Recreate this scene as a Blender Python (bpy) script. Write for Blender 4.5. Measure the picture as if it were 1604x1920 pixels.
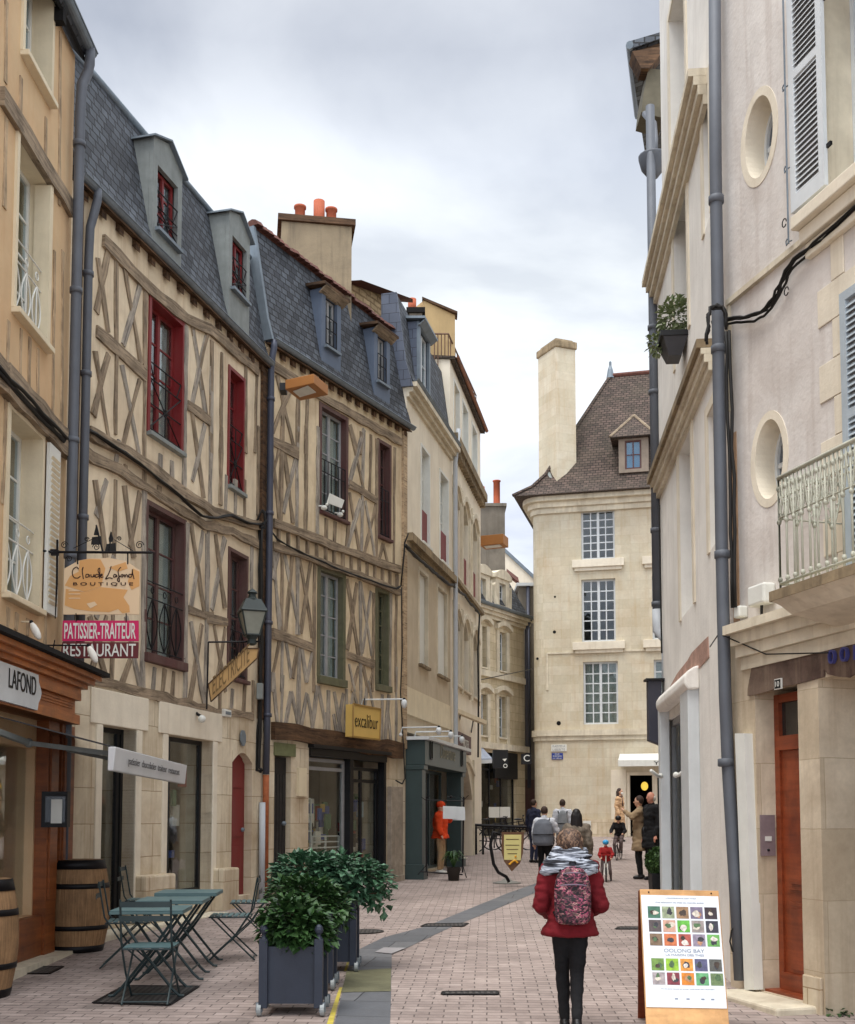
import bpy, math, random
from mathutils import Vector, Matrix, noise
random.seed(7)
R = math.radians
for o in list(bpy.data.objects): bpy.data.objects.remove(o)
SC = bpy.context.scene; COL = SC.collection
# ---------------------------------------------------------------- camera
F, PPY, PH, EYE = 2150.0, 1389.7, R(4), 1.7
cam = bpy.data.cameras.new('camera'); camo = bpy.data.objects.new('camera', cam); COL.objects.link(camo)
cam.sensor_width = 36; cam.lens = F/1920*36; cam.shift_y = (PPY-960)/1920; cam.clip_start = .1; cam.clip_end = 3000
camo.location = (0, 0, EYE); camo.rotation_euler = (R(90)+PH, 0, 0); SC.camera = camo
# ---------------------------------------------------------------- light
SUN_EL, SUN_AZ = R(70), R(-140)          # azimuth from +Y towards +X
w = bpy.data.worlds.new('World'); SC.world = w; w.use_nodes = True
nt = w.node_tree; N = nt.nodes; L = nt.links; N.clear()
def nd(t, **k):
    n = N.new(t)
    for a, b in k.items(): setattr(n, a, b)
    return n
tc = nd('ShaderNodeTexCoord'); sep = nd('ShaderNodeSeparateXYZ'); L.new(tc.outputs['Generated'], sep.inputs[0])
def mth(op, a, b=None, c=None):
    n = nd('ShaderNodeMath', operation=op)
    for i, q in enumerate((a, b, c)):
        if q is None: continue
        if isinstance(q, (int, float)): n.inputs[i].default_value = q
        else: L.new(q, n.inputs[i])
    return n.outputs[0]
den = mth('ADD', mth('MAXIMUM', sep.outputs['Z'], 0.0), .22)
comb = nd('ShaderNodeCombineXYZ'); L.new(mth('DIVIDE', sep.outputs['X'], den), comb.inputs[0]); L.new(mth('DIVIDE', sep.outputs['Y'], den), comb.inputs[1])
nz1 = nd('ShaderNodeTexNoise'); nz1.inputs['Scale'].default_value = 1.7; nz1.inputs['Detail'].default_value = 7; nz1.inputs['Roughness'].default_value = .52; nz1.inputs['Distortion'].default_value = .35
L.new(comb.outputs[0], nz1.inputs['Vector'])
rp = nd('ShaderNodeValToRGB'); L.new(nz1.outputs[0], rp.inputs[0])
rp.color_ramp.elements[0].position = .42; rp.color_ramp.elements[0].color = (.56, .59, .655, 1)
rp.color_ramp.elements[1].position = .58; rp.color_ramp.elements[1].color = (.88, .90, .93, 1)
# darker cloud band high in front, by elevation
rp2 = nd('ShaderNodeValToRGB'); L.new(sep.outputs['Z'], rp2.inputs[0]); cr = rp2.color_ramp
cr.elements[0].position = 0; cr.elements[0].color = (.95, .97, 1, 1); cr.elements[1].position = 1; cr.elements[1].color = (3.1, 3.1, 3.05, 1)  # zenith end raised far above the sky in frame, as added fill for the street
for p, c in ((.30, (.93, .95, 1.0)), (.43, (1.05, 1.06, 1.02)), (.51, (.88, .90, .92)), (.575, (.60, .62, .66)), (.68, (.8, .8, .8))):
    e = cr.elements.new(p); e.color = (*c, 1)
mx = nd('ShaderNodeMix', data_type='RGBA', blend_type='MULTIPLY'); mx.inputs[0].default_value = 1
L.new(rp.outputs[0], mx.inputs[6]); L.new(rp2.outputs[0], mx.inputs[7])
sky = nd('ShaderNodeTexSky', sky_type='NISHITA', sun_disc=False); sky.sun_elevation = SUN_EL; sky.sun_rotation = SUN_AZ
# added fill: sky boosted behind the camera, out of view, to brighten the facades
back = mth('MULTIPLY_ADD', mth('SMOOTH_MAX', mth('MULTIPLY', sep.outputs['Y'], -1.0), 0.0, .3), .9, 1.0)
mxb = nd('ShaderNodeVectorMath', operation='SCALE'); L.new(mx.outputs[2], mxb.inputs[0]); L.new(back, mxb.inputs['Scale'])
bg1 = nd('ShaderNodeBackground'); L.new(mxb.outputs[0], bg1.inputs[0]); bg1.inputs[1].default_value = .92
bg2 = nd('ShaderNodeBackground'); L.new(sky.outputs[0], bg2.inputs[0]); bg2.inputs[1].default_value = .06
ms = nd('ShaderNodeMixShader'); ms.inputs[0].default_value = .12; L.new(bg1.outputs[0], ms.inputs[1]); L.new(bg2.outputs[0], ms.inputs[2])
wo = nd('ShaderNodeOutputWorld'); L.new(ms.outputs[0], wo.inputs[0])
sd = bpy.data.lights.new('sun', 'SUN'); sd.energy = 1.4; sd.angle = R(28); sd.color = (1, .965, .91)
so = bpy.data.objects.new('sun', sd); COL.objects.link(so)
sdir = Vector((math.sin(SUN_AZ)*math.cos(SUN_EL), math.cos(SUN_AZ)*math.cos(SUN_EL), math.sin(SUN_EL)))
so.rotation_euler = sdir.to_track_quat('Z', 'Y').to_euler()
SC.view_settings.view_transform = 'Standard'; SC.view_settings.look = 'None'; SC.view_settings.gamma = 1; SC.view_settings.exposure = .7
SC.cycles.max_bounces = 8; SC.cycles.transparent_max_bounces = 12
# ---------------------------------------------------------------- helpers
def lin(c): return tuple(((x/255)/12.92 if x/255 <= .04045 else ((x/255+.055)/1.055)**2.4) for x in c)
def ray(px, py):
    a = (px-802)/F; b = (PPY-py)/F
    return Vector((a, math.cos(PH)-b*math.sin(PH), math.sin(PH)+b*math.cos(PH)))
def gz(y):
    if y < 25: return .025*y
    if y < 45: return .625+.035*(y-25)
    return 1.325+.02*(y-45)
def gnd(px, py):
    d = ray(px, py); t = 3.0
    lo, hi = 1.0, 80.0
    for _ in range(50):
        m = (lo+hi)/2
        if EYE+d.z*m/d.y > gz(m): lo = m
        else: hi = m
    return Vector((d.x*lo/d.y, lo, gz(lo)))
def at(px, py, y):
    d = ray(px, py); return Vector((d.x*y/d.y, y, EYE+d.z*y/d.y))
LOCAL = False
class MB:
    def __init__(s): s.v = []; s.f = []; s.uv = {}
    def face(s, pts, uv=None):
        i = len(s.v); s.v += [Vector(p) for p in pts]; s.f.append(tuple(range(i, i+len(pts))))
        if uv: s.uv[len(s.f)-1] = uv
    def prism(s, a, vec):
        vec = Vector(vec); a = [Vector(p) for p in a]; b = [p+vec for p in a]; n = len(a); i = len(s.v); s.v += a+b
        s.f.append(tuple(range(i, i+n))); s.f.append(tuple(range(i+2*n-1, i+n-1, -1)))
        for k in range(n): s.f.append((i+k, i+n+k, i+n+(k+1) % n, i+(k+1) % n))
    def box(s, x0, x1, y0, y1, z0, z1): s.prism([(x0, y0, z0), (x1, y0, z0), (x1, y1, z0), (x0, y1, z0)], (0, 0, z1-z0))
    def obox(s, c, a, b, d):
        c, a, b, d = map(Vector, (c, a, b, d)); s.prism([c-a-b-d, c+a-b-d, c+a+b-d, c-a+b-d], d*2)
    def bar(s, p, q, wx, wy=None, up=(0, 0, 1)):
        p, q = Vector(p), Vector(q); wy = wy or wx; t = (q-p); u = Vector(up)
        if abs(t.normalized().dot(u)) > .98: u = Vector((1, 0, 0))
        a = t.cross(u).normalized(); b = a.cross(t).normalized()
        s.prism([p-a*wx/2-b*wy/2, p+a*wx/2-b*wy/2, p+a*wx/2+b*wy/2, p-a*wx/2+b*wy/2], t)
    def tube(s, pts, r, seg=8, caps=True):
        pts = [Vector(p) for p in pts]; n = len(pts); rs = r if isinstance(r, (list, tuple)) else [r]*n
        i0 = len(s.v); pa = None
        for k, p in enumerate(pts):
            t = (pts[min(k+1, n-1)]-pts[max(k-1, 0)]).normalized()
            if pa is None:
                a = t.cross(Vector((0, 0, 1)))
                if a.length < .05: a = t.cross(Vector((0, 1, 0)))
            else:
                a = pa-t*pa.dot(t)
                if a.length < 1e-4: a = t.cross(Vector((.3, 1, 0)))
            a.normalize(); pa = a; b = t.cross(a)
            for j in range(seg):
                q = 2*math.pi*j/seg; s.v.append(p+(a*math.cos(q)+b*math.sin(q))*rs[k])
        for k in range(n-1):
            for j in range(seg):
                j2 = (j+1) % seg; s.f.append((i0+k*seg+j, i0+k*seg+j2, i0+(k+1)*seg+j2, i0+(k+1)*seg+j))
        if caps: s.f.append(tuple(i0+j for j in reversed(range(seg)))); s.f.append(tuple(i0+(n-1)*seg+j for j in range(seg)))
    def lathe(s, prof, c=(0, 0, 0), seg=24, sx=1, sy=1, caps=True):
        c = Vector(c); i0 = len(s.v); n = len(prof)
        for r, z in prof:
            for j in range(seg):
                q = 2*math.pi*j/seg; s.v.append(c+Vector((r*math.cos(q)*sx, r*math.sin(q)*sy, z)))
        for k in range(n-1):
            for j in range(seg):
                j2 = (j+1) % seg; s.f.append((i0+k*seg+j, i0+k*seg+j2, i0+(k+1)*seg+j2, i0+(k+1)*seg+j))
        if caps: s.f.append(tuple(i0+j for j in reversed(range(seg)))); s.f.append(tuple(i0+(n-1)*seg+j for j in range(seg)))
    def ell(s, c, r, seg=14, M=None):
        i0 = len(s.v); c = Vector(c); r = r if isinstance(r, (tuple, list)) else (r, r, r); rings = max(5, seg//2)
        for k in range(1, rings):
            ph = math.pi*k/rings
            for j in range(seg):
                q = 2*math.pi*j/seg; p = Vector((r[0]*math.sin(ph)*math.cos(q), r[1]*math.sin(ph)*math.sin(q), r[2]*math.cos(ph)))
                s.v.append(c+(M @ p if M else p))
        t = Vector((0, 0, r[2])); b = -t
        s.v.append(c+(M @ t if M else t)); s.v.append(c+(M @ b if M else b)); T = len(s.v)-2
        for k in range(rings-2):
            for j in range(seg):
                j2 = (j+1) % seg; s.f.append((i0+k*seg+j, i0+(k+1)*seg+j, i0+(k+1)*seg+j2, i0+k*seg+j2))
        for j in range(seg):
            j2 = (j+1) % seg; s.f.append((T, i0+j, i0+j2)); s.f.append((T+1, i0+(rings-2)*seg+j2, i0+(rings-2)*seg+j))
    def cap(s, p, r0, q, r1, seg=12):
        p, q = Vector(p), Vector(q); t = q-p; l = t.length; t.normalize() if l > 1e-6 else None
        if l < 1e-5: s.ell(p, r0, seg); return
        pts = []; rs = []
        for k in range(5):
            a = math.pi/2*(1-k/4.0); pts.append(p-t*r0*math.sin(a)); rs.append(max(r0*math.cos(a), r0*.03))
        for k in range(1, 6):
            a = math.pi/2*(k-1)/4.0; pts.append(q+t*r1*math.sin(a)); rs.append(max(r1*math.cos(a), r1*.03))
        s.tube(pts, rs, seg)
    def build(s, name, mat, parent=None, smooth=False, bevel=0):
        off = Vector((0, 0, 0)); p = parent
        while p is not None and not LOCAL: off += Vector(p.location); p = p.parent
        me = bpy.data.meshes.new(name); me.from_pydata([tuple(x-off) for x in s.v], [], s.f)
        uvl = me.uv_layers.new(name='UVMap').data
        for pi, poly in enumerate(me.polygons):
            ex = s.uv.get(pi)
            if ex:
                for li, u in zip(poly.loop_indices, ex): uvl[li].uv = u
            else:
                n = poly.normal
                if abs(n.z) > .8:
                    for li in poly.loop_indices: q = s.v[me.loops[li].vertex_index]; uvl[li].uv = (q.x, q.y)
                else:
                    t = Vector((-n.y, n.x, 0)).normalized()
                    for li in poly.loop_indices: q = s.v[me.loops[li].vertex_index]; uvl[li].uv = (q.x*t.x+q.y*t.y, q.z)
        if mat: me.materials.append(mat)
        if smooth: me.polygons.foreach_set('use_smooth', [True]*len(me.polygons))
        o = bpy.data.objects.new(name, me); COL.objects.link(o); o.parent = parent
        if bevel:
            b = o.modifiers.new('bevel', 'BEVEL'); b.width = bevel; b.segments = 2; b.limit_method = 'ANGLE'
        return o
def thing(name, label, cat, loc=(0, 0, 0), rz=0, group=None):
    o = bpy.data.objects.new(name, None); COL.objects.link(o); o.location = loc; o.rotation_euler = (0, 0, rz); o.empty_display_size = .2
    o['label'] = label; o['category'] = cat
    if group: o['group'] = group
    return o
def tag(o, label, cat, group=None):
    o['label'] = label; o['category'] = cat
    if group: o['group'] = group
    return o
def struct(o): o['kind'] = 'structure'; return o
def copy_tree(o, parent=None):
    c = o.copy(); COL.objects.link(c)
    if parent: c.parent = parent
    for ch in list(o.children): copy_tree(ch, c)
    return c
def text(s, mat, parent, origin, xd, up, width, height, name='lettering', ext=.004, shear=0, off=0, space=1.0):
    cu = bpy.data.curves.new('t', 'FONT'); cu.body = s; cu.extrude = .01; cu.shear = shear; cu.offset = off; cu.space_character = space
    o = bpy.data.objects.new('t', cu); COL.objects.link(o)
    dg = bpy.context.evaluated_depsgraph_get(); dg.update()
    me = bpy.data.meshes.new_from_object(o.evaluated_get(dg)); bpy.data.objects.remove(o)
    vs = [v.co.copy() for v in me.vertices]; fs = [tuple(p.vertices) for p in me.polygons]
    x0 = min(v.x for v in vs); x1 = max(v.x for v in vs); y0 = min(v.y for v in vs); y1 = max(v.y for v in vs)
    xd = Vector(xd).normalized(); up = Vector(up).normalized(); nn = xd.cross(up); m = MB(); origin = Vector(origin)
    kx = width/(x1-x0); ky = height/(y1-y0)
    m.v = [origin+xd*((v.x-x0)*kx)+up*((v.y-y0)*ky)+nn*(ext if v.z > 0 else 0) for v in vs]; m.f = fs
    return m.build(name, mat, parent)
# ---------------------------------------------------------------- materials
def newmat(name):
    m = bpy.data.materials.new(name); m.use_nodes = True; t = m.node_tree
    return m, t, t.nodes, t.links, t.nodes['Principled BSDF']
def n_noise(n, l, vec, sc, det=4, rough=.55, dist=0):
    q = n.new('ShaderNodeTexNoise'); q.inputs['Scale'].default_value = sc; q.inputs['Detail'].default_value = det; q.inputs['Roughness'].default_value = rough; q.inputs['Distortion'].default_value = dist
    if vec is not None: l.new(vec, q.inputs['Vector'])
    return q.outputs[0]
def n_map(n, l, vec, scale=(1, 1, 1), rot=(0, 0, 0)):
    q = n.new('ShaderNodeMapping'); q.inputs['Scale'].default_value = scale; q.inputs['Rotation'].default_value = rot; l.new(vec, q.inputs['Vector']); return q.outputs[0]
def n_ramp(n, l, fac, stops):
    q = n.new('ShaderNodeValToRGB'); l.new(fac, q.inputs[0]); e = q.color_ramp.elements
    e[0].position, e[0].color = stops[0][0], (*stops[0][1], 1); e[1].position, e[1].color = stops[-1][0], (*stops[-1][1], 1)
    for p, c in stops[1:-1]: x = e.new(p); x.color = (*c, 1)
    return q.outputs[0]
def n_mix(n, l, fac, a, b, mode='MIX'):
    q = n.new('ShaderNodeMix'); q.data_type = 'RGBA'; q.blend_type = mode
    for i, x in ((0, fac), (6, a), (7, b)):
        if isinstance(x, (int, float)): q.inputs[i].default_value = x
        elif isinstance(x, tuple): q.inputs[i].default_value = (*x, 1)
        else: l.new(x, q.inputs[i])
    return q.outputs[2]
def n_bump(n, l, h, st, dist=.01, nrm=None):
    q = n.new('ShaderNodeBump'); q.inputs['Strength'].default_value = st; q.inputs['Distance'].default_value = dist; l.new(h, q.inputs['Height'])
    if nrm is not None: l.new(nrm, q.inputs['Normal'])
    return q.outputs[0]
G = lambda v: (v, v, v)
def dirt(n, l, oc, c, amt, col=None, streak=True):
    """weather marks: big blotches plus rain streaks with shapes of their own"""
    if amt <= 0: return c
    b = n_noise(n, l, oc, .9, 6, .62, .6)
    m = n_ramp(n, l, b, [(.42, G(0)), (.70, G(1))])
    c = n_mix(n, l, m, c, n_mix(n, l, amt, c, col or (.16, .13, .10)), 'MIX')
    if streak:
        s = n_noise(n, l, n_map(n, l, oc, (5, 5, .35)), 1.6, 5, .6)
        m = n_ramp(n, l, s, [(.50, G(0)), (.72, G(1))])
        c = n_mix(n, l, m, c, n_mix(n, l, amt*.9, c, col or (.16, .13, .10)))
    return c
def mat(name, col, rough=.8, var=.12, sc=4, bump=.15, bsc=60, metal=0, dirty=0, dcol=None, streak=True, spec=.35):
    m, t, n, l, bs = newmat(name); tcn = n.new('ShaderNodeTexCoord'); oc = tcn.outputs['Object']; c = lin(col) if max(col) > 1.01 else col
    a = n_noise(n, l, oc, sc, 5, .6)
    k = n_ramp(n, l, a, [(.3, G(1-var)), (.7, G(1+var))])
    cc = n_mix(n, l, 1.0, c, k, 'MULTIPLY')
    cc = dirt(n, l, oc, cc, dirty, dcol, streak)
    l.new(cc, bs.inputs['Base Color']); bs.inputs['Roughness'].default_value = rough; bs.inputs['Metallic'].default_value = metal; bs.inputs['Specular IOR Level'].default_value = spec
    if bump: l.new(n_bump(n, l, n_noise(n, l, oc, bsc, 4), bump, .01), bs.inputs['Normal'])
    return m
def blocks(name, c1, c2, mort, bw, bh, ms=.006, off=.5, rough=.85, bump=.5, dirty=.3, dcol=None, var=.2, mixbias=0, uvrot=0, spec=.3, fine=50, nosc=2.2, wob=.01):
    m, t, n, l, bs = newmat(name); tcn = n.new('ShaderNodeTexCoord'); uv = tcn.outputs['UV']; oc = tcn.outputs['Object']
    if uvrot: uv = n_map(n, l, uv, (1, 1, 1), (0, 0, uvrot))
    wn = n.new('ShaderNodeTexNoise'); wn.inputs['Scale'].default_value = 3; l.new(uv, wn.inputs['Vector'])
    va = n.new('ShaderNodeVectorMath'); va.operation = 'SCALE'; l.new(wn.outputs['Color'], va.inputs[0]); va.inputs['Scale'].default_value = wob*2
    vb = n.new('ShaderNodeVectorMath'); l.new(uv, vb.inputs[0]); l.new(va.outputs[0], vb.inputs[1])
    b = n.new('ShaderNodeTexBrick'); l.new(vb.outputs[0], b.inputs['Vector']); b.offset = off
    b.inputs['Scale'].default_value = 1; b.inputs['Brick Width'].default_value = bw; b.inputs['Row Height'].default_value = bh; b.inputs['Mortar Size'].default_value = ms; b.inputs['Mortar Smooth'].default_value = .3; b.inputs['Bias'].default_value = mixbias
    b.inputs['Color1'].default_value = (*lin(c1), 1); b.inputs['Color2'].default_value = (*lin(c2), 1); b.inputs['Mortar'].default_value = (*lin(mort), 1)
    k = n_ramp(n, l, n_noise(n, l, oc, nosc, 6, .65), [(.28, G(1-var)), (.72, G(1+var))])
    c = n_mix(n, l, 1.0, b.outputs['Color'], k, 'MULTIPLY')
    k2 = n_ramp(n, l, n_noise(n, l, oc, nosc*9, 4, .6), [(.3, G(1-var*.5)), (.7, G(1+var*.5))])
    c = n_mix(n, l, 1.0, c, k2, 'MULTIPLY')
    c = dirt(n, l, oc, c, dirty, dcol)
    l.new(c, bs.inputs['Base Color']); bs.inputs['Roughness'].default_value = rough; bs.inputs['Specular IOR Level'].default_value = spec
    inv = n.new('ShaderNodeMath'); inv.operation = 'SUBTRACT'; inv.inputs[0].default_value = 1; l.new(b.outputs['Fac'], inv.inputs[1])
    b1 = n_bump(n, l, inv.outputs[0], bump, .012)
    l.new(n_bump(n, l, n_noise(n, l, oc, fine, 4), .25, .008, b1), bs.inputs['Normal'])
    return m
def woodm(name, c1, c2, rough=.8, across=30, along=1.2, bump=.5, crack=.5, spec=.25):
    m, t, n, l, bs = newmat(name); tcn = n.new('ShaderNodeTexCoord'); uv = tcn.outputs['UV']; oc = tcn.outputs['Object']
    g = n_noise(n, l, n_map(n, l, uv, (along, across, 1)), 1.0, 6, .65, .4)
    c = n_ramp(n, l, g, [(.28, lin(c1)), (.72, lin(c2))])
    k = n_ramp(n, l, n_noise(n, l, oc, 2.6, 6, .7), [(.3, G(.58)), (.7, G(1.28))])
    c = n_mix(n, l, 1.0, c, k, 'MULTIPLY')
    cr_ = n_ramp(n, l, n_noise(n, l, n_map(n, l, uv, (along*1.6, across*.7, 1)), 1.7, 3), [(.38, G(0)), (.44, G(1))])
    c = n_mix(n, l, cr_, n_mix(n, l, crack, c, tuple(x*.25 for x in lin(c1))), c)
    l.new(c, bs.inputs['Base Color']); bs.inputs['Roughness'].default_value = rough; bs.inputs['Specular IOR Level'].default_value = spec
    l.new(n_bump(n, l, g, bump, .01), bs.inputs['Normal']); return m
def glassm(name, tint=(.75, .8, .8), refl=.0, rough=.02):
    m, t, n, l, bs = newmat(name); n.remove(bs); out = n['Material Output']
    tr = n.new('ShaderNodeBsdfTransparent'); tr.inputs[0].default_value = (*tint, 1); gl = n.new('ShaderNodeBsdfGlossy'); gl.inputs['Roughness'].default_value = rough; gl.inputs[0].default_value = (.95, .97, 1, 1)
    lw = n.new('ShaderNodeLayerWeight'); lw.inputs[0].default_value = .5; pw = n.new('ShaderNodeMath'); pw.operation = 'POWER'; l.new(lw.outputs['Facing'], pw.inputs[0]); pw.inputs[1].default_value = 4.0
    oc = n.new('ShaderNodeTexCoord').outputs['Object']; l.new(n_bump(n, l, n_noise(n, l, oc, 2.5, 2), .12, .02), gl.inputs['Normal'])
    ad = n.new('ShaderNodeMath'); ad.operation = 'MULTIPLY_ADD'; l.new(pw.outputs[0], ad.inputs[0]); ad.inputs[1].default_value = .92; ad.inputs[2].default_value = .04+refl; ad.use_clamp = True
    mx = n.new('ShaderNodeMixShader'); l.new(ad.outputs[0], mx.inputs[0]); l.new(tr.outputs[0], mx.inputs[1]); l.new(gl.outputs[0], mx.inputs[2]); l.new(mx.outputs[0], out.inputs[0]); return m
def emis(name, col, st):
    m, t, n, l, bs = newmat(name); bs.inputs['Base Color'].default_value = (*col, 1); bs.inputs['Emission Color'].default_value = (*col, 1); bs.inputs['Emission Strength'].default_value = st; return m
K = {}
K['plasterA'] = mat('plaster_cream', (222, 206, 178), .92, .12, 2.5, .5, 28, dirty=.36, dcol=lin((150, 118, 84)))
K['plasterB'] = mat('plaster_ochre_cream', (216, 198, 166), .92, .15, 2.5, .5, 28, dirty=.42, dcol=lin((140, 105, 70)))
K['plasterL'] = mat('plaster_orange', (206, 178, 140), .92, .08, 2.0, .3, 50, dirty=.2, dcol=lin((190, 120, 60)))
K['timber'] = woodm('old_timber', (98, 84, 70), (176, 157, 132), across=26)
K['timberG'] = woodm('grey_old_timber', (122, 114, 108), (186, 176, 160), across=26)
K['timberD'] = woodm('dark_timber', (48, 36, 28), (112, 84, 60), across=18)
K['timberL'] = woodm('pale_timber', (150, 128, 104), (205, 180, 146), across=26)
K['slate'] = blocks('slate_roof', (38, 42, 50), (84, 90, 98), (9, 10, 13), .17, .115, .013, .5, .68, .8, .25, lin((60, 60, 64)), .3, 0, 0, .5, 60, 1.5, .012)
K['slateB'] = blocks('blue_slate_cheek', (84, 92, 108), (98, 106, 122), (50, 54, 64), .3, .2, .006, .5, .5, .6, .1, None, .1)
K['zinc'] = mat('zinc_sheet', (120, 130, 138), .5, .12, 6, .1, 20, .3, dirty=.25, dcol=lin((80, 86, 90)))
K['zincL'] = mat('pale_zinc_panel', (132, 137, 134), .6, .14, 6, .1, 20, .1, dirty=.25, dcol=lin((90, 92, 90)))
K['zincB'] = mat('blue_zinc_panel', (92, 103, 120), .55, .06, 6, .1, 20, .1, dirty=.12, dcol=lin((70, 80, 96)))
K['pipe'] = mat('grey_painted_pipe', (94, 98, 105), .6, .1, 4, .08, 30, .2, dirty=.3, dcol=lin((84, 84, 88)))
K['pipeD'] = mat('dark_painted_pipe', (70, 74, 88), .5, .12, 4, .08, 30, .2, dirty=.2)
K['pipeW'] = mat('pale_grey_pipe', (176, 180, 184), .5, .06, 4, .05)
K['red'] = mat('dark_red_paint', (118, 30, 32), .5, .08, 5, .1, 60, dirty=.12)
K['brown'] = mat('brown_violet_paint', (84, 52, 50), .6, .15, 6, .3, 60, dirty=.3)
K['olive'] = mat('olive_green_paint', (96, 96, 72), .65, .2, 8, .3, 60, dirty=.35)
K['green'] = mat('dark_green_shopfront_paint', (58, 72, 72), .4, .08, 5, .05)
K['white'] = mat('white_paint', (222, 222, 214), .5, .05, 6, .1, 50, dirty=.15, dcol=lin((150, 146, 136)))
K['whiteB'] = mat('bluish_white_paint', (208, 212, 213), .45, .05, 6, .05, dirty=.08)
K['cream'] = mat('cream_paint', (222, 208, 178), .6, .06, 5, .15, 50, dirty=.2, dcol=lin((160, 140, 110)))
K['greyp'] = mat('grey_window_paint', (150, 150, 150), .6, .1, 6, .1)
K['black'] = mat('black_paint', (22, 22, 24), .45, .2, 5, .05)
K['iron'] = mat('wrought_iron', (24, 22, 24), .5, .2, 9, .1, 80, .4)
K['cable'] = mat('black_cable', (26, 24, 22), .6, .2, 9, 0)
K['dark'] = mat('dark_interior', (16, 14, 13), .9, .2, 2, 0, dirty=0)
K['dim'] = mat('dim_interior_wall', (124, 114, 102), .9, .3, 2, 0)
K['curtain'] = mat('white_net_curtain', (212, 210, 204), .9, .12, 7, .2, 14)
K['curtainG'] = mat('grey_curtain', (128, 130, 132), .9, .2, 7, .2, 14)
K['glass'] = glassm('window_glass'); K['glassS'] = glassm('shop_glass', (.88, .9, .89), .0)
K['stoneC'] = blocks('pale_ashlar', (196, 186, 162), (208, 199, 178), (184, 173, 148), .62, .33, .004, .5, .9, .14, .28, lin((176, 140, 92)), .09, .1, 0, .2, 40, 1.3)
K['stoneG'] = blocks('ground_floor_ashlar', (200, 186, 160), (222, 210, 186), (160, 142, 116), .75, .42, .006, .5, .9, .3, .5, lin((146, 116, 82)), .1, .1, 0, .2, 40, 1.3)
K['stoneF'] = blocks('weathered_ashlar', (196, 182, 152), (212, 198, 168), (160, 144, 116), .55, .3, .006, .5, .9, .2, .3, lin((130, 110, 84)), .1)
K['stoneM'] = mat('carved_stone', (214, 204, 182), .9, .14, 3, .3, 30, dirty=.35, dcol=lin((130, 110, 84)))
K['stoneW'] = mat('white_stone', (226, 216, 196), .9, .08, 3, .25, 30, dirty=.22, dcol=lin((160, 140, 112)))
K['stoneD'] = mat('sooty_stone', (150, 132, 104), .95, .25, 4, .5, 25, dirty=.6, dcol=lin((60, 50, 40)))
K['rubble'] = blocks('rubble_wall', (178, 154, 118), (206, 180, 140), (150, 126, 94), .28, .12, .02, .5, .95, .8, .35, lin((110, 90, 66)), .25, 0, 0, .2, 30, 3, .06)
K['renderW'] = mat('white_lime_render', (236, 232, 224), .92, .08, 1.5, .4, 26, dirty=.22, dcol=lin((164, 154, 142)))
K['renderP'] = mat('pinkish_lime_render', (216, 210, 203), .92, .12, 1.2, .45, 22, dirty=.42, dcol=lin((164, 148, 136)))
K['renderB'] = mat('beige_render', (198, 184, 160), .92, .08, 2, .3, 40, dirty=.25, dcol=lin((140, 116, 90)))
K['renderC'] = mat('cream_render', (232, 222, 202), .92, .06, 2, .25, 40, dirty=.18, dcol=lin((170, 150, 118)))
K['renderG'] = mat('grey_render', (132, 124, 112), .95, .2, 1.5, .4, 30, dirty=.45, dcol=lin((80, 74, 66)))
K['chim'] = mat('chimney_render', (158, 142, 116), .95, .15, 1.5, .4, 30, dirty=.5, dcol=lin((90, 82, 72)))
K['tile'] = blocks('brown_plain_tiles', (70, 60, 54), (98, 82, 74), (30, 26, 24), .2, .11, .012, .5, .85, 1.0, .3, lin((84, 78, 64)), .22, 0, 0, .25, 60, 1.4, .02)
K['tileR'] = mat('red_clay_tile', (98, 60, 50), .85, .25, 8, .4, 40, dirty=.35, dcol=lin((70, 50, 44)))
K['terra'] = mat('terracotta_pot', (172, 88, 58), .8, .12, 5, .2, 40, dirty=.15)
K['oshop'] = woodm('varnished_orange_wood', (150, 82, 34), (190, 116, 58), .45, 14, .8, .15, .15, .5)
K['dshop'] = woodm('varnished_dark_orange_wood', (104, 52, 22), (150, 84, 38), .45, 14, .8, .15, .15, .5)
K['bdoor'] = woodm('varnished_brown_door_wood', (112, 48, 24), (150, 72, 38), .4, 14, .8, .15, .1, .5)
K['lampO'] = mat('ochre_metal_lamp', (166, 112, 62), .5, .05, 4, .05)
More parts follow.
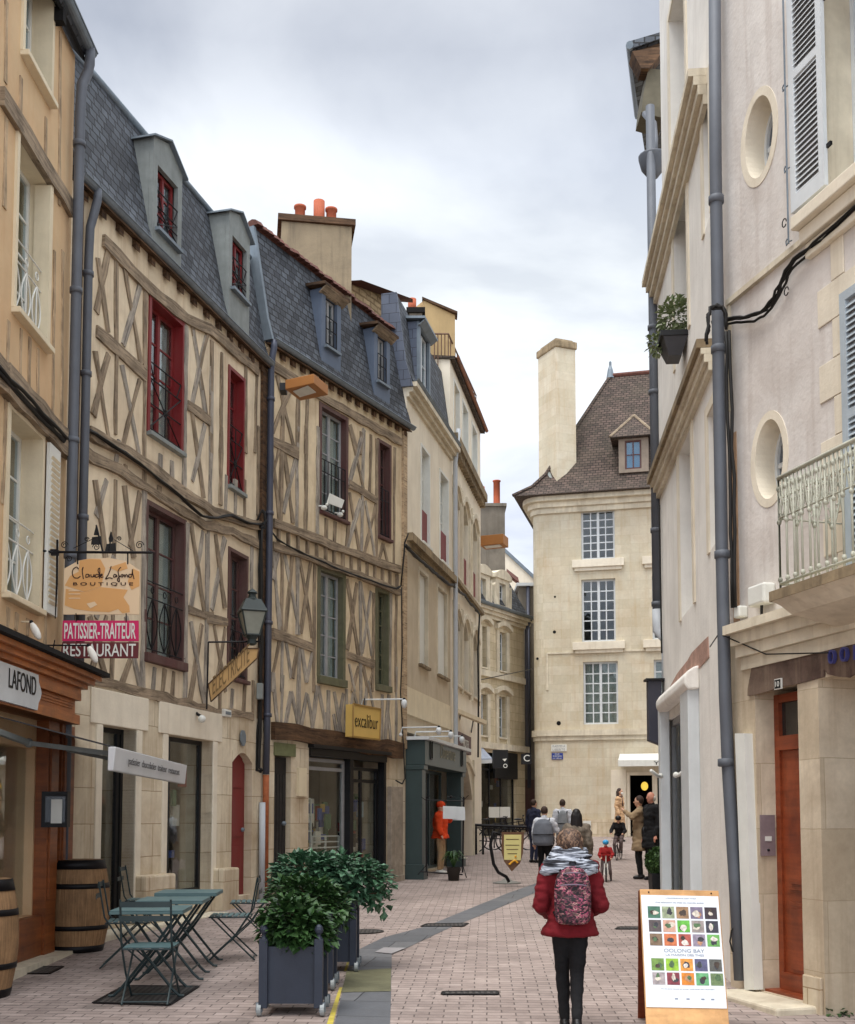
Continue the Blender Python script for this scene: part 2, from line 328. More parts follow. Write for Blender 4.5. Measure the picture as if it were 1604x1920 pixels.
# ---------------------------------------------------------------- walls
class Wall:
    def __init__(s, x0, y0, x1, y1):
        s.p0 = Vector((x0, y0, 0)); d = Vector((x1-x0, y1-y0, 0)); s.L = d.length; s.u = d/s.L; s.n = Vector((s.u.y, -s.u.x, 0)); s.up = Vector((0, 0, 1))
    def P(s, a, h, o=0): return s.p0+s.u*a+s.n*o+s.up*h
    def hit(s, px, py, o=0):
        d = ray(px, py); q = s.p0+s.n*o; c = Vector((0, 0, EYE)); t = (q-c).dot(s.n)/d.dot(s.n); p = c+d*t
        return (p-s.p0).dot(s.u), p.z
    def at(s, px, py, o=0): return s.P(*s.hit(px, py, o), o)
    def rect(s, tl, tr, br, bl, o=0):
        a, b, c, d = [s.hit(*q, o) for q in (tl, tr, br, bl)]
        return ((a[0]+d[0])/2, (b[0]+c[0])/2, (c[1]+d[1])/2, (a[1]+b[1])/2)
    def box(s, m, a0, a1, h0, h1, o0, o1): m.prism([s.P(a0, h0, o1), s.P(a1, h0, o1), s.P(a1, h1, o1), s.P(a0, h1, o1)], s.n*(o0-o1))
    def poly(s, m, pts, o0, o1): m.prism([s.P(a, h, o1) for a, h in pts], s.n*(o0-o1))
    def pxpoly(s, m, pts, o0, o1): s.poly(m, [s.hit(*p, o1) for p in pts], o0, o1)
    def wall(s, m, s0, s1, h0, h1, holes, th=.35, o=0, step=0):
        xs = sorted({s0, s1} | {min(max(q, s0), s1) for H in holes for q in H[:2]}); hs = sorted({h0, h1} | {min(max(q, h0), h1) for H in holes for q in H[2:4]})
        def solid(i, j):
            if i < 0 or j < 0 or i >= len(xs)-1 or j >= len(hs)-1: return False
            x = (xs[i]+xs[i+1])/2; h = (hs[j]+hs[j+1])/2
            return not any(H[0] < x < H[1] and H[2] < h < H[3] for H in holes)
        for i in range(len(xs)-1):
            for j in range(len(hs)-1):
                if not solid(i, j): continue
                a, b, c, d = xs[i], xs[i+1], hs[j], hs[j+1]
                m.face([s.P(a, c, o), s.P(b, c, o), s.P(b, d, o), s.P(a, d, o)]); m.face([s.P(b, c, o-th), s.P(a, c, o-th), s.P(a, d, o-th), s.P(b, d, o-th)])
                if not solid(i-1, j): m.face([s.P(a, c, o-th), s.P(a, c, o), s.P(a, d, o), s.P(a, d, o-th)])
                if not solid(i+1, j): m.face([s.P(b, c, o), s.P(b, c, o-th), s.P(b, d, o-th), s.P(b, d, o)])
                if not solid(i, j-1): m.face([s.P(a, c, o-th), s.P(b, c, o-th), s.P(b, c, o), s.P(a, c, o)])
                if not solid(i, j+1): m.face([s.P(a, d, o), s.P(b, d, o), s.P(b, d, o-th), s.P(a, d, o-th)])
    def beam(s, m, pts, wd, o0=-.02, o1=.022, jit=.012, px=True):
        q = [Vector((*s.hit(*p, 0), 0)) for p in pts] if px else [Vector((*p, 0)) for p in pts]
        st = []
        for a, b in zip(q, q[1:]):
            n_ = max(1, int((b-a).length/.3))
            st += [a.lerp(b, k/n_) for k in range(n_)]
        st.append(q[-1]); A = []; B = []; D = [0]
        for k, p in enumerate(st):
            t = (st[min(k+1, len(st)-1)]-st[max(k-1, 0)]).normalized(); nn = Vector((-t.y, t.x, 0))
            A.append(p+nn*(wd/2+random.uniform(-jit, jit))); B.append(p-nn*(wd/2+random.uniform(-jit, jit)))
            if k: D.append(D[-1]+(p-st[k-1]).length)
        r0 = random.uniform(0, 50); oo = [o1+random.uniform(-.004, .006) for _ in st]
        for k in range(len(st)-1):
            a, b, c, d = A[k], A[k+1], B[k+1], B[k]; u0, u1 = D[k]+r0, D[k+1]+r0; x, y = oo[k], oo[k+1]
            m.face([s.P(d.x, d.y, x), s.P(c.x, c.y, y), s.P(b.x, b.y, y), s.P(a.x, a.y, x)], [(u0, 0), (u1, 0), (u1, wd), (u0, wd)])
            m.face([s.P(a.x, a.y, x), s.P(b.x, b.y, y), s.P(b.x, b.y, o0), s.P(a.x, a.y, o0)], [(u0, wd), (u1, wd), (u1, wd+.03), (u0, wd+.03)])
            m.face([s.P(d.x, d.y, o0), s.P(c.x, c.y, o0), s.P(c.x, c.y, y), s.P(d.x, d.y, x)], [(u0, -.03), (u1, -.03), (u1, 0), (u0, 0)])
        for k, fl in ((0, 1), (-1, 0)):
            a, b = (A[k], B[k]) if fl else (B[k], A[k]); m.face([s.P(a.x, a.y, oo[k]), s.P(a.x, a.y, o0), s.P(b.x, b.y, o0), s.P(b.x, b.y, oo[k])])
    def body(s, par, s0, s1, h0, h1, deep, mt, name='wall', front=.35):
        """side walls, back wall and attic floor behind the facade; windows look into this closed dark volume"""
        m = MB(); t = .2
        s.box(m, s0, s0+t, h0, h1-.02, -deep, -front-.004); s.box(m, s1-t, s1, h0, h1-.02, -deep, -front-.004); s.box(m, s0+t+.003, s1-t-.003, h0, h1-.03, -deep, -deep+t)
        s.box(m, s0+.01, s1-.01, h1-.015, h1+.02, -deep+.01, -front-.01)
        return m.build(name, mt, par)
def window(W, par, r, fm, cols=2, rows=4, rev=.16, cas=None, cw=.07, sill=None, cur='curtain', mull=.07, fr=.05, gb=.022, name='window', rail=None, cproj=.02, hbar=None, gl='glass', curo=.09, label=None, sw=.06, cs=None, panel=0):
    s0, s1, h0, h1 = r; o = -rev; m = MB(); B = W.box
    B(m, s0, s0+fr, h0, h1, o-.05, o); B(m, s1-fr, s1, h0, h1, o-.05, o); B(m, s0+fr, s1-fr, h0, h0+fr, o-.05, o-.002); B(m, s0+fr, s1-fr, h1-fr, h1, o-.05, o-.002)
    hp = h0+fr
    if panel: B(m, s0+fr, s1-fr, h0+fr, h0+fr+panel, o-.04, o-.012); hp = h0+fr+panel
    c = (s0+s1)/2
    if cols > 1 and mull: B(m, c-mull/2, c+mull/2, h0+fr, h1-fr, o-.045, o+.006)
    for k in range(1, cols):
        x = s0+fr+(s1-s0-2*fr)*k/cols
        if abs(x-c) > .03 or not mull: B(m, x-gb/2, x+gb/2, hp, h1-fr, o-.03, o-.008)
    for k in range(1, rows):
        y = hp+(h1-fr-hp)*k/rows; B(m, s0+fr, s1-fr, y-gb/2, y+gb/2, o-.032, o-.010)
    if hbar: y = h0+(h1-h0)*hbar; B(m, s0+fr, s1-fr, y-.04, y+.04, o-.046, o+.004)
    win = m.build(name, fm, par)
    if label: win['label'] = label
    p = MB(); B(p, s0+fr, s1-fr, hp, h1-fr, o-.026, o-.022); p.build('pane', K[gl], win)
    if cur:
        q = MB(); n_ = 14; pt = []; half = [(s0+fr, s1-fr)] if cs is None else [(s0+(s1-s0)*a, s0+(s1-s0)*b) for a, b in cs]
        for a, b in half:
            prev = None
            for k in range(n_+1):
                x = a+(b-a)*k/n_; oo = o-curo-.02*math.sin(k*1.9+a)-.012*math.sin(k*3.1)
                if prev: q.face([W.P(prev[0], h0+fr, prev[1]), W.P(x, h0+fr, oo), W.P(x, h1-fr, oo), W.P(prev[0], h1-fr, prev[1])])
                prev = (x, oo)
        q.build('curtain', K[cur], win, True)
    if cas:
        q = MB(); B(q, s0-cw, s0+.005, h0-.01, h1+cw, -rev+.001, cproj); B(q, s1-.005, s1+cw, h0-.01, h1+cw, -rev+.001, cproj); B(q, s0+.005, s1-.005, h1-.005, h1+cw, -rev+.001, cproj-.003); q.build('casing', cas, win)
    if sill:
        q = MB(); B(q, s0-cw*.9, s1+cw*.9, h0-sw, h0, -rev, cproj+.06); q.build('sill', sill, win, bevel=.008)
    if rail: railing(W, win, s0, s1, h0, rail)
    return win
def railing(W, par, s0, s1, h0, kind, mt=None, o=.0, ht=.95, name='guard_rail'):
    m = MB(); P = lambda a, h: W.P(a, h, o); rr = .009; a, b = s0+.01, s1-.01; y0, y1 = h0+.06, h0+ht; T = lambda *p: m.tube([P(*q) for q in p], rr, 6)
    T((a, y1), (b, y1)); T((a, y0), (b, y0)); T((a, y1-.22), (b, y1-.22))
    if kind == 'star':
        c = (a+b)/2; yc = (y0+y1-.22)/2
        for p, q in (((a, y0), (b, y1-.22)), ((a, y1-.22), (b, y0)), ((c, y0), (c, y1)), ((a, yc), (b, yc)), ((a, y1), (a+.12, y1-.22)), ((b, y1), (b-.12, y1-.22))): T(p, q)
        m.tube([P(c+.05*math.cos(t), yc+.05*math.sin(t)) for t in [i*math.pi/6 for i in range(13)]], rr, 6)
    elif kind == 'bars':
        n_ = max(3, int((b-a)/.11))
        for k in range(n_+1): x = a+(b-a)*k/n_; T((x, y0), (x, y1))
    elif kind == 'scroll':
        n_ = max(2, int((b-a)/.28))
        for k in range(n_):
            c = a+(b-a)*(k+.5)/n_; w_ = (b-a)/n_/2*.85
            T((c, y0), (c, y1-.22))
            for sgn in (1, -1): m.tube([P(c+sgn*w_*math.sin(t*math.pi), y0+(y1-.22-y0)*t) for t in [i/12 for i in range(13)]], rr, 6)
            m.tube([P(c+.04*math.cos(t), y1-.11+.04*math.sin(t)) for t in [i*math.pi/6 for i in range(13)]], rr*.8, 6)
    return m.build(name, mt or K['iron'], par)
def pipe(pts, r, mt, par, name='drainpipe', collars=(), seg=12):
    m = MB(); m.tube(pts, r, seg)
    o = m.build(name, mt, par, True)
    for c in collars:
        q = MB(); q.lathe([(r*1.0, -.03), (r*1.25, -.028), (r*1.25, .028), (r*1.0, .03)], c, 12); q.build('collar', mt, o, True)
    return o
def gutter(W, par, s0, s1, h0a, h1a, o, r=.075, mt=None, name='gutter'):
    m = MB(); i0 = 0; n_ = 8
    for k in range(2):
        a, h = ((s0, h0a), (s1, h1a))[k]
        for j in range(n_+1): t = math.pi*j/n_; m.v.append(W.P(a, h-r*math.sin(t), o+r*math.cos(t)))
        for j in range(n_+1): t = math.pi*(n_-j)/n_; m.v.append(W.P(a, h-(r-.008)*math.sin(t), o+(r-.008)*math.cos(t)))
    q = 2*(n_+1)
    for j in range(q): m.f.append((j, (j+1) % q, q+(j+1) % q, q+j))
    m.f.append(tuple(range(q))); m.f.append(tuple(range(2*q-1, q-1, -1)))
    mr = MB(); g_ = m.build(name, mt or K['zinc'], par)
    mr.tube([W.P(s0, h0a, o+r), W.P(s1, h1a, o+r)], .012, 6); mr.build('gutter_bead', mt or K['zinc'], g_)
    return g_
def Z(x0, y0, sc): return lambda *c: [(x0+c[i]/sc, y0+c[i+1]/sc) for i in range(0, len(c), 2)]
z1 = Z(0, 0, 3.84); z2 = Z(0, 450, 3.84); z3 = Z(0, 900, 3.84); z4 = Z(0, 1350, 3.368); z5 = Z(350, 350, 3.564); z6 = Z(380, 800, 3.819); z7 = Z(380, 1250, 3.819)
y1 = Z(700, 550, 4.266); y2 = Z(730, 950, 4.8); y3 = Z(740, 1300, 5.053); y4 = Z(960, 620, 4.8); y5 = Z(980, 1000, 4.8); y6 = Z(960, 1380, 5.347)
r1 = Z(1160, 0, 3.613); r2 = Z(1160, 450, 3.613); r3 = Z(1160, 900, 3.613); r4 = Z(1160, 1350, 3.369)
# ---------------------------------------------------------------- ground
K['pave'] = blocks('pink_grey_clay_pavers', (152, 137, 130), (176, 160, 152), (100, 90, 86), .22, .11, .006, .5, .8, .6, .36, lin((112, 98, 92)), .15, 0, R(3), .35, 60, .9, .012)
K['slab'] = blocks('dark_grey_stone_slabs', (92, 94, 98), (112, 112, 114), (52, 52, 54), .95, .62, .007, .3, .6, .4, .25, lin((70, 68, 64)), .12, 0, R(8), .4)
_t = K['pave'].node_tree; _n, _l = _t.nodes, _t.links; _bs = _n['Principled BSDF']; _src = _bs.inputs['Base Color'].links[0].from_socket
_oc = _n.new('ShaderNodeTexCoord').outputs['Object']; _vo = _n.new('ShaderNodeTexVoronoi'); _vo.inputs['Scale'].default_value = 2.6; _l.new(_oc, _vo.inputs['Vector'])
_sp = n_ramp(_n, _l, _vo.outputs['Distance'], [(.035, G(1)), (.05, G(0))]); _c = n_mix(_n, _l, _sp, _src, (.07, .06, .055))
_big = n_ramp(_n, _l, n_noise(_n, _l, _oc, .45, 6, .7, .5), [(.35, G(.80)), (.65, G(1.10))]); _c = n_mix(_n, _l, 1.0, _c, _big, 'MULTIPLY')
_st = n_ramp(_n, _l, n_noise(_n, _l, _oc, 1.7, 3, .5, 1.5), [(.64, G(0)), (.70, G(.45))]); _l.new(n_mix(_n, _l, _st, _c, (.10, .085, .075)), _bs.inputs['Base Color'])
m = MB(); ys = [-30, -10, 0, 5, 10, 15, 20, 25, 30, 35, 40, 45, 60, 90, 200, 600]; xs = [-400, -60, -20, -10, -5, 0, 5, 10, 20, 60, 400]
for i in range(len(ys)-1):
    for j in range(len(xs)-1): m.face([(xs[j], ys[i], gz(ys[i])), (xs[j+1], ys[i], gz(ys[i])), (xs[j+1], ys[i+1], gz(ys[i+1])), (xs[j], ys[i+1], gz(ys[i+1]))])
struct(m.build('ground', K['pave']))
def gsheet(name, pxs, mt, z=.004):
    m = MB(); P = [gnd(*p)+Vector((0, 0, z)) for p in pxs]; m.face(list(reversed(P))); 
    if MBnormal(P) > 0: m.f[0] = tuple(reversed(m.f[0]))
    return m.build(name, mt)
def MBnormal(P): return 1 if sum((P[i].x*P[(i+1) % len(P)].y-P[(i+1) % len(P)].x*P[i].y) for i in range(len(P))) > 0 else -1
m = MB()
def strip(m, L_, R_, z):
    A = [gnd(*p)+Vector((0, 0, z)) for p in L_]; B = [gnd(*p)+Vector((0, 0, z)) for p in R_]
    for k in range(len(A)-1): m.face([A[k], B[k], B[k+1], A[k+1]])
a, b = gnd(628, 1919), gnd(732, 1919); dn = Vector((0, -3.5, -.0875))
strip(m, [(628, 1919), (645, 1850), (662, 1786), (720, 1758), (800, 1737), (955, 1674), (1010, 1655)], [(732, 1919), (734, 1850), (735, 1789), (765, 1777), (835, 1744), (1000, 1676), (1060, 1652)], .004)
m.face([a+dn+Vector((-.1, 0, .004)), b+dn+Vector((0, 0, .004)), b+Vector((0, 0, .004)), a+Vector((0, 0, .004))])
struct(m.build('drainage_channel', K['slab']))
K['moss'] = mat('green_stained_slabs', (104, 102, 78), .75, .2, 6, .3)
m = MB(); strip(m, [(640, 1862), (646, 1842), (650, 1822)], [(733, 1860), (733.5, 1845), (734, 1817)], .008); struct(m.build('stained_slab', K['moss']))
K['yel'] = mat('worn_yellow_road_paint', (196, 178, 70), .7, .2, 12, .2, dirty=.5, dcol=lin((140, 126, 110)))
m = MB(); strip(m, [(612, 1925), (637, 1853)], [(624, 1925), (642, 1853)], .009); strip(m, [(646, 1822), (655, 1790)], [(650, 1822), (661, 1788)], .009); struct(m.build('yellow_line', K['yel']))
m = MB(); strip(m, [(703, 1787), (720, 1778)], [(735, 1790), (762, 1779)], .012); struct(m.build('pale_slab', mat('pale_slab', (150, 146, 146), .8)))
# covers and grates
K['cover'] = blocks('cast_iron_cover', (84, 80, 78), (98, 94, 90), (44, 42, 42), .05, .05, .012, 0, .6, .8, .2, None, .1)
def cover(pxs, label, cat, name):
    P = [gnd(*p)+Vector((0, 0, .006)) for p in pxs]; m = MB()
    m.prism(P, (0, 0, .004)); fr = MB()
    for i in range(len(P)): fr.bar(P[i]+Vector((0, 0, .004)), P[(i+1) % len(P)]+Vector((0, 0, .004)), .03, .006)
    r = thing(name, label, cat, P[0]); m.build('plate', K['cover'], r); fr.build('rim', K['iron'], r)
cover([(176, 1882), (235, 1850), (372, 1851), (318, 1886)], 'square iron cover in the pavers under the front cafe table', 'manhole cover', 'manhole_cover')
cover([(25, 1826), (30, 1813), (118, 1814), (92, 1827)], 'low iron cover in the pavers beside the front barrel', 'manhole cover', 'manhole_cover')
cover([(790, 1738), (802, 1733), (878, 1732), (868, 1738)], 'narrow drain grate crossing the dark channel', 'drain grate', 'drain_grate')
cover([(830, 1866), (832, 1861), (932, 1860), (934, 1866)], 'dark service cover in the pavers left of the walking woman', 'service cover', 'service_cover')
cover([(1155, 1743), (1162, 1739), (1200, 1739), (1200, 1743)], 'dark service cover in the pavers left of the board', 'service cover', 'service_cover')
m = MB(); c = gnd(679, 1747); m.lathe([(.27, .004), (.27, .012), (.23, .013), (.22, .01)], c, 28); tag(m.build('manhole_cover', K['cover']), 'round manhole cover behind the shrub planters', 'manhole cover')
K['debris'] = mat('dry_leaf_bits', (70, 60, 50), .9, .4, 20, 0)
# ---------------------------------------------------------------- walls in plan
WL = Wall(-4.10, 4.0, -4.035, 12.55)
WA = Wall(-4.02, 13.24, -2.67, 18.37); WB = Wall(-2.67, 18.37, -.441, 22.6); WD = Wall(-.441, 22.6, .534, 26.7); WE = Wall(.534, 26.7, 1.5, 31.9)
WF = Wall(1.88, 40, 3.64, 42.8); WC = Wall(3.83, 41, 10.2, 39.45)
WR2 = Wall(3.12, 15.15, 2.70, 10.2); WR1 = Wall(2.70, 10.2, 4.03, 5.53)
# ================================================================ roofs and dormers
def slope(W, m, s0, s1, ho, o0, ht, o1, th=.12):
    """one roof slope from (height ho, offset o0) up to (ht, o1)"""
    a, b, c, d = W.P(s0, ho, o0), W.P(s1, ho, o0), W.P(s1, ht, o1), W.P(s0, ht, o1); n = (b-a).cross(d-a).normalized()
    m.prism([a, b, c, d], -n*th)
def stud(W, par, pts, wd, mt, nm='timber_stud', o1=.022, jit=.012):
    m = MB(); W.beam(m, pts, wd, -.02, o1, jit); return m.build(nm, K[mt], par)
def dormer(W, par, s0, s1, h0, h1, r, body, roofm, fm, kind='gable', o=.06, back=1.3, cheek=None, rows=3, rail=None, cur='curtainG'):
    fr = MB(); W.wall(fr, s0, s1, h0, h1, [r], .06, o); d = fr.build('dormer', body, par)
    c = MB()
    for a in (s0, s1-.05):
        c.prism([W.P(a, h0, o-.063), W.P(a, h1, o-.063), W.P(a, h1, o-back), W.P(a, h0+.3, o-.35)], W.u*.05)
    c.build('cheek', cheek or body, d)
    t = MB(); mid = (s0+s1)/2; ov = .07
    if kind == 'gable':
        W.poly(t, [(s0, h1), (s1, h1), (s1, h1+.12), (mid, h1+.34), (s0, h1+.2)], o-.05, o)
        t.build('gable', body, d); t = MB()
        for A, B_ in (((s0-ov, h1+.17), (mid, h1+.36)), ((mid, h1+.36), (s1+ov, h1+.08))):
            t.prism([W.P(*A, o+.06), W.P(*B_, o+.06), W.P(*B_, o-back), W.P(*A, o-back)], (0, 0, .025))
        t.build('dormer_roof', roofm, d)
        t = MB()
        for a, hh_ in ((s0, .19), (s1-.05, .11)): t.prism([W.P(a, h1, o-.051), W.P(a, h1+hh_, o-.051), W.P(a, h1+hh_, o-back), W.P(a, h1, o-back)], W.u*.05)
        t.build('gable_side', body, d)
    else:
        t.prism([W.P(s0-ov*1.6, h1, o+.14), W.P(s1+ov*1.6, h1, o+.14), W.P(s1+ov*1.6, h1+.14, o-back), W.P(s0-ov*1.6, h1+.14, o-back)], (0, 0, .05)); t.build('dormer_roof', roofm, d)
        t = MB(); t.prism([W.P(s0-ov, h1-.1, o+.02), W.P(s1+ov, h1-.1, o+.02), W.P(s1+ov, h1-.005, o+.14), W.P(s0-ov, h1-.005, o+.14)], -W.n*.04+Vector((0, 0, -.01))); t.build('dormer_eave_board', K['timber'] if kind == 'shedw' else roofm, d)
    w_ = window(W, d, r, fm, 2, rows, .08-o, cur=cur, mull=.05, fr=.045, rail=None, curo=.07, name='dormer_window')
    if rail: railing(W, w_, r[0], r[1], r[2], rail, o=o, ht=min(.7, (r[3]-r[2])*.6))
    q = MB(); W.box(q, r[0]-.05, r[1]+.05, r[2]-.05, r[2]-.005, o-.05, o+.07); q.build('sill', K['zinc'], w_)
def eave(W, par, s0, s1, h, o=.42, n=14, mt='timberD'):
    m = MB(); 
    for k in range(n):
        m = MB(); a = s0+(s1-s0)*(k+.5)/n; m.prism([W.P(a-.05, h-.16, .0), W.P(a+.05, h-.16, .0), W.P(a+.05, h-.05, 0), W.P(a-.05, h-.05, 0)], W.n*(o-.08)+Vector((0, 0, -.05))); r = m.build('rafter_end', K[mt], par)
    m = MB(); m.prism([W.P(s0, h-.04, -.05), W.P(s1, h-.04, -.05), W.P(s1, h-.1, o-.02), W.P(s0, h-.1, o-.02)], (0, 0, .03)); m.build('soffit_boards', K['timberD'], par)
def ridge_tiles(W, m, s0, s1, h, o, n):
    for k in range(n):
        a = s0+(s1-s0)*k/n; b = a+(s1-s0)/n*1.1; z = h+random.uniform(-.01, .03)
        pts = [W.P(a, z, o+.13), W.P(a, z+.09, o+.07), W.P(a, z+.11, o), W.P(a, z+.09, o-.07), W.P(a, z, o-.13)]
        m.prism(pts, W.u*(b-a)*.97+Vector((0, 0, .025)))
# ================================================================ house L, orange plaster, nearest on the left
hL = thing('half_timbered_house', 'orange plastered half-timbered house at the left edge above the orange wooden shopfront', 'house', (-4.1, 10, gz(10)))
W = WL
L1 = W.rect((44, -60), (94, 20), (94, 176), (44, 120)); L2 = W.rect((33, 250), (92, 343), (86, 650), (26, 580)); L3 = W.rect((15, 764), (76, 822), (70, 1143), (9, 1112))
def sized(r, hmin, hmax): return (r[0], r[1], hmin, hmax)
hb = W.hit(60, 1180, .02)[1]
def vis(W, *p): return W.hit(*p)[0]
def mean(*a): return sum(a)/len(a)
# heights read at each window's near and far sides
L1 = (L1[0], L1[1], mean(W.hit(44, 120)[1], W.hit(94, 176)[1]), mean(W.hit(44, 120)[1], W.hit(94, 176)[1])+1.5)
shop_top = 3.15
base = .2; topL = 10.45
m = MB(); near = [(r[0]-2.6, r[1]-2.6, r[2], r[3]) for r in (L1, L2, L3)]
sg = (W.hit(2, 1500)[0]-3.2, W.hit(64, 1500)[0], .75, 2.45)
W.wall(m, 0, W.L, base-.5, topL, [L1, L2, L3]+near+[sg], .35); m.build('wall', K['plasterL'], hL)
W.body(hL, 0, W.L, base-.5, topL, 5, K['plasterL'], 'side_wall')
for r in [L1, L2, L3]+near: window(W, hL, r, K['white'], 2, 4, .2, cas=K['cream'], cw=.06, sill=K['cream'], cur='curtain', cproj=.03)
for r in [L2]+near[1:2]:
    q = MB(); W.box(q, r[1]-.035, r[1]-.005, r[2]+.05, r[3]-.03, -.14, .03); q.build('folded_shutter', K['cream'], hL)
r = L3; q = MB()
a0 = r[1]+.10; q.obox(W.P(a0+.17, (r[2]+r[3])/2, .05), W.u*.17, W.n*.018, (0, 0, (r[3]-r[2])/2))
sh = q.build('shutter', K['white'], hL); q = MB()
for k in range(26):
    h = r[2]+.1+(r[3]-r[2]-.2)*k/26; q.prism([W.P(a0+.04, h, .072), W.P(a0+.30, h, .072), W.P(a0+.30, h+.03, .086), W.P(a0+.04, h+.03, .086)], W.n*-.006)
q.build('louvre_slats', K['cream'], sh)
for r, kd in ((L2, 'scroll'), (L3, 'scroll')): railing(W, hL, r[0], r[1], r[2], kd, K['white'], o=-.05, ht=.8)
m = MB()
stud(W, hL, z1(0, 690, 500, 1500), .2, 'timber', 'rail_timber', .05)
for p in (z1(40, 0, 40, 600), z1(430, 230, 425, 1480), z1(330, 850, 325, 1200), z1(150, 560, 140, 900), z1(45, 850, 30, 1500), z2(390, 80, 380, 1250), z2(450, 80, 440, 1380), z2(60, 580, 50, 1000), z2(150, 640, 140, 1080), z2(210, 700, 205, 1150), z2(270, 780, 270, 1230), z3(415, 0, 400, 420), z3(120, 960, 110, 1080), z3(200, 1000, 195, 1120), z3(330, 940, 320, 1210), z3(60, 920, 50, 1060), z2(45, 1140, 15, 1900)): stud(W, hL, p, .07, 'timberL', o1=.012, jit=.016)
m = MB(); W.beam(m, z2(0, 1000, 480, 1500), .3, -.02, .09, .02); W.beam(m, z2(-300, 690, 0, 1000), .3, -.02, .09, .02); m.build('floor_beam', K['timber'], hL)
# roof with dark overhanging eave
hg = mean(W.hit(*z1(600, 170)[0], .22)[1], W.hit(*z1(650, 270)[0], .22)[1])
m = MB(); slope(W, m, 0, W.L+.02, hg, .16, hg+2.6, -3); m.build('roof', K['slate'], hL)
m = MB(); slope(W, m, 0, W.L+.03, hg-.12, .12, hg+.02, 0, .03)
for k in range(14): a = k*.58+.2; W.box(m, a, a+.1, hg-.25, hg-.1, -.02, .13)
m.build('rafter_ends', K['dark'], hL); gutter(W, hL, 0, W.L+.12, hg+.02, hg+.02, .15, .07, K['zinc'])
e = W.P(W.L, hg, .17)
pipe([e, e-Vector((0, 0, .18)), e*.5+W.P(W.L, hg, .12)*.5-Vector((0, 0, .3)), W.P(W.L-.1, hg-.5, .12), W.P(W.L-.14, hg-.8, .12), W.P(W.L-.15, 6, .12), W.P(W.L-.15, 3, .12), W.P(W.L-.15, 1.9, .12)], .058, K['pipe'], hL, 'drainpipe', [W.P(W.L-.15, z, .12) for z in (9.3, 7.6, 5.9, 4.6)])
pipe([W.P(W.L-.15, 1.9, .12), W.P(W.L-.15, 1.2, .12), W.P(W.L-.16, .3, .12)], .045, K['pipeD'], hL, 'drainpipe_foot')
# shopfront
sf = MB(); se = W.hit(141, 1330, .22)[0]
ft = mean(W.hit(0, 1200, .3)[1], W.hit(160, 1262, .3)[1]); fb = mean(W.hit(0, 1312, .22)[1], W.hit(138, 1366, .22)[1])
W.box(sf, 0, se, fb, ft-.22, .0, .22); W.box(sf, 0, se+.02, fb-.0, fb+.1, .222, .27); W.box(sf, 0, se+.02, ft-.30, ft-.22, .222, .28)
for k in range(3): W.box(sf, se-2.5-k*.02, se-.12+k*.03, fb+.16+k*.03, fb+.17+k*.03, .222, .235)
for k in range(4): W.box(sf, 0, se+.04+.05*k, ft-.22+.05*k, ft-.17+.05*k-.001, 0, .27+.06*k)
shopL = sf.build('shopfront', K['oshop'], hL)
q = MB(); W.box(q, 0, se+.26, ft-.018, ft+.03, 0, .52); q.build('lead_flashing', K['dark'], shopL)
q = MB()
for a0, a1 in ((W.hit(66, 1500)[0], W.hit(86, 1500)[0]), (W.hit(92, 1500)[0], W.hit(116, 1500)[0]), (1.0, 1.25), (3.6, 3.8)):
    W.box(q, a0, a1, base, fb-.003, .0, .13); W.box(q, a0+.05, a1-.05, .9, fb-.15, .132, .15)
W.box(q, 0, W.hit(100, 1500)[0], base, .74, .0, .1)
for k in range(9): W.box(q, .3+k*.75, .9+k*.75, base+.15, .66, .102, .125)
q.build('door_and_window_joinery', K['dshop'], shopL)
q = MB(); W.box(q, sg[0], sg[1], sg[2], sg[3], -.1, -.09); q.build('shop_window', K['glassS'], shopL)
q = MB(); W.box(q, sg[0]-.1, sg[1]+.1, sg[2]-.1, sg[3]+.1, -1.5, -1.45); q.build('shop_back_wall', K['dim'], shopL)
q = MB(); W.box(q, 0, W.L-.2, base-.3, base+.14, .0, .3); q.build('stone_plinth', K['stoneM'], hL)
# plaque with LAFOND
q = MB(); pa = W.hit(80, 1280, .31)[0]; ph0 = mean(W.hit(2, 1313, .31)[1], W.hit(72, 1331, .31)[1]); ph1 = mean(W.hit(2, 1240, .31)[1], W.hit(72, 1264, .31)[1])
pts = [(pa-3.2, ph0), (pa-.10, ph0), (pa-.08, ph0+.07), (pa-.02, ph0+.13), (pa, (ph0+ph1)/2), (pa-.02, ph1-.13), (pa-.08, ph1-.07), (pa-.10, ph1), (pa-3.2, ph1)]
W.poly(q, pts, .224, .305); plq = q.build('name_plaque', K['whiteB'], shopL)
a0 = W.hit(17, 1290, .31)[0]; a1 = W.hit(68, 1300, .31)[0]
text('LAFOND', K['iron'], plq, W.P(a0, ph0+.13, .308), W.u, W.up, a1-a0, (ph1-ph0)*.52)
text('CLAUDE', K['iron'], plq, W.P(a0-1.15, ph0+.13, .308), W.u, W.up, a1-a0, (ph1-ph0)*.52)
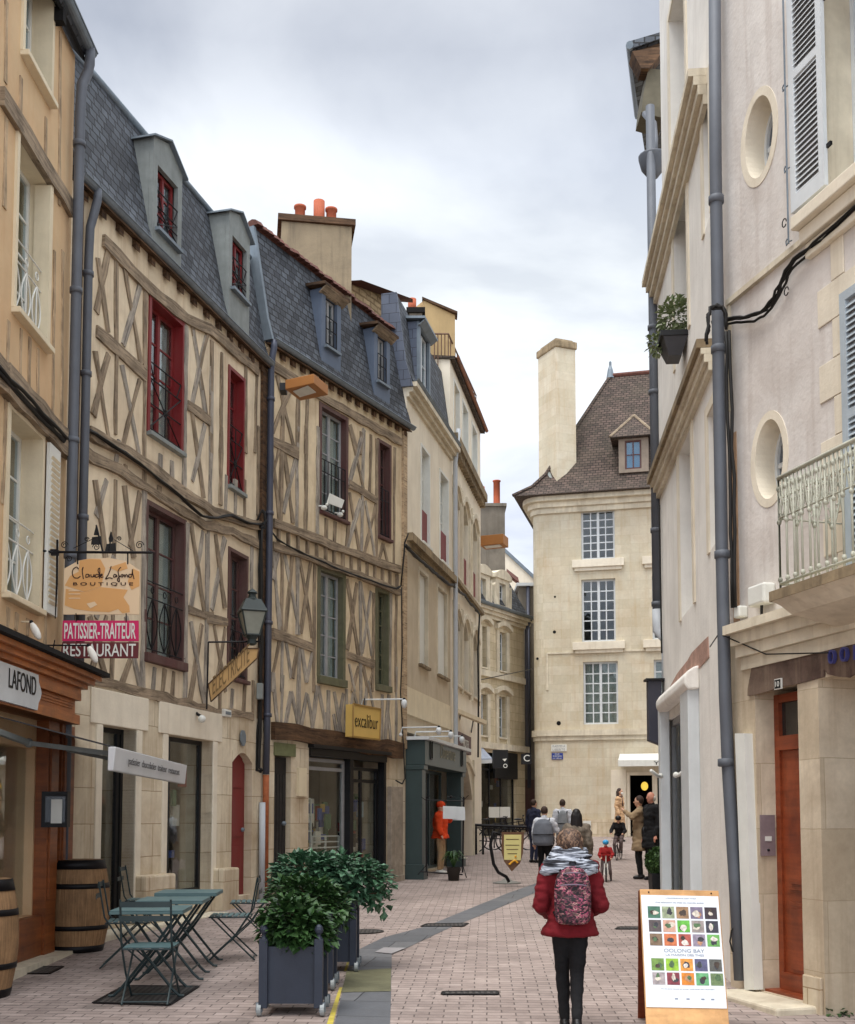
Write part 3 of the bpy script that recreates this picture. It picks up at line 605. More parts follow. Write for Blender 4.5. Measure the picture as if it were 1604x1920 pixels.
# black framed menu box
mb = thing('menu_box', 'black glazed menu box on the orange wood pillar behind the barrel', 'menu box', W.P(W.hit(104, 1515)[0], 1.5, .15))
q = MB(); a, b = W.hit(90, 1515, .3)[0], W.hit(120, 1515, .3)[0]; h0, h1 = W.hit(105, 1551, .3)[1], W.hit(105, 1484, .3)[1]
c = W.P((a+b)/2, (h0+h1)/2, .30); fx = Vector((.9, -.42, 0)); q.obox(c, Vector((.42, .9, 0))*.0+Vector((.13, 0, 0)), (0, .05, 0), (0, 0, (h1-h0)/2)); q.build('case', K['black'], mb)
q = MB(); q.obox(c+Vector((.01, -.053, 0)), (.10, 0, 0), (0, .002, 0), (0, 0, (h1-h0)/2-.05)); q.build('glass_front', mat('dark_glass_sheet', (60, 62, 66), .08, 0, 1, 0, spec=.8), mb)
q = MB(); q.obox(c+Vector((.025, -.058, -.02)), (.055, 0, 0), (0, .001, 0), (0, 0, .12)); q.build('menu_sheet', K['white'], mb)
# ================================================================ house A
W = WA; H = W.hit; gA = gz(15.5)
hA = thing('half_timbered_house', 'cream half-timbered house with red upper windows and slate mansard behind the hanging sign', 'house', W.P(0, gz(13.3)))
RA = lambda f, *c: W.rect(*f(*c))
A1 = RA(z2, 1070, 370, 1318, 600, 1318, 1545, 1062, 1400); A2 = RA(z3, 1042, 140, 1330, 290, 1328, 1330, 1038, 1260)
A3 = W.rect((426, 672), (457, 697), (459, 890), (428, 876)); A4 = W.rect((429, 1010), (465, 1030), (463, 1215), (425, 1200))
def shrink(r, k): return (r[0]+k, r[1]-k, r[2]+k*.5, r[3]-k)
A1, A2, A3, A4 = [shrink(r, .05) for r in (A1, A2, A3, A4)]
A3 = (A3[0], A3[1], A1[2], A1[3]); A4 = (A4[0], A4[1], A2[2], A2[3]-.02)
hgA = mean(H(*z1(900, 1600)[0], .12)[1], H(*z5(300, 900)[0], .12)[1]); hSt = mean(H(*z3(800, 1480)[0])[1], H(*z7(200, 340)[0])[1])
S5 = (H(185, 1500)[0], H(249, 1500)[0], gz(14)+.12, mean(H(185, 1357)[1], H(250, 1369)[1])); S6 = (H(309, 1500)[0], H(394, 1500)[0], gz(16)+.3, mean(H(309, 1377)[1], H(394, 1389)[1])); SD = (H(431, 1550)[0], H(469, 1550)[0], gz(18)+.12, mean(H(434, 1409)[1], H(469, 1414)[1]))
m = MB(); W.wall(m, -.42, W.L, hSt, hgA+.1, [A1, A2, A3, A4], .3); m.build('wall', K['plasterA'], hA)
m = MB(); W.wall(m, -.42, W.L, gz(13)-.3, hSt-.004, [S5, S6, SD], .5, .03); m.build('ground_floor_wall', K['stoneG'], hA)
W.body(hA, 0, W.L, gz(13)-.3, hgA, 6, K['renderB'], 'side_wall', .55)
w1 = window(W, hA, A1, K['red'], 2, 4, .12, cas=K['red'], cw=.06, sill=K['zincL'], cur='curtain', rail='star')
w2 = window(W, hA, A2, K['brown'], 2, 4, .12, cas=K['brown'], cw=.06, sill=K['brown'], cur='curtain', rail='scroll', sw=.12)
w3 = window(W, hA, A3, K['red'], 2, 4, .12, cas=K['red'], cw=.05, sill=K['zincL'], cur='curtainG', rail='star')
w4 = window(W, hA, A4, K['brown'], 2, 4, .12, cas=K['brown'], cw=.05, sill=K['brown'], cur='curtainG', rail='scroll')
m = MB(); mg = MB()
for f, wd, pl in ((z2, .115, [(835, 110, 830, 1400), (700, 130, 775, 665), (775, 80, 690, 520), (890, 180, 1010, 890), (1010, 310, 885, 760), (680, 800, 780, 1430), (775, 820, 665, 1260), (875, 900, 995, 1540), (1000, 1010, 880, 1480), (1045, 330, 1035, 1790), (1385, 620, 1490, 1290), (1480, 700, 1375, 1180), (1380, 1240, 1465, 1860), (1470, 1330, 1385, 1740), (1525, 730, 1508, 1900), (1150, 1540, 1145, 1700), (1235, 1590, 1232, 1790), (1335, 610, 1322, 1890), (850, 1440, 830, 1640), (900, 1620, 895, 1690), (1140, 1770, 1140, 1820)]),
                  (z3, .115, [(830, 0, 800, 1470), (680, 0, 760, 560), (765, 0, 690, 260), (890, 40, 960, 560), (1005, 90, 930, 480), (640, 980, 760, 1440), (765, 980, 650, 1400), (905, 980, 1005, 1510), (935, 1290, 865, 1480), (1035, 60, 1022, 1520), (1110, 1350, 1098, 1550), (1180, 1360, 1165, 1570), (1250, 1380, 1235, 1590), (1345, 310, 1325, 1620), (1370, 310, 1465, 940), (1460, 370, 1370, 930), (1370, 1020, 1470, 1640), (1450, 1040, 1360, 1600), (1500, 340, 1478, 1640), (820, 560, 690, 1000)]),
                  (z6, .115, [(60, 0, 48, 530), (130, 0, 122, 560), (235, 380, 230, 640), (170, 350, 160, 620), (300, 380, 298, 660), (400, 0, 390, 640), (90, 770, 155, 1300), (155, 800, 60, 1310), (30, 770, 18, 1900), (80, 1420, 160, 1900), (160, 1440, 100, 1800), (350, 860, 345, 1250)]),
                  (z5, .115, [(40, 960, 130, 1580), (135, 970, 30, 1480), (165, 1030, 158, 1780), (232, 1110, 225, 1780), (470, 1190, 455, 1780), (395, 1180, 390, 1780)]),
                  (z7, .115, [(120, 130, 120, 310), (210, 160, 200, 320), (300, 130, 290, 330), (360, 100, 355, 330)])):
    for p in pl: stud(W, hA, f(*p), wd*random.uniform(.58, .9), 'timberG' if random.random() < .45 else 'timber', jit=.016)
for f, p, wd in ((z2, (690, 650, 1045, 970), .17), (z2, (1345, 1180, 1510, 1310), .14), (z3, (1350, 940, 1530, 990), .12), (z6, (20, 1370, 170, 1400), .12)): stud(W, hA, f(*p), wd, 'timber', 'rail_timber', .03, .02)
tfA = hA
for p, wd, o1, jt in ((z2(735, 0, 1050, 340, 1340, 570)+z5(150, 960, 470, 1230), .17, .045, .02), (z2(620, 1385, 665, 1410, 1000, 1590, 1300, 1820)+z6(60, 610, 400, 720), .14, .07, .025), (z2(610, 1540, 650, 1560, 850, 1650, 1040, 1785)+z6(0, 700, 200, 750, 400, 850), .13, .05, .025), (z3(620, 1425, 800, 1470, 1100, 1555, 1536, 1665)+z7(200, 335, 350, 350), .13, .05, .03)): stud(W, hA, p, wd, 'timber', 'floor_beam', o1, jt)
m = MB(); a = H(*z2(600, 600)[0])[0]; W.box(m, -.36, -.24, hSt, hgA-.1, -.02, .05); m.build('corner_post', K['timberD'], tfA); m = MB(); W.box(m, W.L-.18, W.L-.02, hSt, hgA-.1, -.02, .05); m.build('corner_post', K['timberD'], tfA)
# ground floor openings
def shopwin(W, par, r, fm, back=1.6, div=(), rev=.25, name='shop_window', transom=None, fr=.06, dimm='dim', kick=0):
    m = MB(); s0, s1, h0, h1 = r; o = -rev; B = W.box
    B(m, s0, s0+fr, h0, h1, o-.06, o); B(m, s1-fr, s1, h0, h1, o-.06, o); B(m, s0+fr, s1-fr, h0, h0+fr+kick, o-.06, o-.002); B(m, s0+fr, s1-fr, h1-fr, h1, o-.06, o-.002)
    for d in div: x = s0+(s1-s0)*d; B(m, x-fr/2, x+fr/2, h0+fr, h1-fr, o-.055, o-.004)
    if transom: B(m, s0+fr, s1-fr, transom-fr/2, transom+fr/2, o-.05, o-.006)
    w_ = m.build(name, fm, par); q = MB(); B(q, s0+fr, s1-fr, h0+fr+kick, h1-fr, o-.03, o-.022); q.build('pane', K['glassS'], w_)
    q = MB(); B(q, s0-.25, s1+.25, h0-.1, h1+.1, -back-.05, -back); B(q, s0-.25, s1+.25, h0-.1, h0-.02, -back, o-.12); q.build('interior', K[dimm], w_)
    return w_
shopwin(W, hA, S5, K['black'], div=(.85,), rev=.14); shopwin(W, hA, S6, K['black'], div=(.28,), back=1.3, rev=.14)
goods = [mat('goods_%d' % i, c, .7, .15, 8) for i, c in enumerate([(200, 196, 186), (150, 60, 50), (70, 90, 150), (190, 160, 90), (90, 120, 90), (220, 214, 200), (60, 52, 48), (150, 170, 180)])]
def display(W, par, s0, s1, h0, h1, o, n, seed, name='display_goods'):
    rn = random.Random(seed); by = {}
    for k in range(n):
        m = by.setdefault(rn.randrange(len(goods)), MB()); a = rn.uniform(s0, s1-.12); h = rn.uniform(h0, h1-.2); w_ = rn.uniform(.08, .24); hh = rn.uniform(.1, .34); oo = o-rn.uniform(0, .25)
        W.box(m, a, min(a+w_, s1), h, min(h+hh, h1), oo-.04, oo)
    for k, m in by.items(): m.build(name, goods[k], par)
display(W, hA, S5[0]+.1, S5[1]-.1, S5[2]+.2, S5[3]-.5, -.3, 14, 3, 'goods_in_window'); display(W, hA, S6[0]+.1, S6[1]-.1, S6[2]+.1, S6[3]-.4, -.3, 20, 4, 'goods_in_window')
m = MB()   # white stone lintels and jambs
for r in (S5, S6):
    W.box(m, r[0]-.28, r[1]+.28, r[3], r[3]+.42, .03, .055)
    W.box(m, r[0]-.14, r[0], r[2], r[3]-.002, -.2, .05); W.box(m, r[1], r[1]+.14, r[2], r[3]-.002, -.2, .05)
m.build('stone_surround', K['stoneW'], hA, bevel=.01)
m = MB()
for a, b in ((S5[1]+.02, S6[0]-.02), (S6[1]+.05, SD[0]-.06)): m = MB(); W.box(m, a, b, gz(14)-.2, gz(16)+.62, .0, .2); m.build('plinth_block', K['stoneG'], hA, bevel=.03)
# arched lintel and red door
m = MB(); a, b = SD[0], SD[1]; c = (a+b)/2; pts = [(a-.02, SD[3]-.001), (a-.02, SD[3]+.2), (b+.02, SD[3]+.2), (b+.02, SD[3]-.001)]
arc = [(b-(b-a)*k/10, SD[3]-.16+.16*math.sin(math.pi*k/10)) for k in range(11)]
W.poly(m, [(b, SD[3]+.02)]+[(a, SD[3]+.02)]+list(reversed(arc)), -.1, .034); m.build('arch_lintel', K['stoneG'], hA)
m = MB(); W.box(m, a, b, SD[2], SD[3], -.16, -.10)
for k in range(3): h = SD[2]+.15+k*.75; W.box(m, a+.12, b-.12, h, h+.6, -.102, -.085)
d = m.build('door', K['red'], hA); q = MB(); q.ell(W.P(b-.12, SD[2]+1.0, -.07), .035); q.build('handle', K['zinc'], d)
m = MB(); W.box(m, S5[0]-.4, W.L, gz(13)-.3, gz(14.5)+.05, .03, .35); m.build('kerb_stone', K['stoneM'], hA, bevel=.02)
# eave, gutter, mansard
eave(W, hA, -.42, W.L, hgA+.02, .14); gutter(W, hA, -.42, W.L-.02, hgA+.02, hgA+.02, .12, .06)
htA = mean(H(190, 165, -.3)[1], H(350, 345, -.3)[1]); m = MB(); slope(W, m, -.42, W.L+.0, hgA, .11, hgA+.35, .0); slope(W, m, -.42, W.L, hgA+.35, .0, htA, -.3); W.u; mroof = m.build('roof', K['slate'], hA)
m = MB(); slope(W, m, -.42, W.L, htA-.02, -.42, htA+.3, -3, .1); m.build('upper_roof', K['zinc'], hA)
m = MB(); m.tube([W.P(-.42, htA+.03, -.3), W.P(W.L, htA+.03, -.3)], .05, 8); m.build('lead_roll', K['zinc'], hA, True)
def dr(f, tl, tr, br, bl): return W.rect(f(*tl)[0], f(*tr)[0], f(*br)[0], f(*bl)[0], .06)
d1 = W.rect((297, 309), (335, 353), (332, 469), (294, 424), .06); d2 = W.rect(*z5(312, 335, 405, 430, 398, 775, 300, 665), .06)
for r in (d1, d2):
    r = (r[0], r[1], max(r[2], hgA+.35), r[3]); dormer(W, hA, r[0]-.12, r[1]+.12, hgA+.05, r[3]+.12, r, K['zincL'], K['zinc'], K['red'], 'gable', rail='star', cheek=K['zincL'])
e = W.P(-.10, hgA, .14); pipe([e, e-Vector((0, 0, .12)), W.P(-.14, hgA-.32, .12), W.P(-.18, hgA-.5, .1), W.P(-.2, hgA-.9, .1), W.P(-.2, 6, .1), W.P(-.21, 3.4, .1)], .052, K['pipe'], hA, 'drainpipe', [W.P(-.2, z, .1) for z in (8.1, 6.9, 5.2)])
# ================================================================ house B
W = WB; H = W.hit
hB = thing('half_timbered_house', 'half-timbered house with close crossed timbers above the dark shop with the yellow sign', 'house', W.P(0, gz(18.4)))
B1 = shrink(W.rect((599, 750), (652, 788), (651, 984), (598, 958)), .06); B2 = shrink(W.rect(*z6(1256, 85, 1350, 145, 1342, 830, 1250, 780)), .05); B3 = shrink(W.rect((596, 1056), (646, 1082), (646, 1281), (596, 1268)), .06); B4 = shrink(W.rect(*z6(1240, 1145, 1335, 1195)+z7(1338, 150, 1238, 140)), .05)
hgB = mean(H(*z5(560, 1030)[0], .12)[1], H(*z5(1450, 1570)[0], .12)[1]); hStB = mean(H(*z7(500, 470)[0])[1], H(*z7(1400, 590)[0])[1])
T1 = (H(514, 1550)[0], H(545, 1550)[0], gz(18.6)+.1, mean(H(514, 1392)[1], H(545, 1397)[1])); T2 = (H(579, 1500)[0], H(723, 1500)[0], gz(19.5)+.1, mean(H(579, 1397)[1], H(723, 1413)[1]))
m = MB(); W.wall(m, 0, W.L, hStB, hgB+.1, [B1, B2, B3, B4], .3); m.build('wall', K['plasterB'], hB)
m = MB(); W.wall(m, 0, W.L, gz(18)-.3, hStB-.004, [T1, T2], .5, .0); m.build('ground_floor_wall', K['stoneG'], hB)
W.body(hB, 0, W.L, gz(18)-.3, hgB, 6, K['renderB'], 'side_wall', .55)
window(W, hB, B1, K['greyp'], 2, 5, .10, cas=K['brown'], cw=.07, sill=K['brown'], cur='curtain', rail='bars')
window(W, hB, B2, K['brown'], 2, 5, .10, cas=K['brown'], cw=.06, sill=K['brown'], cur='curtainG', rail='bars')
window(W, hB, B3, K['greyp'], 2, 5, .10, cas=K['olive'], cw=.08, sill=K['olive'], cur='curtain', sw=.14)
window(W, hB, B4, K['olive'], 2, 6, .10, cas=K['olive'], cw=.06, sill=K['olive'], cur='curtainG', sw=.12)
m = MB(); mg = MB()
for f, wd, pl in ((z5, .11, [(600, 1260, 720, 1760), (705, 1330, 570, 1640), (645, 1320, 638, 1790), (745, 1370, 738, 1790), (803, 1400, 795, 1790), (570, 1230, 560, 1790), (1092, 1590, 1150, 1790), (1165, 1640, 1160, 1790)]),
                  (z6, .11, [(490, 180, 550, 660), (550, 150, 490, 380), (580, 180, 645, 690), (665, 230, 575, 620), (565, 0, 555, 680), (680, 0, 670, 720), (740, 0, 735, 750), (825, 0, 820, 780), (1050, 0, 1150, 450), (1155, 20, 1045, 420), (1152, 20, 1135, 930), (1205, 60, 1195, 470), (1050, 470, 1125, 940), (1128, 520, 1030, 880), (1160, 530, 1238, 980), (1240, 560, 1150, 930), (1245, 90, 1240, 1000), (1375, 150, 1365, 1000), (1290, 840, 1252, 1000), (1290, 840, 1330, 1010), (885, 660, 880, 800), (945, 680, 940, 850), (1040, 700, 1030, 890),
                              (500, 880, 552, 1470), (545, 870, 495, 1090), (580, 890, 695, 1490), (640, 900, 590, 1480), (690, 930, 785, 1510), (770, 960, 700, 1480), (568, 880, 562, 1470), (678, 920, 674, 1490), (800, 970, 792, 1900), (1030, 1090, 1115, 1640), (1102, 1120, 1035, 1600), (1130, 1130, 1212, 1640), (1205, 1180, 1140, 1620), (1128, 1110, 1130, 1900), (550, 1530, 498, 1780), (595, 1550, 635, 1800), (570, 1540, 560, 1900), (680, 1570, 640, 1800), (688, 1570, 684, 1900), (705, 1590, 745, 1830), (785, 1600, 740, 1830), (1045, 1700, 1085, 1900), (1115, 1720, 1070, 1900), (1150, 1720, 1185, 1900), (1222, 1740, 1180, 1900), (1225, 1190, 1215, 1900), (1385, 1190, 1378, 1900), (1345, 1190, 1338, 1900), (500, 1760, 498, 1900)]),
                  (z7, .11, [(500, 60, 532, 420), (572, 60, 558, 430), (628, 180, 588, 440), (630, 180, 692, 450), (685, 60, 682, 440), (745, 190, 700, 450), (748, 200, 792, 470), (820, 140, 780, 460), (825, 140, 888, 490), (900, 170, 898, 490), (885, 330, 870, 490), (940, 180, 992, 500), (1005, 190, 962, 480), (935, 340, 960, 500), (1075, 180, 1040, 480), (1075, 180, 1110, 280), (1285, 200, 1275, 540), (1330, 200, 1300, 540), (1325, 320, 1345, 540), (1385, 0, 1382, 550), (1030, 160, 1018, 500), (1130, 60, 1130, 280), (1180, 100, 1160, 280), (1182, 100, 1220, 290)])):
    for p in pl: stud(W, hB, f(*p), wd*random.uniform(.58, .9), 'timberG' if (f is z7 or random.random() < .4) else 'timber', jit=.016)
for f, p, wd in ((z5, (560, 1690, 740, 1770), .13), (z6, (490, 100, 680, 210), .13), (z6, (1045, 410, 1245, 530), .13), (z6, (495, 1475, 785, 1585), .17), (z6, (1030, 1635, 1225, 1700), .15)): stud(W, hB, f(*p), wd, 'timber', 'rail_timber', .035, .02)
tfB = hB
for p, wd, o1 in ((z5(565, 1190, 900, 1410, 1430, 1710), .16, .045), (z6(488, 690, 900, 850, 1400, 1030), .15, .08), (z6(488, 850, 830, 970, 1230, 1110, 1400, 1190), .13, .07)): stud(W, hB, p, wd, 'timber', 'floor_beam', o1, .02)
m = MB()
for k in range(16):
    a = .1+k*(W.L-.2)/16; h = H(*z6(900, 850)[0])[1]
    W.beam(m, [(a, h-.05), (a, h-.42)], .05, -.02, .05, .004, px=False)
m.build('joist_ends', K['timber'], tfB)
m = MB(); W.beam(m, z7(490, 455, 640, 470, 850, 520, 1100, 555, 1420, 600), .30, -.02, .09, .03); m.build('bressummer_beam', K['timberD'], tfB)
m = MB(); W.box(m, W.L-.16, W.L-.01, hStB, hgB-.1, -.02, .05); m.build('corner_post', K['timberL'], tfB); m = MB(); W.box(m, .02, .14, hStB, hgB-.1, -.02, .05); m.build('corner_post', K['timberL'], tfB)
# dark door, shop window and glazed door
m = MB(); W.box(m, T1[0], T1[1], T1[2], T1[3]-.22, -.15, -.1)
for k in range(5): a = T1[0]+.02+k*(T1[1]-T1[0]-.04)/5; W.box(m, a, a+(T1[1]-T1[0])/5-.025, T1[2]+.05, T1[3]-.5, -.1, -.088)
d = m.build('door', mat('faded_black_door_paint', (40, 38, 38), .6, .3, 6, .3), hB); q = MB(); q.ell(W.P(T1[1]-.1, T1[2]+1.1, -.06), .04); q.build('handle', K['zinc'], d)
q = MB(); W.box(q, T1[0]-.03, T1[1]+.1, T1[3]-.2, T1[3]+.01, -.1, .03); q.build('door_lintel', mat('mossy_green_lintel', (112, 116, 82), .8, .2, 6), hB)
sx = H(655, 1500)[0]; wh = mean(H(582, 1420)[1], H(651, 1425)[1])
fa = MB(); W.box(fa, T2[0], T2[1], wh+.02, T2[3], -.12, .04); W.box(fa, T2[0]-.03, T2[1]+.03, T2[3]-.04, T2[3]+.02, -.1, .12); W.box(fa, sx, sx+.12, T2[2], wh+.018, -.12, .02); W.box(fa, T2[1]-.08, T2[1], T2[2], wh+.018, -.12, .02)
shB = fa.build('shopfront', K['black'], hB)
shopwin(W, shB, (T2[0], sx-.003, T2[2]+.45, wh), K['greyp'], back=1.4, rev=.1, name='display_window', transom=wh-.18)
q = MB(); W.box(q, T2[0], sx-.003, T2[2]-.1, T2[2]+.448, -.2, -.02); q.build('stall_riser', K['black'], shB)
gd = shopwin(W, shB, (sx+.125, T2[1]-.085, T2[2], wh-.1), K['black'], back=1.6, div=(.45,), rev=.12, name='glazed_door', transom=wh-.35)
display(W, shB, T2[0]+.1, sx-.1, T2[2]+.5, wh-.7, -.22, 46, 5); display(W, shB, sx+.25, T2[1]-.2, T2[2]+.2, wh-.5, -.25, 30, 6)
bd_ = thing('ornament', 'white placard with white bird figures on the sill of the far house upper window', 'ornament', W.P(*H(622, 940), .05)); m = MB(); q0 = W.at(628, 938, .14); m.prism([W.at(*p, .14) for p in ((613, 943), (640, 953), (645, 938), (618, 925))], W.n*.015); m.build('placard', K['white'], bd_)
for x_, y_ in ((608, 952), (638, 965)): m = MB(); c_ = W.at(x_, y_, .1); m.ell(c_, (.06, .05, .045), 10); m.ell(c_+Vector((.05, 0, .06)), .028, 8); m.ell(c_+Vector((-.07, 0, .03)), (.04, .02, .015), 8); m.build('bird_figure', K['white'], bd_)
q = MB()
for (a0, a1, h0, h1) in ((H(577, 1500)[0], H(600, 1500)[0], H(590, 1590)[1], H(590, 1497)[1]), (H(602, 1500)[0], H(652, 1500)[0], H(620, 1600)[1], H(620, 1568)[1])):
    for x in (a0, (a0+a1)/2, a1): W.box(q, x-.015, x+.015, h0, h1, -.20, -.17)
    for k in range(4): y = h0+(h1-h0)*k/3; W.box(q, a0+.015, a1-.015, y-.012, y+.012, -.198, -.172)
q.build('white_display_rack', K['white'], shB)
q = MB(); W.box(q, H(556, 1500)[0], H(571, 1500)[0], H(563, 1493)[1], H(563, 1440)[1], .0, .05); q.build('letter_panel', K['cream'], hB)
m = MB(); a, b = H(731, 1550, .06)[0], H(753, 1550, .06)[0]; W.box(m, a, b, gz(22), H(740, 1475, .06)[1], .0, .1); W.box(m, a-.02, b+.02, gz(22), gz(22)+.12, .0, .13); m.build('painted_post', mat('flaking_grey_paint', (164, 152, 136), .85, .22, 9, .5, dirty=.5), hB, bevel=.01)
eave(W, hB, 0, W.L+.05, hgB+.02, .14, 16); gutter(W, hB, 0.02, W.L+.08, hgB+.02, hgB+.02, .14, .06)
htB = mean(H(600, 525, -.28)[1], H(480, 425, -.28)[1]); m = MB(); slope(W, m, 0, W.L+.05, hgB, .13, hgB+.35, .03); slope(W, m, 0, W.L+.03, hgB+.35, .03, htB, -.28); m.build('roof', K['slate'], hB)
m = MB(); slope(W, m, 0, W.L, htB+.02, -.28, htB+.5, -3, .1); ridge_tiles(W, m, 0, W.L*.98, htB+.0, -.30, 30); m.build('upper_roof', K['tileR'], hB)
m = MB(); m.prism([W.P(-.03, hgB, .16), W.P(-.03, hgB+.4, .05), W.P(-.03, htB, -.24), W.P(-.03, htB, -.8), W.P(-.03, hgB, -.5)], W.u*.06); m.build('party_flashing', K['zinc'], hB)
d3 = W.rect(*z5(935, 700, 1008, 790, 1005, 1100, 925, 1055), .06); d4 = W.rect(*z5(1285, 1000, 1340, 1050, 1335, 1340, 1270, 1295), .06)
hh = mean(d3[3], d4[3]); hl = mean(d3[2], d4[2])
for r in (d3, d4): r = (r[0], r[1], hl, hh); dormer(W, hB, r[0]-.13, r[1]+.13, hgB+.05, hh+.1, r, K['zincB'], K['timberD'], K['greyp'], 'shedw', rail='bars', cheek=K['zincB'])
e = W.P(.05, hgB, .14); pipe([e, e-Vector((0, 0, .12)), W.P(.03, hgB-.3, .12), W.P(.03, hgB-.5, .1), W.P(.03, 6.5, .1), W.P(.02, 3.4, .1), W.P(.0, 2.45, .1)], .055, K['pipeD'], hB, 'drainpipe', [W.P(.03, z, .1) for z in (8.6, 6.7, 4.9, 3.4)])
pipe([W.P(.0, 2.44, .1), W.P(.0, 1.9, .1), W.P(-.02, .5, .12)], .05, mat('rusty_orange_pipe', (150, 84, 50), .8, .3, 8), hB, 'rusty_pipe_foot')
pipe([W.P(-.12, 2.0, .12), W.P(-.14, .45, .14)], .05, K['pipeW'], hB, 'white_cable_cover')
# ================================================================ chimney block behind B
def chimney(name, label, px, y, mt, cap, pots, deep=.9, base=6.5, yaw=0, potm='terra', ph=.55, pr=.11):
    """px = (left, right, top, bottom) in the photo at depth y; side face turned by yaw"""
    x0, x1, t, b = px; A = at(x0, t, y); B = at(x1, t, y); w_ = B.x-A.x
    th = thing(name, label, 'chimney', (A.x+w_/2, y+deep/2, base)); z0, z1_ = base, A.z; zb = at(x0, b, y).z
    M_ = Matrix.Rotation(yaw, 3, 'Z'); c = Vector((A.x+w_/2, y+deep/2, 0)); T = lambda x, yy, z: c+M_ @ Vector((x, yy, 0))+Vector((0, 0, z))
    m = MB(); hw, hd = w_/2, deep/2; m.prism([T(-hw, -hd, z0), T(hw, -hd, z0), T(hw, hd, z0), T(-hw, hd, z0)], (0, 0, z1_-z0-.12)); m.build('stack', mt, th)
    m = MB(); e = .07; m.prism([T(-hw-e, -hd-e, z1_-.12), T(hw+e, -hd-e, z1_-.12), T(hw+e, hd+e, z1_-.12), T(-hw-e, hd+e, z1_-.12)], (0, 0, .12)); m.build('capping', cap, th)
    for k in pots:
        u, tall, bell = k; m = MB(); r = pr
        pf = [(r*1.35, 0), (r*1.2, .08), (r*.9, .16), (r*.9, ph*tall-.05), (r*1.1, ph*tall-.04), (r*1.1, ph*tall), (r*.8, ph*tall), (r*.75, ph*tall-.2)] if bell else [(r, 0), (r, ph*tall), (r*.8, ph*tall), (r*.8, ph*tall-.2)]
        m.lathe(pf, T(-hw+u*w_, 0, z1_), 16); m.build('chimney_pot', K[potm], th, True)
    return th
chimney('chimney', 'wide grey-beige rendered chimney with three terracotta pots above the slate roofs on the left', (519, 650, 408, 520), 21.0, K['chim'], K['timberD'], [(.28, 1.0, 1), (.56, 1.25, 0), (.74, 1.0, 1)], deep=1.3, base=8.5, yaw=R(9))
# gable wall with red tiles, behind B
g = thing('gable_house', 'rubble-stone gable end with orange ridge tiles rising behind the half-timbered houses', 'house', (-1.0, 23, gz(23)))
m = MB(); P = [at(655, 640, 22.6), at(655, 528, 22.6), at(745, 560, 24.2), at(745, 700, 24.2)]; P[0].z = P[3].z = 7; m.prism(P, (.0, .5, 0)); m.prism([Vector((-3.4, 23.4, gz(23))), Vector((-1.0, 25.5, gz(23))), Vector((-1.0, 25.5, 8.2)), Vector((-3.4, 23.4, 8.2))], (-1.5, 2, 0)); m.build('gable_wall', K['rubble'], g)
m = MB(); a, b = at(655, 527, 22.5), at(752, 562, 24.1)
for k in range(7):
    p = a.lerp(b, k/7); q = a.lerp(b, (k+1.05)/7); m.prism([p+Vector((-.1, -.1, -.05)), p+Vector((.25, -.05, .0)), p+Vector((.25, .35, .1)), p+Vector((-.1, .3, .1))], q-p)
m.build('ridge_tiles', K['tileR'], g)
# ================================================================ house D
W = WD; H = W.hit
hD = thing('rendered_house', 'narrow pale rendered house with slate mansard above the dark green shopfront', 'house', W.P(0, gz(22.7)))
hgD = mean(H(*y1(300, 680)[0], .15)[1], H(*y1(660, 1230)[0], .15)[1])
D1 = W.rect(*y1(375, 1225, 445, 1330)+y2(345, 350, 280, 300)); D2 = W.rect(*y1(525, 1420, 600, 1490)+y2(510, 550, 450, 500)); D1 = (D1[0], D1[1], mean(D1[2], D2[2]), mean(D1[3], D2[3])); D2 = (D2[0], D2[1], D1[2], D1[3])
D3 = W.rect(*y2(268, 600, 345, 640, 345, 1440, 270, 1420)); D4 = W.rect(*y2(430, 700, 520, 760, 520, 1560, 440, 1500)); D3 = (D3[0], D3[1], mean(D3[2], D4[2]), mean(D3[3], D4[3])); D4 = (D4[0], D4[1], D3[2], D3[3])
hm = mean(H(*y2(150, 270)[0])[1], H(*y2(550, 650)[0])[1]); hc0 = mean(H(757, 1338)[1], H(840, 1366)[1]); hc1 = mean(H(757, 1278)[1], H(838, 1328)[1])
U1 = (.12, W.L-.12, gz(23)+.1, hc0-.35)
m = MB(); W.wall(m, 0, W.L, hm, hgD, [D1, D2], .3, .02); m.build('upper_wall', K['renderC'], hD)
m = MB(); W.wall(m, 0, W.L, gz(22)-.3, hm-.004, [D3, D4, U1], .3); m.build('wall', K['renderB'], hD)
W.body(hD, 0, W.L, gz(22)-.3, hgD-.1, 6, K['renderB'], 'side_wall')
for r in (D1, D2):
    w_ = window(W, hD, r, K['white'], 2, 4, .10, cas=K['white'], cw=.05, cur='curtain', sill=K['white'], cproj=.04); q = MB(); W.box(q, r[0]+.02, r[1]-.02, r[2], r[2]+.75, -.08, -.02); q.build('red_guard_panel', K['red'], w_)
for r in (D3, D4):
    w_ = window(W, hD, r, K['white'], 2, 4, .12, cas=K['stoneM'], cw=.06, cur='curtain', sill=K['stoneD'], cproj=.015)
    q = MB(); W.box(q, r[0], r[0]+(r[1]-r[0])*.96, r[2]+.03, r[3]-.03, -.10, -.06); q.build('closed_white_shutter', K['white'], w_)
m = MB(); W.box(m, -.03, W.L+.03, hm-.1, hm+.06, .0, .16); W.box(m, 0, W.L, hm-.2, hm-.1, 0, .08); cc = m.build('cornice', K['stoneD'], hD)
m = MB()
for k in range(3): W.box(m, -.02, W.L+.02+.03*k, hgD-.3+.1*k, hgD-.2+.1*k-.002, .02, .08+.08*k)
m.build('eave_cornice', K['stoneM'], hD)
gutter(W, hD, 0, W.L+.05, hgD+.08, hgD+.08, .2, .06, K['zinc'])
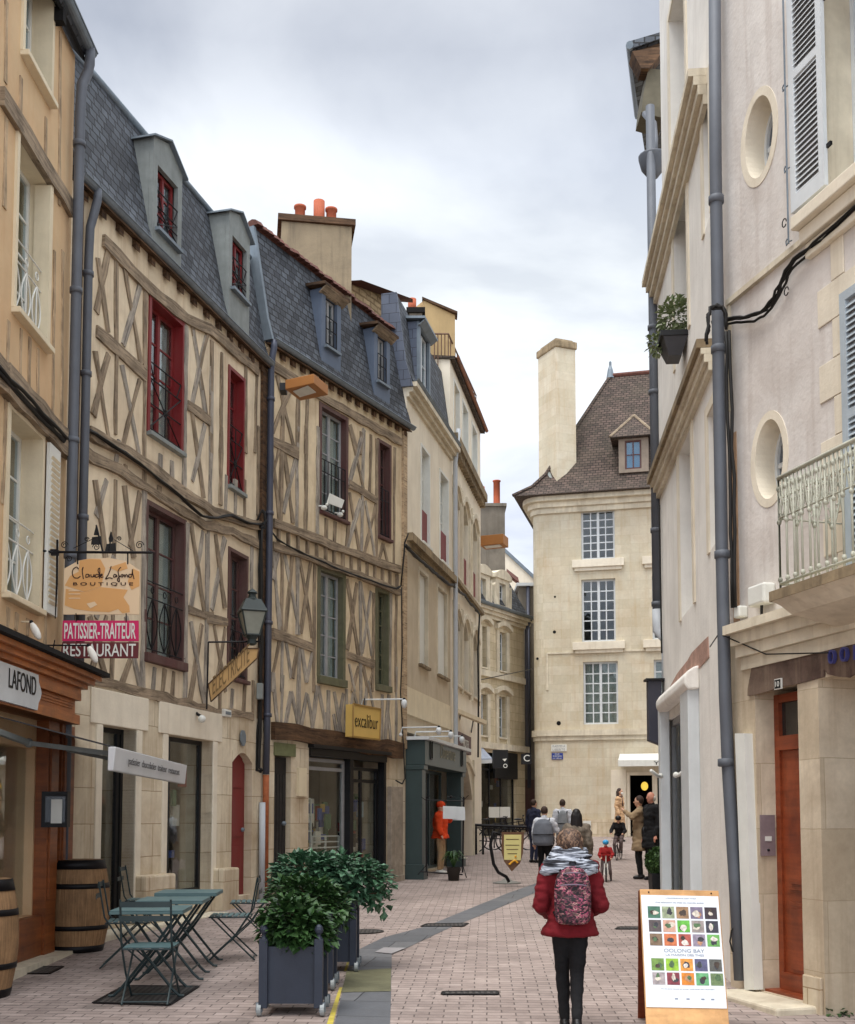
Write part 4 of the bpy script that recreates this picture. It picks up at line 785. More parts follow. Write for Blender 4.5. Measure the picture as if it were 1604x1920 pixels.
m = MB(); W.box(m, .02, W.L-.02, hc0, hc1, .0, .035); m.build('cream_fascia_board', K['cream'], hD)
htD = mean(H(747, 565, -.2)[1], H(832, 696, -.2)[1]); m = MB(); slope(W, m, 0, W.L, hgD+.03, .16, hgD+.4, .0); slope(W, m, 0, W.L, hgD+.4, .0, htD, -.2); m.build('roof', K['slate'], hD)
m = MB(); m.prism([W.P(-.0, hgD-.1, .17), W.P(-.0, hgD+.4, .02), W.P(-.0, htD, -.18), W.P(-.0, htD, -.5), W.P(-.0, hgD-.1, -.5)], W.u*-.06); m.build('slate_cheek', K['slateB'], hD)
dd = W.rect(*y1(390, 300, 460, 400, 440, 830, 372, 715), .1); dormer(W, hD, dd[0]-.1, dd[1]+.1, hgD+.1, dd[3]+.1, dd, K['zinc'], K['zinc'], K['whiteB'], 'shed', o=.1, cheek=K['slateB'], rows=2)
# green shopfront
ftD = mean(H(759, 1376, .4)[1], H(838, 1399, .4)[1]); fbD = mean(H(759, 1427, .4)[1], H(836, 1440, .4)[1]); m = MB()
W.box(m, .02, W.L-.1, fbD, ftD, .0, .4)
for a in (.02, W.L-.42): W.box(m, a, a+.3, gz(23)-.1, fbD-.003, .0, .34); W.box(m, a-.03, a+.33, gz(23)-.1, gz(23)+.28, 0, .38); W.box(m, a-.02, a+.32, fbD-.1, fbD-.004, 0, .38)
shD = m.build('shopfront', K['green'], hD, bevel=.008); m = MB(); W.box(m, -.05, W.L-.03, ftD+.003, ftD+.07, .0, .5); m.build('fascia_cornice', K['whiteB'], shD)
m = MB()
for a in (.42, W.L-.75): 
    for x0, x1, a0, a1 in ((0, .2, 0, .03), (0, .2, .42, .45), (0, .03, .03, .42), (.17, .2, .03, .42)): W.box(m, a+x0, a+x1, fbD+.12+a0, fbD+.12+a1*1.0, .402, .42)
m.build('fascia_moulding', K['iron'], shD)
text('Ouverture', mat('gilt_letters', (150, 150, 132), .6), shD, W.P(1.35, fbD+.2, .405), W.u, W.up, 1.5, .3, shear=.3)
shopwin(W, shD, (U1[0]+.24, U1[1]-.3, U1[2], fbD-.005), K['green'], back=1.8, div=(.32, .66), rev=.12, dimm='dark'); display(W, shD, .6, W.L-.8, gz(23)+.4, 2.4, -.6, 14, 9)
# white bent lamps on arms over the shop
def arm_lamp(W, a, h, ln, label, grp=None, d=None, o0=.0, mt='whiteB', head=(.05, .12)):
    r = thing('arm_lamp', label, 'lamp', W.P(a, h, o0), group=grp); m = MB(); d = d or W.n; p0 = W.P(a, h-.12, o0); p1 = W.P(a, h, o0)+d*.03; p2 = W.P(a, h, o0)+d*ln
    m.tube([p0, p1, p1.lerp(p2, .5), p2], .014, 8); m.ell(p0+Vector((0, 0, -.02)), .035); m.build('arm', K[mt], r)
    m = MB(); m.lathe([(.02, .03), (head[0], 0), (head[0]*1.15, -head[1]*.5), (head[0]*.75, -head[1]), (.01, -head[1]-.02)], p2-Vector((0, 0, .03)), 12); m.build('lamp_head', K['whiteB'], r, True)
    m = MB(); m.ell(p2, (.03, .03, .03)); m.build('joint', K['iron'], r); return r
for k, (x, y) in enumerate(((766, 1364), (791, 1372), (814, 1381))):
    a, h = W.hit(x, y, .25); arm_lamp(W, a, h, .75, ('nearest', 'middle', 'farthest')[k]+' of the three white arm lamps above the green shopfront', 'arm lamps above the green shopfront', o0=.1, head=(.05, .1), d=Vector((.97, -.2, 0)))
# ================================================================ house E with arched windows
W = WE; H = W.hit
hE = thing('stone_house', 'cream house with tall arched windows and an arched doorway beside the green shopfront', 'house', W.P(0, gz(26.8)))
hcE = mean(H(855, 850)[1], H(905, 935)[1]); hmE = mean(H(853, 1090)[1], H(900, 1146)[1]); htE = mean(H(*y1(660, 660)[0])[1], H(*y1(870, 1100)[0])[1])
cols_ = [(H(x0, 1200)[0], H(x1, 1200)[0]) for x0, x1 in ((850.5, 863), (867, 879), (885, 896))]
E_up = [(a, b, hmE+.12, hcE-1.0) for a, b in cols_]; E_lo = [(a, b, mean(H(*y2(600, 1600)[0])[1], H(*y2(770, 1720)[0])[1]), hmE-.75) for a, b in cols_]; E_at = [(a+.1, b-.1, hcE+.25, htE-.35) for a, b in cols_]
ED = (H(859, 1500)[0], H(886, 1500)[0], gz(28)+.05, mean(H(859, 1434)[1], H(886, 1436)[1]))
m = MB(); W.wall(m, 0, W.L, gz(26)-.3, htE, E_up+E_lo+E_at+[ED], .35); m.build('wall', K['renderC'], hE); W.body(hE, 0, W.L, gz(26)-.3, htE, 6, K['renderC'], 'side_wall')
def arch_fill(W, m, r, rise, o=.003, th=.2, n=8):
    a, b, _, h = r; arc = [(a+(b-a)*k/n, h-rise+rise*math.sin(math.pi*k/n)) for k in range(n+1)]
    W.poly(m, [(b, h+.01), (a, h+.01)]+arc, -th, o)
for r in E_up+E_lo+[ED]:
    m = MB()
    arch_fill(W, m, r, (r[1]-r[0])*.35)
    for x in (r[0]-.12, r[1]+.03): W.box(m, x, x+.09, r[2]-.15, r[3]+.2, 0, .05)
    n = 8; a, b, h = r[0]-.12, r[1]+.12, r[3]+.02
    for k in range(n):
        p = [(a+(b-a)*j/n, h-.25+.32*math.sin(math.pi*j/n)) for j in (k, k+1)]; W.poly(m, [p[0], p[1], (p[1][0], p[1][1]+.12), (p[0][0], p[0][1]+.12)], 0, .07)
    m.build('window_moulding', K['stoneM'], hE)
for i, r in enumerate(E_up): w_ = window(W, hE, r, K['cream'], 2, 4, .25, cur='curtain', sill=K['stoneM']); q = MB(); W.box(q, r[0], r[1], r[2], r[2]+.85, -.1, -.06); q.build('red_guard_panel', K['red'], w_)
for r in E_lo: window(W, hE, r, K['greyp'], 2, 4, .25, cur='curtainG', sill=K['stoneM'])
for r in E_at: window(W, hE, r, K['white'], 2, 3, .12, cur='curtain', cas=K['white'], cw=.05)
m = MB(); W.box(m, -.02, W.L+.02, hcE-.12, hcE+.10, 0, .2)
for k in range(22): a = .05+k*W.L/22; W.box(m, a, a+.1, hcE-.3, hcE-.122, 0, .15)
m.build('bracketed_cornice', K['stoneD'], hE); m = MB(); W.box(m, 0, W.L, hmE-.05, hmE+.05, 0, .1); m.build('string_course', K['stoneD'], hE)
m = MB(); slope(W, m, -.05, W.L+.06, htE, .13, htE+.4, -3, .07); m.build('roof', K['tile'], hE); gutter(W, hE, 0, W.L+.1, htE+.02, htE+.02, .17, .045, K['dshop'])
m = MB(); a = H(848, 1300)[0]; m = MB(); W.box(m, ED[0], ED[1], ED[2], ED[3], -.33, -.28); m.build('door', K['brown'], hE)
pipe([W.P(.05, hcE+.2, .2), W.P(.05, hcE-.6, .12), W.P(.05, 5, .12), W.P(.05, 3.0, .12), W.P(.12, 2.6, .12), W.P(.1, gz(27), .12)], .055, K['pipeW'], hE, 'drainpipe')
sg_ = thing('shop_sign', 'brown flat sign above the arched doorway', 'sign', W.P(*H(872, 1390), .05)); m = MB(); r = W.rect((861, 1371), (884, 1383), (884, 1416), (861, 1407), .08); W.box(m, *r[:2], r[2], r[3], .0, .08); m.build('board', K['brown'], sg_)
text('HOTEL', K['white'], sg_, W.P(r[0]+(r[1]-r[0])*.3, (r[2]+r[3])/2-.1, .085), W.u, W.up, (r[1]-r[0])*.5, .2)
# folded awning bar
aw = thing('awning', 'folded pale awning bar on arms above the arched doorway', 'awning', W.P(1, 4, .1)); m = MB(); p, q = at(856, 1333, 27.6), at(909, 1355, 29.0); m.bar(p+Vector((.0, 0, 0)), q, .12, .1); m.build('front_bar', K['cream'], aw); m = MB(); m.bar(p+Vector((.1, .1, -.02)), at(861, 1371, 29), .03); m.bar(p.lerp(q, .6), at(884, 1373, 30), .03); m.build('arm', K['iron'], aw)
# flat roof terrace and chimney behind D/E
tb = thing('terrace_house', 'tall ochre rendered wall with a terrace railing behind the slate mansard', 'house', (.3, 29, gz(29)))
m = MB(); A, B = at(795, 584, 26.8), at(854, 584, 27.4); m.prism([Vector((A.x, 26.8, 8)), Vector((B.x, 27.6, 8)), Vector((B.x, 27.6, B.z)), Vector((A.x, 26.8, B.z))], (-.9, 1.6, 0)); m.build('wall', mat('ochre_render', (196, 168, 122), .92, .1, 2, .3, dirty=.25, dcol=lin((130, 110, 84))), tb)
m = MB(); m.prism([Vector((A.x-.04, 26.72, B.z)), Vector((B.x+.06, 27.52, B.z)), Vector((B.x+.06, 27.9, B.z)), Vector((A.x-.04, 27.1, B.z))], (0, 0, .06)); m.build('coping', K['timberD'], tb)
m = MB(); pts = [at(815, 626, 26.6), at(841, 626, 26.9), at(893, 742, 31.8)]; lo = [at(815, 700, 26.6), at(841, 700, 26.9), at(893, 778, 31.8)]
m.tube(pts, .022, 6); m.tube(lo[1:], .016, 6)
for k in range(15): t = k/14; m.tube([pts[1].lerp(pts[2], t), lo[1].lerp(lo[2], t)], .013, 6)
for k in range(4): t = k/4; m.tube([pts[0].lerp(pts[1], t), lo[0].lerp(lo[1], t)], .013, 6)
m.build('terrace_railing', mat('rusty_rail', (110, 84, 66), .7, .2), tb)
chimney('chimney', 'small dark chimney with two red pots left of the ochre terrace wall', (768, 792, 578, 600), 26.4, K['renderG'], K['dark'], [(.2, .8, 0)], deep=.6, base=8.5, pr=.1, ph=.45)
chimney('chimney', 'tall grey chimney with a slim orange pot behind the white pilastered house', (899, 947, 944, 1110), 45.0, K['renderG'], K['renderG'], [(.1, 1.0, 0), (.72, 1.3, 1)], deep=1.2, base=7.5, pr=.15, ph=.85)
# ================================================================ house F (mansard with carved dormers)
W = WF; H = W.hit; hF = thing('stone_house', 'weathered stone house with carved dormers in its slate mansard, last in the left row', 'house', W.P(0, gz(40)))
s_l = -2.5; hcF = mean(H(903, 1139)[1], H(979, 1160)[1]); htF = mean(H(903, 1064, -.7)[1], H(975, 1100, -.7)[1])
F1 = W.rect((902, 1172), (911, 1176), (912, 1252), (902, 1250)); F2 = W.rect((935, 1184), (948, 1187), (949, 1259), (935, 1257)); F3 = W.rect((900, 1300), (912, 1303), (913, 1380), (900, 1378)); F4 = W.rect((934, 1305), (948, 1307), (949, 1384), (934, 1382))
for_ = [F1, F2, F3, F4]; FS = (s_l+.3, H(968, 1500)[0], gz(41), H(930, 1412)[1])
m = MB(); W.wall(m, s_l, W.L, gz(40)-.4, hcF, for_+[FS], .35); m.build('wall', K['stoneF'], hF); W.body(hF, s_l, W.L, gz(40)-.4, hcF, 5, K['renderG'], 'side_wall')
for r in for_:
    window(W, hF, r, K['whiteB'], 2, 4, .15, cur='curtain', sill=K['stoneM']); q = MB(); n = 6
    for x in (r[0]-.2, r[1]): W.box(q, x, x+.2, r[2]-.3, r[3]+.02, 0, .06)
    for k in range(n): a, b = r[0]-.3, r[1]+.3; p = [(a+(b-a)*j/n, r[3]+.05+.18*math.sin(math.pi*j/n)) for j in (k, k+1)]; W.poly(q, [p[0], p[1], (p[1][0], p[1][1]+.16), (p[0][0], p[0][1]+.16)], 0, .16)
    q.build('window_surround', K['stoneM'], hF)
m = MB()
for k in range(3): W.box(m, s_l, W.L+.05+.05*k, hcF-.36+.12*k, hcF-.24+.12*k-.003, 0, .12+.1*k)
h_ = H(977, 1278)[1]; W.box(m, s_l, W.L+.05, h_-.1, h_+.12, 0, .12); h_ = H(977, 1405)[1]; W.box(m, s_l, W.L+.05, h_-.12, h_+.1, 0, .18); m.build('cornices', K['stoneM'], hF)
gutter(W, hF, s_l, W.L+.1, hcF+.06, hcF+.06, .4, .08, K['zinc'])
m = MB(); slope(W, m, s_l, W.L, hcF+.05, .25, htF, -.7); m.build('roof', K['slate'], hF)
m = MB(); W.box(m, s_l, W.L, htF-.05, htF+.07, -.85, -.6); m.build('roof_flashing', K['zincL'], hF)
for tl, br in (((902, 1083), (912, 1128)), ((937, 1093), (949, 1137))):
    r = W.rect(tl, (br[0], tl[1]+3), br, (tl[0], br[1]-3), .15); q = MB(); W.wall(q, r[0]-.28, r[1]+.28, hcF+.1, r[3]+.2, [r], .25, .15); n = 6
    for k in range(n): a, b = r[0]-.36, r[1]+.36; p = [(a+(b-a)*j/n, r[3]+.2+.2*math.sin(math.pi*j/n)) for j in (k, k+1)]; W.poly(q, [(p[0][0], r[3]+.15), (p[1][0], r[3]+.15), (p[1][0], p[1][1]+.1), (p[0][0], p[0][1]+.1)], -.9, .22)
    for x in (r[0]-.42, r[1]+.28): W.poly(q, [(x, hcF+.1), (x+.14, hcF+.1), (x+.14, hcF+1.0), (x+.05, hcF+.9)], -.1, .17)
    d = q.build('dormer', K['stoneM'], hF); window(W, d, r, K['whiteB'], 2, 3, .0, cur='curtainG', name='dormer_window')
m = MB()
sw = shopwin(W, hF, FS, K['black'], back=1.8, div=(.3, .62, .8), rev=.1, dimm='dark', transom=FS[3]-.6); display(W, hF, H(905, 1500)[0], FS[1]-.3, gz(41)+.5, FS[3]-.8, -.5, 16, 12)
q = MB(); W.box(q, H(925, 1500)[0], FS[1], FS[3]-.9, FS[3]+.05, -.0, .08); q.build('shop_fascia', K['black'], hF)
pipe([W.P(W.L-.05, hcF, .3), W.P(W.L-.05, hcF-.4, .12), W.P(W.L-.05, 3.9, .12)], .06, K['pipeD'], hF, 'drainpipe')
aw = thing('awning', 'small grey-blue slanted awning over the far shop window', 'awning', at(905, 1420, 38)); m = MB()
p = [at(897, 1404, 38.4), at(905, 1404, 39.9), at(923, 1424, 39.0), at(897, 1425, 37.5)]; m.prism(p, (0, .03, .05)); m.build('canvas', mat('grey_blue_canvas', (150, 158, 172), .8), aw); m = MB(); m.prism([p[3], p[2], p[2]-Vector((0, 0, .12)), p[3]-Vector((0, 0, .12))], (0, .02, 0)); m.build('valance', K['whiteB'], aw)
# G dark narrow house and a far gable between F and C
hG = thing('grey_house', 'narrow dark grey house wedged between the mansard house and the big stone corner house', 'house', (4.1, 46, gz(46)))
x0, x1 = at(974, 1200, 44.5).x, at(1012, 1200, 44.5).x; zt = at(985, 1100, 44.5).z; m = MB(); m.box(x0, x1+1.5, 44.5, 50, gz(44)-.5, zt); m.build('wall', K['renderG'], hG)
m = MB(); m.box(x0-.1, x1+1.6, 44.3, 50, zt, zt+.12); m.build('eave_board', K['whiteB'], hG)
pipe([Vector((x0+.35, 44.4, zt)), Vector((x0+.35, 44.4, 3))], .07, K['pipeD'], hG)
q = MB(); a, b = at(984, 1433, 44.4), at(996, 1560, 44.4); q.box(a.x, b.x+.2, 44.42, 44.498, b.z, a.z-.6); q.build('door', K['brown'], hG)
hH = thing('gabled_house', 'far pale gable with a red tile edge, seen behind the narrow grey house', 'house', (4.5, 56, gz(56)))
P = [at(946, 1035, 56), at(1010, 1085, 56), at(1010, 1300, 56), at(940, 1300, 56)]; P[1] = at(1010, 1094, 56); m = MB(); m.prism([P[3], P[2], P[1], P[0]], (0, 5, 0)); m.build('gable_wall', K['renderC'], hH)
m = MB(); m.prism([P[0]+Vector((0, -.1, 0)), P[1]+Vector((0, -.1, 0)), P[1]+Vector((0, -.1, .2)), P[0]+Vector((0, -.1, .2))], (0, 5, 0)); m.build('roof', K['zinc'], hH)
m = MB(); a, b = at(952, 1075, 50), at(974, 1092, 50); m.prism([a, b, b+Vector((0, .6, .35)), a+Vector((0, .6, .35))], (0, .1, -.12)); m.build('red_tile_edge', K['tileR'], hH)
# ================================================================ C, the big stone corner house
W = WC; H = W.hit; hC = thing('corner_house', 'tall pale ashlar corner house with white many-paned windows and a steep brown tiled roof', 'house', W.P(0, gz(41)))
hcC = mean(H(1010, 940)[1], H(1200, 922)[1]); wn = {}
def cr_(tl, tr, br, bl): return W.rect(tl, tr, br, bl)
C1 = cr_(*y4(620, 1620, 925, 1605), *y5(832, 225, 530, 235)); C2 = cr_(*y5(530, 415, 835, 405, 842, 965, 535, 980)); C3 = cr_(*y5(545, 1160, 860, 1145, 862, 1710, 550, 1725))
def shiftw(r, px): d = px; return (r[0]+d, r[1]+d, r[2], r[3])
dx_ = H(1222, 1100)[0]-H(1090, 1100)[0]; CW = [C1, C2, C3, shiftw(C1, dx_), shiftw(C2, dx_), shiftw(C3, dx_), shiftw(C1, 2*dx_), shiftw(C2, 2*dx_), shiftw(C3, 2*dx_)]
CD = (H(1176, 1500)[0], H(1243, 1500)[0], gz(40)+.02, H(1200, 1448)[1])
m = MB(); W.wall(m, .35, W.L, gz(40)-.5, hcC, CW+[CD], .4); m.build('wall', K['stoneC'], hC); 
# rounded corner and left return wall
m = MB(); rad = .4; n = 8; cp = W.P(.35, 0, -rad); pv = None
back = -W.n*9
for k in range(n+1):
    t = math.pi/2*k/n; p = cp+W.n*rad*math.cos(t)-W.u*rad*math.sin(t)
    if pv is not None: m.face([pv+W.up*(gz(40)-.5), p+W.up*(gz(40)-.5), p+W.up*hcC, pv+W.up*hcC][::-1])
    pv = p
e = pv+back; m.face([pv+W.up*(gz(40)-.5), e+W.up*(gz(40)-.5), e+W.up*hcC, pv+W.up*hcC][::-1])
e2 = W.P(W.L, 0, -9.4); m.face([e+W.up*0, e2, e2+W.up*hcC, e+W.up*hcC]); e3 = W.P(W.L, 0, -.4); m.face([e2, e3, e3+W.up*hcC, e2+W.up*hcC]); m.face([W.P(.36, hcC-.02, -.4), W.P(W.L, hcC-.02, -.4), e2+W.up*(hcC-.02), e+W.up*(hcC-.02)]); m.build('rounded_corner_wall', K['stoneC'], hC)
for r in CW: window(W, hC, r, K['whiteB'], 4, 6, .12, cur=None if r[2] > 5.5 else 'curtain', mull=.09, gb=.04, fr=.07, sill=None, curo=.15)
for r in CW:
    m = MB()
    if r[2] > C3[3]: W.box(m, r[0]-.32, r[1]+.32, r[2]-.3, r[2]-.02, 0, .14); W.box(m, r[0]-.24, r[1]+.24, r[2]-.42, r[2]-.3, 0, .08); m.build('window_sill', K['stoneW'], hC, bevel=.01)
def wrap(m, h0, h1, o):
    q = [W.P(W.L, 0, o), W.P(.35, 0, o)]+[cp+(W.n*math.cos(t)-W.u*math.sin(t))*(rad+o) for t in [math.pi/2*k/6 for k in range(1, 7)]]; q.append(q[-1]-W.n*9)
    inn = [W.P(W.L, 0, -.1), W.P(.35, 0, -.1)]+[cp+(W.n*math.cos(t)-W.u*math.sin(t))*(rad-.1) for t in [math.pi/2*k/6 for k in range(1, 7)]]; inn.append(inn[-1]-W.n*9)
    for k in range(len(q)-1):
        a, b, c, d = q[k], q[k+1], inn[k+1], inn[k]; m.prism([x+W.up*h0 for x in (a, b, c, d)], W.up*(h1-h0))
m = MB(); hb_ = H(1150, 1372)[1]
for h0, h1, o in ((hb_-.12, hb_+.1, .1), (hb_-.28, hb_-.12, .05), (hcC-.55, hcC-.35, .1), (hcC-.35, hcC-.15, .2), (hcC-.15, hcC+.02, .38)): wrap(m, h0, h1-.002, o)
m.build('cornice', K['stoneM'], hC)
m = MB(); h_ = H(1180, 1220)[1]; W.box(m, H(1026, 1225)[0], W.L, h_-.03, h_+.03, 0, .03); h2_ = H(1013, 1294)[1]; W.box(m, H(1024, 1225)[0], H(1028, 1225)[0], h2_, h_, 0, .03); m.build('string_course', K['stoneM'], hC)
m = MB(); W.box(m, .36, H(1172, 1500)[0], gz(40)-.5, H(1120, 1536)[1], 0, .07); m.build('plinth', K['stoneG'], hC)
# roof: steep hipped with bell-cast eaves
def roofC():
    m = MB(); o0 = .55; rings = []
    sec = [(0.0, 0), (.55, .55), (1.1, 1.35), (1.6, 2.6)]
    hr = H(1200, 700, -3.2)[1]
    sL = [(-.62, hcC+.02, .62), (.0, hcC+.45, .1), (.45, hcC+1.0, -.3), (.9, hcC+1.9, -.75)]
    top = (2.6, hr, -3.2)
    pr = sL+[top]
    for k in range(len(pr)-1):
        a, b = pr[k], pr[k+1]
        m.face([W.P(a[0], a[1], a[2]), W.P(W.L, a[1], a[2]), W.P(W.L, b[1], b[2]), W.P(b[0], b[1], b[2])])
        ab, bb = -9.2-a[2], -9.2-b[2]
        m.face([W.P(a[0], a[1], min(ab, -6.5)), W.P(a[0], a[1], a[2]), W.P(b[0], b[1], b[2]), W.P(b[0], b[1], min(bb, -6.4))])
        m.face([W.P(a[0], a[1], min(ab, -6.5)), W.P(b[0], b[1], min(bb, -6.4)), W.P(W.L, b[1], min(bb, -6.4)), W.P(W.L, a[1], min(ab, -6.5))])
    m.face([W.P(-.62, hcC+.02, .62), W.P(W.L, hcC+.02, .62), W.P(W.L, hcC+.02, -9.8), W.P(-.62, hcC+.02, -9.8)])
    return m, top
m, top = roofC(); rc = m.build('roof', K['tile'], hC)
m = MB(); p = [W.P(*x) for x in ((-.62, hcC+.05, .62), (.0, hcC+.48, .1), (.45, hcC+1.03, -.3), (.9, hcC+1.93, -.75), top)]; m.tube(p, .07, 6); m.build('hip_tiles', K['tile'], rc)
m = MB(); t_ = W.P(*top); m.tube([t_, W.P(W.L, top[1], -3.2)], .1, 8); m.build('ridge_tiles', K['tileR'], rc)
m = MB(); m.lathe([(.16, -.1), (.1, .25), (.05, .4), (.05, .55), (.02, .6)], t_, 8); m.build('finial', K['zinc'], rc)
# roof dormer
r = W.rect((1172, 826), (1203, 824), (1203, 878), (1172, 880), -.05); q = MB(); W.wall(q, r[0]-.22, r[1]+.25, r[2]-.12, r[3]+.1, [r], .1, -.05); d = q.build('dormer', mat('weathered_dormer_wood', (136, 122, 108), .8, .15), hC)
q = MB()
for x in (r[0]-.22, r[1]+.19): q.prism([W.P(x, r[2]-.1, -.152), W.P(x, r[3]+.1, -.152), W.P(x, r[3]+.1, -2.2), W.P(x, r[2]-.1, -.7)], W.u*.06)
q.build('cheek', K['tile'], d)
q = MB(); mid = (r[0]+r[1])/2; ap = (mid, r[3]+1.2, -.9); e0, e1, hh = r[0]-.5, r[1]+.5, r[3]+.1
q.face([W.P(e0, hh, .2), W.P(e1, hh, .2), W.P(*ap)]); q.face([W.P(e1, hh, .2), W.P(e1, hh, -2.6), W.P(mid, ap[1], -2.8), W.P(*ap)]); q.face([W.P(e0, hh, -2.6), W.P(e0, hh, .2), W.P(*ap), W.P(mid, ap[1], -2.8)]); q.face([W.P(e0, hh-.04, .2), W.P(e1, hh-.04, .2), W.P(e1, hh-.04, -2.6), W.P(e0, hh-.04, -2.6)]); q.face([W.P(e0, hh-.04, .2), W.P(e1, hh-.04, .2), W.P(e1, hh, .2), W.P(e0, hh, .2)]); q.build('dormer_roof', K['tile'], d)
q = MB()
for A, B_ in (((e0, hh, .2), ap), ((e1, hh, .2), ap)): q.tube([W.P(*A), W.P(*B_)], .055, 6)
q.build('hip_tiles', K['timber'], d)
wd_ = window(W, d, r, K['brown'], 2, 2, .08, cur=None, mull=.04, gb=.03, fr=.06, name='dormer_window'); q = MB(); W.box(q, r[0]+.05, r[1]-.05, r[2]+.05, r[3]-.05, -.16, -.14); q.build('blue_blind', mat('blue_blind', (110, 158, 204), .15, .05, 2, 0, spec=.8), wd_)
# tall stone chimney on the left corner
ch = thing('chimney', 'tall slender ashlar chimney standing on the corner of the big stone house', 'chimney', W.P(.7, hcC, -.3)); m = MB()
yy = 41.2; xl, xm, xr = at(1010, 760, yy).x, at(1044, 760, yy-.5).x, at(1081, 760, yy-.2).x; zt = at(1045, 650, yy).z; P = [Vector((xl, yy+.75, 0)), Vector((xm, yy-.35, 0)), Vector((xr, yy-.05, 0)), Vector((xl+(xr-xm), yy+1.05, 0))]
P[0] = Vector((at(1010, 760, yy+.75).x, yy+.75, 0)); P[3] = P[0]+P[2]-P[1]
m.prism([p+W.up*(hcC+.3) for p in P], W.up*(zt-hcC-.45)); m.build('stack', K['stoneC'], ch); c = (P[0]+P[2])/2; m = MB(); m.prism([c+(p-c)*1.12+W.up*(zt-.15) for p in P], W.up*.28); m.prism([c+(p-c)*.9+W.up*(zt+.13) for p in P], W.up*.1); m.build('capping', K['stoneD'], ch, bevel=.04)
m = MB(); m.tube([P[0]+Vector((-.05, -.1, hcC+.5)), (P[0]+P[1])/2+Vector((0, -.12, hcC+1.15)), P[1]+Vector((0, -.06, hcC+.3)), P[2]+Vector((.1, -.1, hcC+.95))], .09, 6); m.build('lead_flashing', K['zincL'], ch)
# shop door with white awning, lit lamp inside
m = MB(); W.box(m, CD[0]+.0, CD[0]+.1, CD[2], CD[3], -.3, .02); W.box(m, CD[1]-.35, CD[1]-.18, CD[2], CD[3], -.3, .02); W.box(m, CD[0]+.1, CD[1], CD[3]-.1, CD[3], -.3, .018); W.box(m, CD[0]-.55, CD[0]-.02, gz(40), CD[3]+.1, 0, .05); sC = m.build('shop_door_frame', K['stoneW'], hC)
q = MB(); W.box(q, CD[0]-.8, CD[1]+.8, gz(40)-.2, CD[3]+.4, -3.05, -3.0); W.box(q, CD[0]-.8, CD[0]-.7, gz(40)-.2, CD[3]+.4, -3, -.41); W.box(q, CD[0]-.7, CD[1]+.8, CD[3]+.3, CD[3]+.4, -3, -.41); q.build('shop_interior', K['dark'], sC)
aw = thing('awning', 'white box awning with black letters over the lit shop door of the corner house', 'awning', W.at(1200, 1430, .5)); m = MB()
a0 = H(1160, 1430, .7)[0]; a1 = a0+3.2; ht_ = H(1165, 1415, .1)[1]; hv = H(1165, 1427, .8)[1]; hv2 = H(1165, 1437, .8)[1]
m.prism([W.P(a0, hv, .8), W.P(a1, hv, .8), W.P(a1, ht_, .05), W.P(a0, ht_, .05)], W.up*.03); m.build('canvas', K['white'], aw); m = MB(); W.box(m, a0, a1, hv2, hv, .77, .8); m.build('valance', K['white'], aw)
text('YCF', K['iron'], aw, W.P(H(1226, 1432, .81)[0], hv2+.04, .803), W.u, W.up, .55, .13)
lp = thing('pendant_lamp', 'glowing yellow globe lamp hanging in the dark shop doorway', 'lamp', W.at(1209, 1472, -1)); m = MB(); m.ell(W.at(1209, 1474, -1), (.13, .13, .16)); m.build('globe', emis('lit_yellow_globe', lin((255, 214, 90)), .55), lp, True); m = MB(); m.tube([W.at(1209, 1462, -1), W.at(1209, 1445, -1)+W.up*.3], .012, 6); m.build('cord', K['iron'], lp)
# street name plates
def plate(tl, br, mt, txt, tm, label, name, cat='sign', frame=None):
    r = W.rect(tl, (br[0], tl[1]), br, (tl[0], br[1])); t = thing(name, label, cat, W.P(r[0], r[2], .02)); m = MB(); W.box(m, r[0], r[1], r[2], r[3], .0, .03); m.build('plate', mt, t, bevel=.004); n = len(txt)
    for i, s in enumerate(txt):
        hh = (r[3]-r[2])*.62/n; wd = (r[1]-r[0])*(.8 if len(s) > 5 else .4); text(s, tm, t, W.P((r[0]+r[1]-wd)/2, r[3]-(r[3]-r[2])*(i+1)/n+hh*.35, .032), W.u, W.up, wd, hh)
plate((1035, 1412), (1056, 1424), mat('street_sign_blue', (36, 60, 140), .4, .05), ['RUE', 'DE PENTHIEVRE', 'LE VIEUX'], K['white'], 'small blue street name plate on the corner house', 'street_name_plate')
plate((1034, 1396), (1063, 1409), K['white'], ['PLACE DE LA', 'LIBERTE'], K['greyp'], 'white stone name plate above the blue street plate', 'street_name_plate')
pv_ = W.rect((1094, 1539), (1109, 1539), (1109, 1562), (1094, 1562)); m = MB(); W.box(m, *pv_[:2], pv_[2], pv_[3], .07, .1); m.build('vent_panel', K['white'], hC)
for x, y in ((1040, 1185), (1048, 1356), (1042, 1119)): m = MB(); m.lathe([(.06, 0), (.06, .03)], (0, 0, 0), 10); 
m = MB()
for x, y, r_ in ((1040, 1185, .06), (1048, 1356, .08), (1041, 1119, .04), (1008, 1235, .05)):
    c = W.at(x, y, .004); m.face([c+W.u*r_*math.cos(t)+W.up*r_*math.sin(t) for t in [k*math.pi/6 for k in range(12)]])
m.build('putlog_holes', K['dark'], hC)
